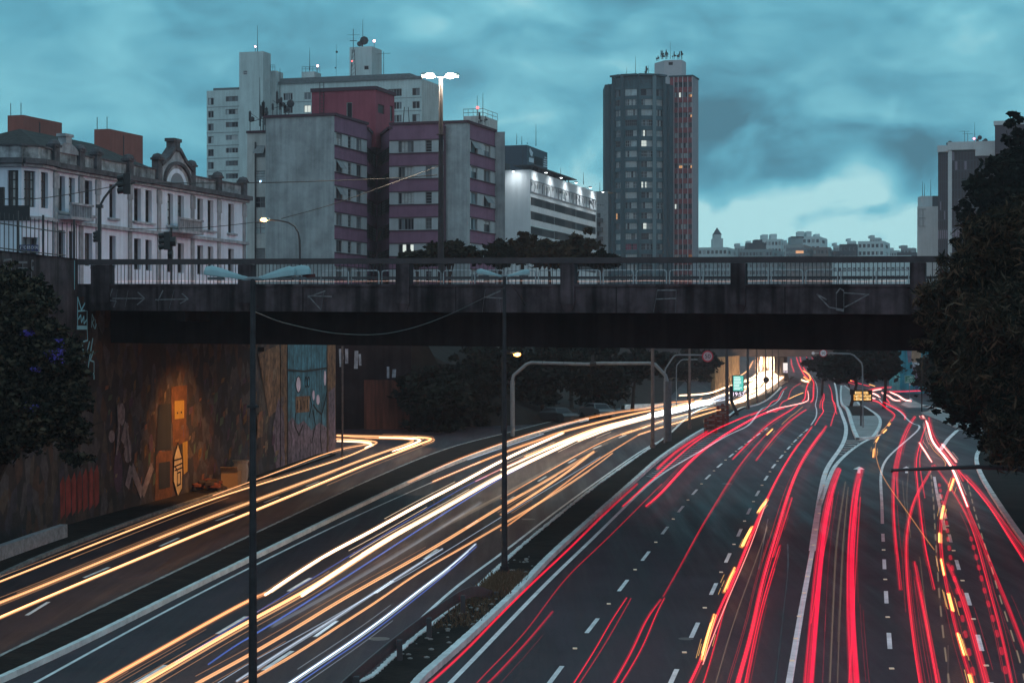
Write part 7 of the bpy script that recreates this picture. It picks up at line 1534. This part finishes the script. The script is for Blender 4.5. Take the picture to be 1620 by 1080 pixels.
    mats_ = [m0, m1, glow('glow_%s_soft_%d' % (kind, int(k*10)), cc, cs*k*.5)]
    if dash: return dt
    return single('light_trail', a, mats_, label, 'light trail', group)
GW = 'headlight trails on the left carriageway'; GR_ = 'headlight trails on the ramp'; GT = 'tail light trails on the right carriageway'; GB = 'tail light trails on the branch road'; GF = 'far trails near the distant overpass'
T = trail
# ramp
T('amber white trail nearest the mural wall on the ramp, running unbroken to the picture edge', [(-40, 936), (0, 921), (93, 883), (178, 848), (281, 810), (333, 788), (378, 775), (398, 770), (407, 768), (474, 746), (522, 732), (560, 718), (590, 704), (597, 700), (590, 697.5), (560, 696), (531, 694.5)], 'warm', .07, .65, 1, 2, GR_)
T('short uppermost amber trail on the ramp that starts beside the rubbish sack', [(337, 783), (396, 761.5), (450, 742), (507, 719), (548, 708), (581, 702.5), (588, 698.5), (575, 696), (533, 693)], 'warm', .055, .65, .9, 1, GR_)
T('pair of thin parallel amber trails in the middle of the ramp', [(-30, 964), (0, 952), (56, 936), (111, 906), (178, 880), (267, 847), (326, 817), (396, 795), (430, 783), (493, 760), (567, 729), (622, 710), (655, 698.5), (644, 694), (585, 693.5), (533, 689.5)], 'warm', .085, .65, .85, 3, GR_)
T('lowest and broadest amber trail of the ramp, nearest the paved median', [(-50, 998), (0, 976), (93, 935), (185, 898), (278, 861), (348, 828), (400, 809), (456, 787), (540, 751), (578, 735), (637, 713), (670, 700), (684, 695.5), (676, 692), (640, 690.5), (533, 688)], 'warm', .10, .65, 1.1, 2, GR_)
T('faint outer loop of light at the tip of the ramp bend', [(622, 689), (660, 690.5), (684, 693), (688, 695.5), (682, 699), (668, 704)], 'warm', .04, .65, .7, 1, GR_)
T('bright short headlight smear on the ramp just past the end of the mural wall', [(533, 697), (560, 698), (582, 699.5), (590, 703), (578, 708)], 'white', .08, .6, 1, 1, GR_)
T('glowing knot of headlight where the ramp doubles back, at its brightest point', [(600, 692), (640, 693), (668, 695), (660, 700), (640, 708), (622, 714)], 'white', .075, .6, 1.1, 1, GR_)
# main left carriageway
T('uppermost orange trail of the left carriageway, ending over the paved median', [(646, 762), (715, 729), (770, 709), (820, 691), (854, 681), (917, 664), (984, 650), (1039, 641.5), (1096, 630.5)], 'orange', .075, .7, 1.2, 1, GW)
T('second highest orange trail of the left carriageway, parallel to the uppermost', [(685, 761), (740, 738), (793, 716), (863, 692), (882, 684), (947, 667.5), (1030, 648.5), (1080, 639), (1110, 629)], 'orange', .08, .7, 1.3, 2, GW)
T('faint violet grey streak between the two highest orange trails', [(740, 727), (800, 706), (860, 686)], 'cold', .06, .7, .7, 1, GW)
T('broad cream white trail cut off by the near pole, upper of the bright pair', [(420, 939), (480, 899), (530, 869), (585, 841), (667, 795), (722, 767), (793, 728), (850, 702), (890, 685)], 'white', .12, .7, 1.1, 4, GW)
T('pale tan tail running down left from the broad cream white trail to the bottom', [(120, 1105), (161, 1079), (259, 1024), (330, 984), (393, 950), (420, 939)], 'orange', .13, .7, .9, 3, GW)
T('broad cream trail reaching the bottom left, lower of the bright pair', [(190, 1100), (228, 1079), (315, 1028), (396, 982), (478, 938), (540, 900), (611, 854), (650, 832)], 'warm', .12, .7, .8, 3, GW)
T('thick white trail continuing the lower of the bright pair up to the gantry', [(478, 940), (540, 899), (611, 853), (696, 806), (752, 774), (793, 751), (881, 709), (940, 681), (984, 668), (1030, 657.5), (1080, 645)], 'white', .125, .7, 1.15, 3, GW)
T('thin blue trail between the bright pair', [(277, 1047), (340, 1008), (407, 967), (470, 929), (544, 884), (640, 826), (733, 770), (770, 753)], 'blue', .035, .7, .7, 1, GW)
T('thin blue trail just below the lower of the bright pair', [(330, 1050), (370, 1022), (407, 1000), (480, 955), (563, 902), (680, 826), (793, 755), (830, 736)], 'blue', .04, .7, .8, 1, GW)
T('mauve pink streak inside the bright pair right of the nearer lamp pole row', [(752, 761), (800, 738), (850, 716), (905, 695)], 'pink', .06, .7, .35, 1, GW)
T('white trail joining the bright band from below, starting mid road beside the gantry beam', [(915, 698), (943, 687), (971, 676.5), (1030, 661), (1080, 649.5)], 'white', .085, .7, .9, 1, GW)
T('long white trail through the gantry just above the thickest one of the bright pair', [(793, 742), (873, 706), (930, 684), (970, 673), (1030, 655), (1080, 643)], 'white', .09, .7, .9, 2, GW)
T('long white trail under the second highest orange trail, entering the gantry', [(830, 722), (890, 697), (947, 675), (1000, 663), (1060, 650), (1100, 640)], 'warm', .09, .7, 1.2, 2, GW)
T('dazzling cold white smear seen through the legs of the gantry', [(1030, 657), (1064, 650), (1095, 642), (1123, 636)], 'brightcold', .22, .7, 1, 2, GW)
T('upper orange trail of the lane right of the bright pair, from the bottom edge', [(280, 1100), (313, 1079), (393, 1036), (470, 991), (540, 948), (622, 902), (707, 854), (793, 800), (860, 762), (940, 714)], 'warm', .075, .7, .7, 2, GW)
T('thin orange continuation climbing from the upper orange trail toward the gantry leg', [(793, 788), (880, 738), (945, 702), (984, 686), (1000, 680)], 'orange', .05, .7, 1, 1, GW)
T('lower orange trail of the lane right of the bright pair, from the bottom edge', [(355, 1100), (389, 1078), (470, 1032), (548, 981), (600, 948), (659, 906), (730, 866), (793, 829), (860, 791), (939, 739), (969, 716)], 'warm', .07, .7, .75, 1, GW)
T('thin pale orange trail curving up to the gantry leg from the middle of the road', [(793, 838), (860, 790), (926, 740), (984, 703), (1011, 687)], 'orange', .05, .7, 1, 1, GW)
T('short orange trail passing just in front of the rust streaked post, upper one', [(984, 687), (1030, 671.5), (1058, 662), (1096, 653), (1133, 644)], 'warm', .075, .7, 1.3, 1, GW)
T('short orange trail passing just in front of the rust streaked post, lower one', [(1010, 687), (1050, 674), (1080, 665.5), (1120, 653), (1148, 645)], 'warm', .075, .7, 1.2, 1, GW)
T('short thick orange trail ending abruptly mid road below the gantry beam', [(793, 814), (860, 772), (905, 741), (940, 714)], 'warm', .075, .7, .8, 2, GW)
T('pale bluish white trail nearest the median edge line at the bottom', [(430, 1100), (459, 1079), (520, 1038), (567, 1006), (620, 967), (659, 936), (710, 898), (752, 861)], 'cold', .085, .7, 1.5, 2, GW)
T('thin blue edge beside the pale bluish white trail nearest the median', [(440, 1102), (472, 1080), (530, 1040), (578, 1008), (640, 960), (700, 912), (754, 864)], 'blue', .035, .7, .9, 1, GW)
T('hair thin white trail crossing between the two warm trails of the right lane', [(345, 1079), (407, 1041), (490, 996), (567, 952), (678, 889), (793, 817), (880, 765), (950, 722)], 'cold', .025, .7, 1.5, 1, GW)
T('pale teal streak in the lane between the two warm trails', [(375, 1077), (407, 1056), (470, 1015), (522, 983), (607, 927), (660, 893), (700, 868)], 'cold', .07, .7, 1.0, 2, GW)
T('short pale teal dash like streak beside the pale teal streak', [(500, 1004), (516, 993), (532, 982)], 'cold', .06, .7, .9, 1, GW)
T('faint grey violet haze of a streak along the middle of the left carriageway', [(430, 990), (540, 930), (660, 858), (760, 795)], 'cold', .16, .5, .18, 1, GW)
T('very faint brownish streak under the orange trails of the middle lane', [(700, 832), (800, 780), (900, 726), (960, 700)], 'thin', .12, .6, .5, 1, GW)
# beyond the gantry, left carriageway
FAR = [([(1075, 625), (1118, 622), (1147, 612.5), (1175, 604), (1200, 597), (1222, 585)], 'white', .10, 'highest thin white trail left of the clock panel'),
       ([(1100, 636), (1130, 630), (1154, 621.5), (1177, 613), (1208, 597), (1222, 588)], 'white', .12, 'white trail passing behind the turquoise clock panel'),
       ([(1128, 634), (1156, 627), (1177, 618.5), (1195, 609), (1212, 600)], 'cold', .14, 'bluish white trail just below the clock digits'),
       ([(1151, 637), (1180, 626), (1208, 613), (1225, 600), (1236, 588)], 'white', .12, 'warm white trail right of the clock panel post'),
       ([(1160, 638.5), (1180, 631.5), (1197, 624), (1215, 613), (1226, 605), (1238, 596)], 'white', .20, 'thickest white trail along the median below the clock panel'),
       ([(1139, 603.5), (1158, 598.5), (1174, 593), (1186, 582), (1191, 571)], 'warm', .10, 'upper orange trail above the clock panel'),
       ([(1178, 601), (1190, 597), (1197, 590), (1197.5, 580), (1196, 570)], 'white', .11, 'orange trail bending upward at the far wing wall'),
       ([(1183, 604), (1200, 596), (1208, 588), (1212, 578)], 'warm', .12, 'orange trail second to bend upward at the wing wall'),
       ([(1200, 606), (1214, 596), (1219, 584), (1220, 570), (1220, 563)], 'white', .14, 'tall white trail in the middle of the distant opening'),
       ([(1212, 610), (1224, 598), (1226, 585), (1226, 570), (1225, 563)], 'white', .14, 'white trail right of the middle in the distant opening'),
       ([(1222, 604), (1231, 594), (1234, 582), (1234, 570), (1233, 562)], 'warm', .13, 'rightmost white trail of the distant opening'),
       ([(1203.5, 576), (1204, 570), (1204.5, 563)], 'white', .22, 'short fat white trail at the left of the distant opening'),
       ([(1209, 580), (1209.5, 570), (1209.5, 564)], 'warm', .14, 'short thin orange trail at the left of the distant opening'),
       ([(1214, 582), (1214.5, 572), (1214.5, 563)], 'white', .16, 'short white trail left of the middle in the distant opening'),
       ([(1166, 632), (1185, 621), (1200, 611)], 'warm', .12, 'short orange trail between clock panel and the far posts'),
       ([(1180, 612), (1195, 604), (1205, 596)], 'warm', .14, 'blurred orange trail crossing behind the far posts'),
       ([(1108, 640), (1135, 632), (1150, 626)], 'cold', .12, 'bluish white trail left of the clock panel stand')]
for pts, kd, r_, lab in FAR: T(lab, pts, kd, r_*1.4, .7, 1.5, 1, GF, grow=400)
# right carriageway: tail lights
T('dim red trail hugging the median kerb from the bottom of the picture', [(655, 1102), (680, 1079), (733, 1032), (793, 969), (854, 910), (910, 858), (950, 817), (1008, 765)], 'red', .065, .8, .9, 2, GT)
T('long crimson trail along the edge line from the middle to the far median', [(986, 800), (1010, 778), (1039, 752), (1076, 719), (1096, 702), (1123, 684), (1145, 673), (1170, 662.5), (1199, 651)], 'red', .075, .8, 1.2, 2, GT)
T('comb like red flicker over the hatching beside the central kerb', [(1040, 741), (1068, 715), (1095, 697), (1120, 682)], 'red', .10, .8, .9, 1, GT, dash=(.35, .45))
T('broad magenta trail of the left lane, cut off square at its near end', [(1023, 800), (1047, 779), (1071, 752), (1095, 727), (1121, 705), (1158, 680.5), (1188, 664), (1212, 652.5), (1240, 645)], 'vred', .10, .8, .9, 3, GT)
T('thin brownish red trail down the left lane to the bottom edge', [(752, 1082), (780, 1052), (836, 995), (891, 917), (947, 865), (1002, 810), (1047, 765)], 'red', .035, .8, .9, 1, GT)
T('faint short red trail at the lower left of the right carriageway', [(755, 1095), (780, 1073), (836, 1013), (874, 967)], 'dimred', .06, .8, 1.3, 1, GT)
T('left one of the thin twin red trails at the bottom between the first lane dashes', [(897, 1097), (908, 1079), (943, 1024), (965, 984), (991, 945)], 'red', .045, .8, .9, 1, GT)
T('right one of the thin twin red trails at the bottom between the first lane dashes', [(906, 1097), (917, 1079), (958, 1017), (998, 946)], 'red', .035, .8, .9, 1, GT)
T('left one of the second twin red trails, beside the first lane dashes', [(960, 1097), (971, 1079), (1002, 1024), (1021, 980), (1045, 947)], 'red', .05, .8, 1, 2, GT)
T('right one of the second twin red trails, beside the first lane dashes', [(972, 1097), (984, 1079), (1017, 1024), (1036, 976), (1051, 946)], 'red', .05, .8, 1, 1, GT)
T('dim wine red trail climbing the second lane to the orange flash', [(1050, 942), (1087, 876), (1113, 828), (1136, 791), (1165, 743), (1191, 710), (1216, 683)], 'red', .06, .8, .6, 2, GT)
T('short orange flash at the top of the dim wine red trail', [(1213, 687), (1218, 682), (1222, 678)], 'amber', .07, .8, 1, 1, GT)
T('thin red trail following the first lane dashes up to the distance', [(1159, 726), (1181, 704), (1207, 678), (1225, 664.5), (1253, 648), (1262, 640)], 'red', .06, .8, 1.4, 1, GT)
T('thin red trail right of the orange flash, ending at the second lane', [(1196, 728), (1218, 699), (1244, 671), (1262, 657), (1275, 648)], 'red', .055, .8, 1.5, 1, GT)
T('thin amber streak crossing the far first lane', [(1237, 671), (1250, 659), (1260, 652), (1270, 643)], 'amber', .03, .8, .5, 1, GT)
T('bold red trail beside the second lane dashes, from the bottom to the far lanes', [(1083, 1100), (1093, 1079), (1113, 1036), (1136, 969), (1161, 917), (1184, 858), (1213, 791), (1236, 746), (1258, 710), (1284, 675)], 'vred', .085, .8, .75, 3, GT)
T('second red strand inside the bold trail beside the second lane dashes', [(1105, 1100), (1114, 1079), (1134, 1010), (1152, 940), (1178, 872), (1200, 820)], 'red', .05, .8, .8, 1, GT)
T('pale pink white core drawn along the bold trail beside the second lane dashes', [(1112, 1050), (1134, 990), (1163, 920), (1188, 862), (1213, 792)], 'pink', .035, .85, .9, 1, GT)
for i, (p0, p1) in enumerate((((1110, 1043), (1130, 972)), ((1145, 936), (1162, 898)), ((1174, 865), (1190, 833)), ((1199, 811), (1214, 790)))):
    T('yellow indicator flash on the bold red trail, %s from the bottom' % names[i], [p0, ((p0[0]+p1[0])/2-1, (p0[1]+p1[1])/2), p1], 'amber', .075, .9, 1.3, 2, 'yellow indicator flashes on the bold red trail')
T('broad red band right of the yellow flashes, from the bottom up to the far lanes', [(1163, 1100), (1167, 1079), (1191, 995), (1206, 921), (1228, 847), (1247, 780), (1265, 736), (1284, 706), (1307, 674)], 'vred', .10, .8, .75, 3, GT)
T('inner red strand of the broad band right of the yellow flashes', [(1175, 1100), (1180, 1079), (1202, 973), (1221, 906), (1234, 863)], 'red', .07, .8, 1.0, 2, GT)
T('short red strand on the right edge of the broad band, half way up', [(1222, 880), (1234, 843), (1252, 787)], 'red', .06, .8, 1, 1, GT)
T('hair thin pale streak between the two bold red bands', [(1131, 1085), (1160, 985), (1190, 902), (1214, 833)], 'thin', .03, .8, 1, 1, GT)
T('very broad crimson band left of the arrow lane, beside the solid line', [(1277, 1105), (1279, 1079), (1286, 995), (1297, 873), (1307, 810), (1318, 765), (1326, 743)], 'bus', .16, .9, 1.5, 4, GT)
T('thin bright red line on the right of the very broad crimson band', [(1283, 985), (1294, 918), (1303, 873), (1312, 830), (1318, 787)], 'vred', .03, .9, .9, 1, GT)
T('second very broad crimson band in the arrow lane', [(1353, 1105), (1352, 1079), (1346, 976), (1346, 884), (1349, 828), (1354, 776), (1362, 742)], 'bus', .14, .9, 1.6, 4, GT)
T('thin bright red line snaking beside the second broad crimson band', [(1340, 1105), (1343, 1079), (1349, 995), (1354, 902), (1358, 828), (1361, 786)], 'vred', .035, .9, .9, 1, GT)
T('faint yellowish streak down the middle of the arrow lane, left one', [(1312, 1079), (1319, 930), (1324, 850), (1337, 762)], 'thin', .05, .6, .5, 1, GT)
T('faint yellowish streak down the middle of the arrow lane, right one', [(1325, 1079), (1329, 960), (1334, 860), (1342, 770)], 'thin', .04, .6, .5, 1, GT)
# branch road
T('straight crimson trail right of the solid branch line, with strands', [(1424, 932), (1417, 865), (1413, 810), (1414, 747), (1424, 702), (1434, 676), (1447, 659)], 'red', .075, .8, 1.1, 2, GB)
T('second crimson strand right beside the straight crimson trail', [(1421, 787), (1419, 747), (1430, 697), (1441, 672), (1449, 659)], 'red', .055, .8, .9, 1, GB)
T('long curving red trail bowing left then down to the bottom edge', [(1460, 1100), (1457, 1079), (1444, 995), (1435, 902), (1435, 839), (1448, 787), (1466, 757), (1476, 736)], 'vred', .075, .8, .7, 2, GB)
T('thick red trail starting mid lane inside the long curve', [(1486, 1100), (1483, 1079), (1467, 995), (1453, 925), (1446, 889)], 'vred', .085, .8, .65, 3, GB)
T('thin wine red trail ending in the middle of the branch lane', [(1478, 932), (1463, 865), (1456, 810), (1450, 754), (1449, 725), (1459, 691), (1466, 669)], 'red', .055, .8, 1.0, 2, GB)
T('second thin red strand next to the one ending mid lane', [(1463, 787), (1456, 743), (1455, 721), (1461, 695)], 'red', .04, .8, .9, 1, GB)
T('meandering orange red trail crossing the branch line', [(1478, 869), (1456, 839), (1433, 806), (1411, 776), (1392, 745), (1385, 715), (1386, 697), (1398, 680), (1410, 663)], 'amber', .032, .8, .55, 1, GB)
for i, (p0, p1) in enumerate((((1382.5, 723), (1383.5, 710)), ((1386, 698), (1390, 691)), ((1397, 684), (1402, 679)), ((1405, 673), (1408, 669)))):
    T('amber flash on the meandering orange red trail, %s from below' % names[i], [p0, p1], 'amber', .07, .85, 1, 1, 'amber flashes on the meandering trail', curve=False)
T('red trail bending sharply at the kerb opposite the island tip, left of the pair', [(1410, 666), (1415, 659), (1414, 654), (1400, 644), (1382, 634), (1370, 630)], 'vred', .075, .8, .8, 2, GB)
T('red trail bending sharply opposite the island tip, right of the pair', [(1432, 663), (1433, 657), (1424, 649), (1410, 642), (1398, 636)], 'vred', .075, .8, .8, 2, GB)
T('short pink red hook joining the right bend', [(1407, 638), (1403, 631), (1398, 626)], 'vred', .06, .8, 1, 1, GB)
T('small round red lamp spot beside the start of the white pink trail', [(1458.4, 659.5), (1459.6, 660.6)], 'pink', .14, .8, 1, 1, GB, curve=False)
T('pink white trail with red edges on the open branch road, left of the far pair', [(1395, 621), (1408, 627.5), (1424, 634)], 'pink', .08, .8, 1.2, 1, GB)
T('pink white trail with red edges on the open branch road, right of the far pair', [(1408, 620), (1424, 627.5), (1441, 634)], 'pink', .08, .8, 1.2, 1, GB)
T('short pink white trail emerging from behind the amber message board, upper', [(1380, 621.5), (1387, 624), (1392, 627.5)], 'pink', .08, .8, 1.2, 1, GB)
T('short pink white trail emerging from behind the amber message board, lower', [(1380, 629), (1384, 631)], 'pink', .08, .8, 1, 1, GB, curve=False)
T('upper red streak crossing right of the amber message board', [(1372, 617.5), (1388, 613.5), (1410, 612)], 'vred', .09, .8, .9, 1, GB)
T('pink streak just above the far pair of the branch road', [(1380, 617.5), (1394, 615)], 'pink', .08, .8, .9, 1, GB, curve=False)
T('long faint red streak running right to the trees above the paved verge', [(1402, 619), (1430, 618.5), (1470, 616.5), (1500, 616)], 'red', .10, .8, .9, 1, GB)
T('thick white pink trail with red edges, brightest of the branch road', [(1465, 665), (1470, 681), (1475, 699), (1493, 720), (1507, 742), (1518, 769), (1531, 800)], 'pink', .095, .8, 1.1, 3, GB)
T('red halo strand left of the thick white pink trail', [(1470, 660), (1473, 680), (1483, 701), (1497, 718), (1510, 736), (1524, 760)], 'vred', .07, .8, .8, 1, GB)
T('yellow strand hugging the left of the thick white pink trail', [(1470, 700), (1478, 713), (1489, 722), (1497, 733), (1493, 740)], 'amber', .03, .8, .7, 1, GB)
T('short white pink trail left of the brightest one', [(1455, 700), (1464, 714), (1474, 730)], 'pink', .075, .8, 1, 1, GB)
T('short white pink trail right of the brightest one', [(1490.5, 702), (1502, 716), (1513, 730)], 'pink', .075, .8, 1, 1, GB)
T('orange red trail curving down the right lane of the branch road', [(1509, 752), (1497, 788), (1489, 825), (1489, 862), (1493, 898), (1504, 954), (1518, 1013), (1533, 1061), (1541, 1090)], 'red', .07, .8, .8, 2, GB)
for i, (p0, p1) in enumerate((((1509, 757), (1503, 775)), ((1493, 800), (1489, 820)), ((1487, 843), (1487, 857)), ((1489, 884), (1494, 908)), ((1501, 938), (1508, 965)), ((1515, 1002), (1525, 1035)), ((1535, 1066), (1541, 1088)))):
    T('amber yellow flash on the curving right lane trail, %s from above' % names[i], [p0, p1], 'amber', .075, .85, 1.4, 2, 'amber flashes on the curving right lane trail', curve=False)
T('thick red trail starting beside the amber flashes, down to the bottom edge', [(1500, 891), (1518, 932), (1537, 995), (1559, 1079), (1564, 1100)], 'vred', .10, .8, .65, 3, GB)
T('red trail from the bright pink trail down to the bottom, left of the flickering squares', [(1478, 735), (1507, 776), (1533, 821), (1548, 865), (1567, 939), (1585, 1006), (1600, 1079), (1605, 1100)], 'vred', .06, .8, .7, 2, GB)
T('wide dim red trail sweeping to the lower right corner', [(1515, 762), (1530, 802), (1552, 854), (1574, 910), (1596, 961), (1620, 1024), (1640, 1075)], 'red', .09, .8, .6, 2, GB)
T('bright red trail curving to the right edge beside the kerb', [(1512, 735), (1522, 750), (1544, 773), (1570, 806), (1593, 843), (1625, 892), (1650, 935)], 'vred', .08, .8, .7, 2, GB)
T('dim red companion right of the trail curving to the right edge', [(1530, 752), (1556, 780), (1582, 815), (1604, 846), (1630, 880)], 'red', .09, .8, .5, 1, GB)
T('flickering row of red squares in the right lane, left row', [(1486, 766), (1493, 803), (1497, 822), (1502, 872), (1508, 905), (1517, 948), (1525, 990), (1535, 1040), (1545, 1090)], 'red', .09, .75, .8, 1, GB, dash=(.9, 2.1))
T('flickering row of red squares in the right lane, right row', [(1536, 850), (1543, 875), (1549, 898), (1556, 928), (1564, 955), (1574, 988), (1585, 1030), (1594, 1078), (1600, 1100)], 'red', .09, .75, .8, 1, GB, dash=(.9, 2.1))
T('thin dashed yellow white trail on the far right lane', [(1530, 758), (1544, 817), (1563, 876), (1578, 932), (1596, 987), (1611, 1036), (1625, 1090)], 'thin', .035, .8, 1.5, 1, GB, dash=(2, 1.6))
T('thin dashed pale trail left of the amber flashes', [(1472, 742), (1476, 780), (1480, 850), (1485, 930), (1493, 1010), (1503, 1090)], 'thin', .04, .8, 1.2, 1, GB, dash=(2.2, 1.8))
for i, (p0, p1, p2) in enumerate((((1438, 735), (1434, 790), (1441, 850)), ((1428, 760), (1431, 800), (1440, 840)), ((1455, 880), (1462, 940), (1470, 1010)))):
    T('hair thin brownish streak in the branch lane, %s from the left' % names[(1, 0, 2)[i]], [p0, p1, p2], 'thin', .02, .8, 1, 1, GB)
# far right carriageway cluster
FR = [([(1222, 650), (1233, 644), (1249, 624), (1257, 612), (1267, 606)], 'red', .07, 'far red trail hugging the median beyond the clock panel'),
      ([(1188, 657), (1204, 650), (1218, 639.5), (1234, 624), (1245, 612)], 'vred', .06, 'far red trail crossing the end of the median'),
      ([(1213, 652), (1232, 645), (1255, 640.5), (1275, 635), (1279, 628), (1278, 618)], 'pink', .075, 'bright pink trail cutting diagonally across the far lanes'),
      ([(1247, 631), (1258, 626), (1271, 621)], 'amber', .06, 'row of orange dots above the diagonal pink trail'),
      ([(1269, 634), (1275, 617), (1279, 602), (1271, 591), (1263, 575), (1260, 565)], 'vred', .11, 'far red trail to the distant opening, left of the twin'),
      ([(1283, 636), (1287, 617), (1286, 602), (1275, 588), (1268, 574), (1265, 563)], 'vred', .11, 'far red trail to the distant opening, right of the twin'),
      ([(1256, 588), (1253, 578), (1251, 568)], 'red', .12, 'short far red trail left of the twin in the distant opening'),
      ([(1272, 596), (1281, 602), (1280, 593), (1270, 586)], 'amber', .12, 'orange white glow where the far trails meet'),
      ([(1268, 601), (1273, 603), (1278, 604)], 'white', .2, 'small white headlight glow in the far junction'),
      ([(1289, 672), (1296, 660), (1303, 650), (1301, 640), (1304, 623)], 'vred', .06, 'wavering red trail in the lane right of the twin, left one'),
      ([(1314, 673), (1319, 656), (1322, 645), (1318, 634), (1316, 623), (1311, 608)], 'vred', .06, 'wavering red trail in the lane right of the twin, right one'),
      ([(1297, 645), (1300, 632), (1303, 622)], 'red', .06, 'short second strand of the left wavering trail'), ([(1324, 655), (1319, 638), (1316, 625)], 'red', .06, 'short second strand of the right wavering trail'),
      ([(1283, 576), (1295, 583), (1307, 587), (1320, 593), (1330, 597.5), (1345, 601), (1358, 606), (1376, 611)], 'vred', .09, 'long far red trail sliding right under the distant trees, upper'),
      ([(1290, 582), (1307, 590), (1330, 600), (1352, 608)], 'red', .08, 'long far red trail sliding right under the distant trees, lower'),
      ([(1284, 565), (1288, 572), (1292, 580)], 'red', .11, 'far red trail at the right of the distant opening'), ([(1275, 563), (1279, 572), (1287, 582)], 'red', .11, 'far red trail between the twin and the right of the opening'),
      ([(1283, 584), (1290, 586.5), (1297, 588)], 'amber', .08, 'short row of orange sparks right of the far junction'), ([(1295, 567), (1300, 575), (1305, 583)], 'cold', .08, 'thin pale streak at the far right of the opening'),
      ([(1375, 608), (1384, 611)], 'amber', .08, 'orange dash above the amber message board, right'), ([(1343, 601), (1347, 603)], 'amber', .09, 'orange dash above the amber message board, left')]
for pts, kd, r_, lab in FR: T(lab, pts, kd, r_*.9, .8, 1.2, 1, GF, grow=400)
# lights of the traffic that crosses the overpass
a = MB(); p = [bp(t_, 4.2, 14.35+.02*math.sin(t_)) for t_ in np.arange(bt(175, 4.2), bt(1436, 4.2), 2)]; a.tube(p, .03, 6, 0); a.tube(p, .012, 5, 1)
single('light_trail', a, [glow('glow_deck_outer', (1, .45, .35), .05), glow('glow_deck_core', (1, .7, .6), .16)], 'thin pale trail of traffic crossing on the overpass behind the balusters', 'light trail')
a = MB(); a.tube([Vector((-26, 124, 14.1)), Vector((-20, 142, 14.1)), Vector((-13, 164, 14.1))], .10, 6, 0); a.tube([Vector((-24.5, 124, 14.1)), Vector((-18.5, 142, 14.1)), Vector((-11.5, 164, 14.1))], .10, 6, 0)  # unseen trails added to cast pink light on the old building
single('light_trail', a, [glow('glow_street_pink', (1, .22, .34), 2.2)], 'added pink tail light trails, hidden by the parapet, for the glow on the old building', 'light trail')
random.seed(77)  # further random trails, added to strengthen the distant glow
wh_ = ('first', 'second', 'third', 'fourth', 'fifth', 'sixth', 'seventh', 'eighth', 'ninth', 'tenth')
for i in range(10):
    x0 = 1176+i*5.2; x1 = 1198+i*3.4; T('short white gold trail added to fill the distant glow, %s from the left' % wh_[i], [(x0, 618-i*1.2+random.uniform(-3, 3)), ((x0+x1)/2+2, 604-i*1.2), (x1, 590-i*.8)], random.choice(('white', 'warm', 'white')), .17, .7, 1.6, 1, GF, grow=400)
for i in range(6):
    x0 = 1196+i*7.2; T('upright white gold trail added to the glow under the distant overpass, %s from the left' % wh_[i], [(x0, 586), (x0+.4, 575), (x0+.6, 564.5)], random.choice(('white', 'warm')), .17, .7, 1.6, 1, GF, grow=400)
# ================================================================ evening haze
hz = MB(); hz.box((-700, -40, -3), (700, 1300, 190)); hm_ = bpy.data.materials.new('haze'); hm_.use_nodes = True; t = hm_.node_tree
for n in list(t.nodes): t.nodes.remove(n)
o_ = t.nodes.new('ShaderNodeOutputMaterial'); pv = t.nodes.new('ShaderNodeVolumePrincipled'); pv.inputs['Color'].default_value = (1, .84, .88, 1); pv.inputs['Density'].default_value = .00025; pv.inputs['Anisotropy'].default_value = .2
t.links.new(pv.outputs[0], o_.inputs['Volume']); tag(hz.build('haze', hm_), 'thin dusk haze over the city', 'haze', kind='stuff')
if 0: print([ (o.name,len(o['label'].split())) for o in C.objects if 'label' in o and len(o['label'].split())>16])
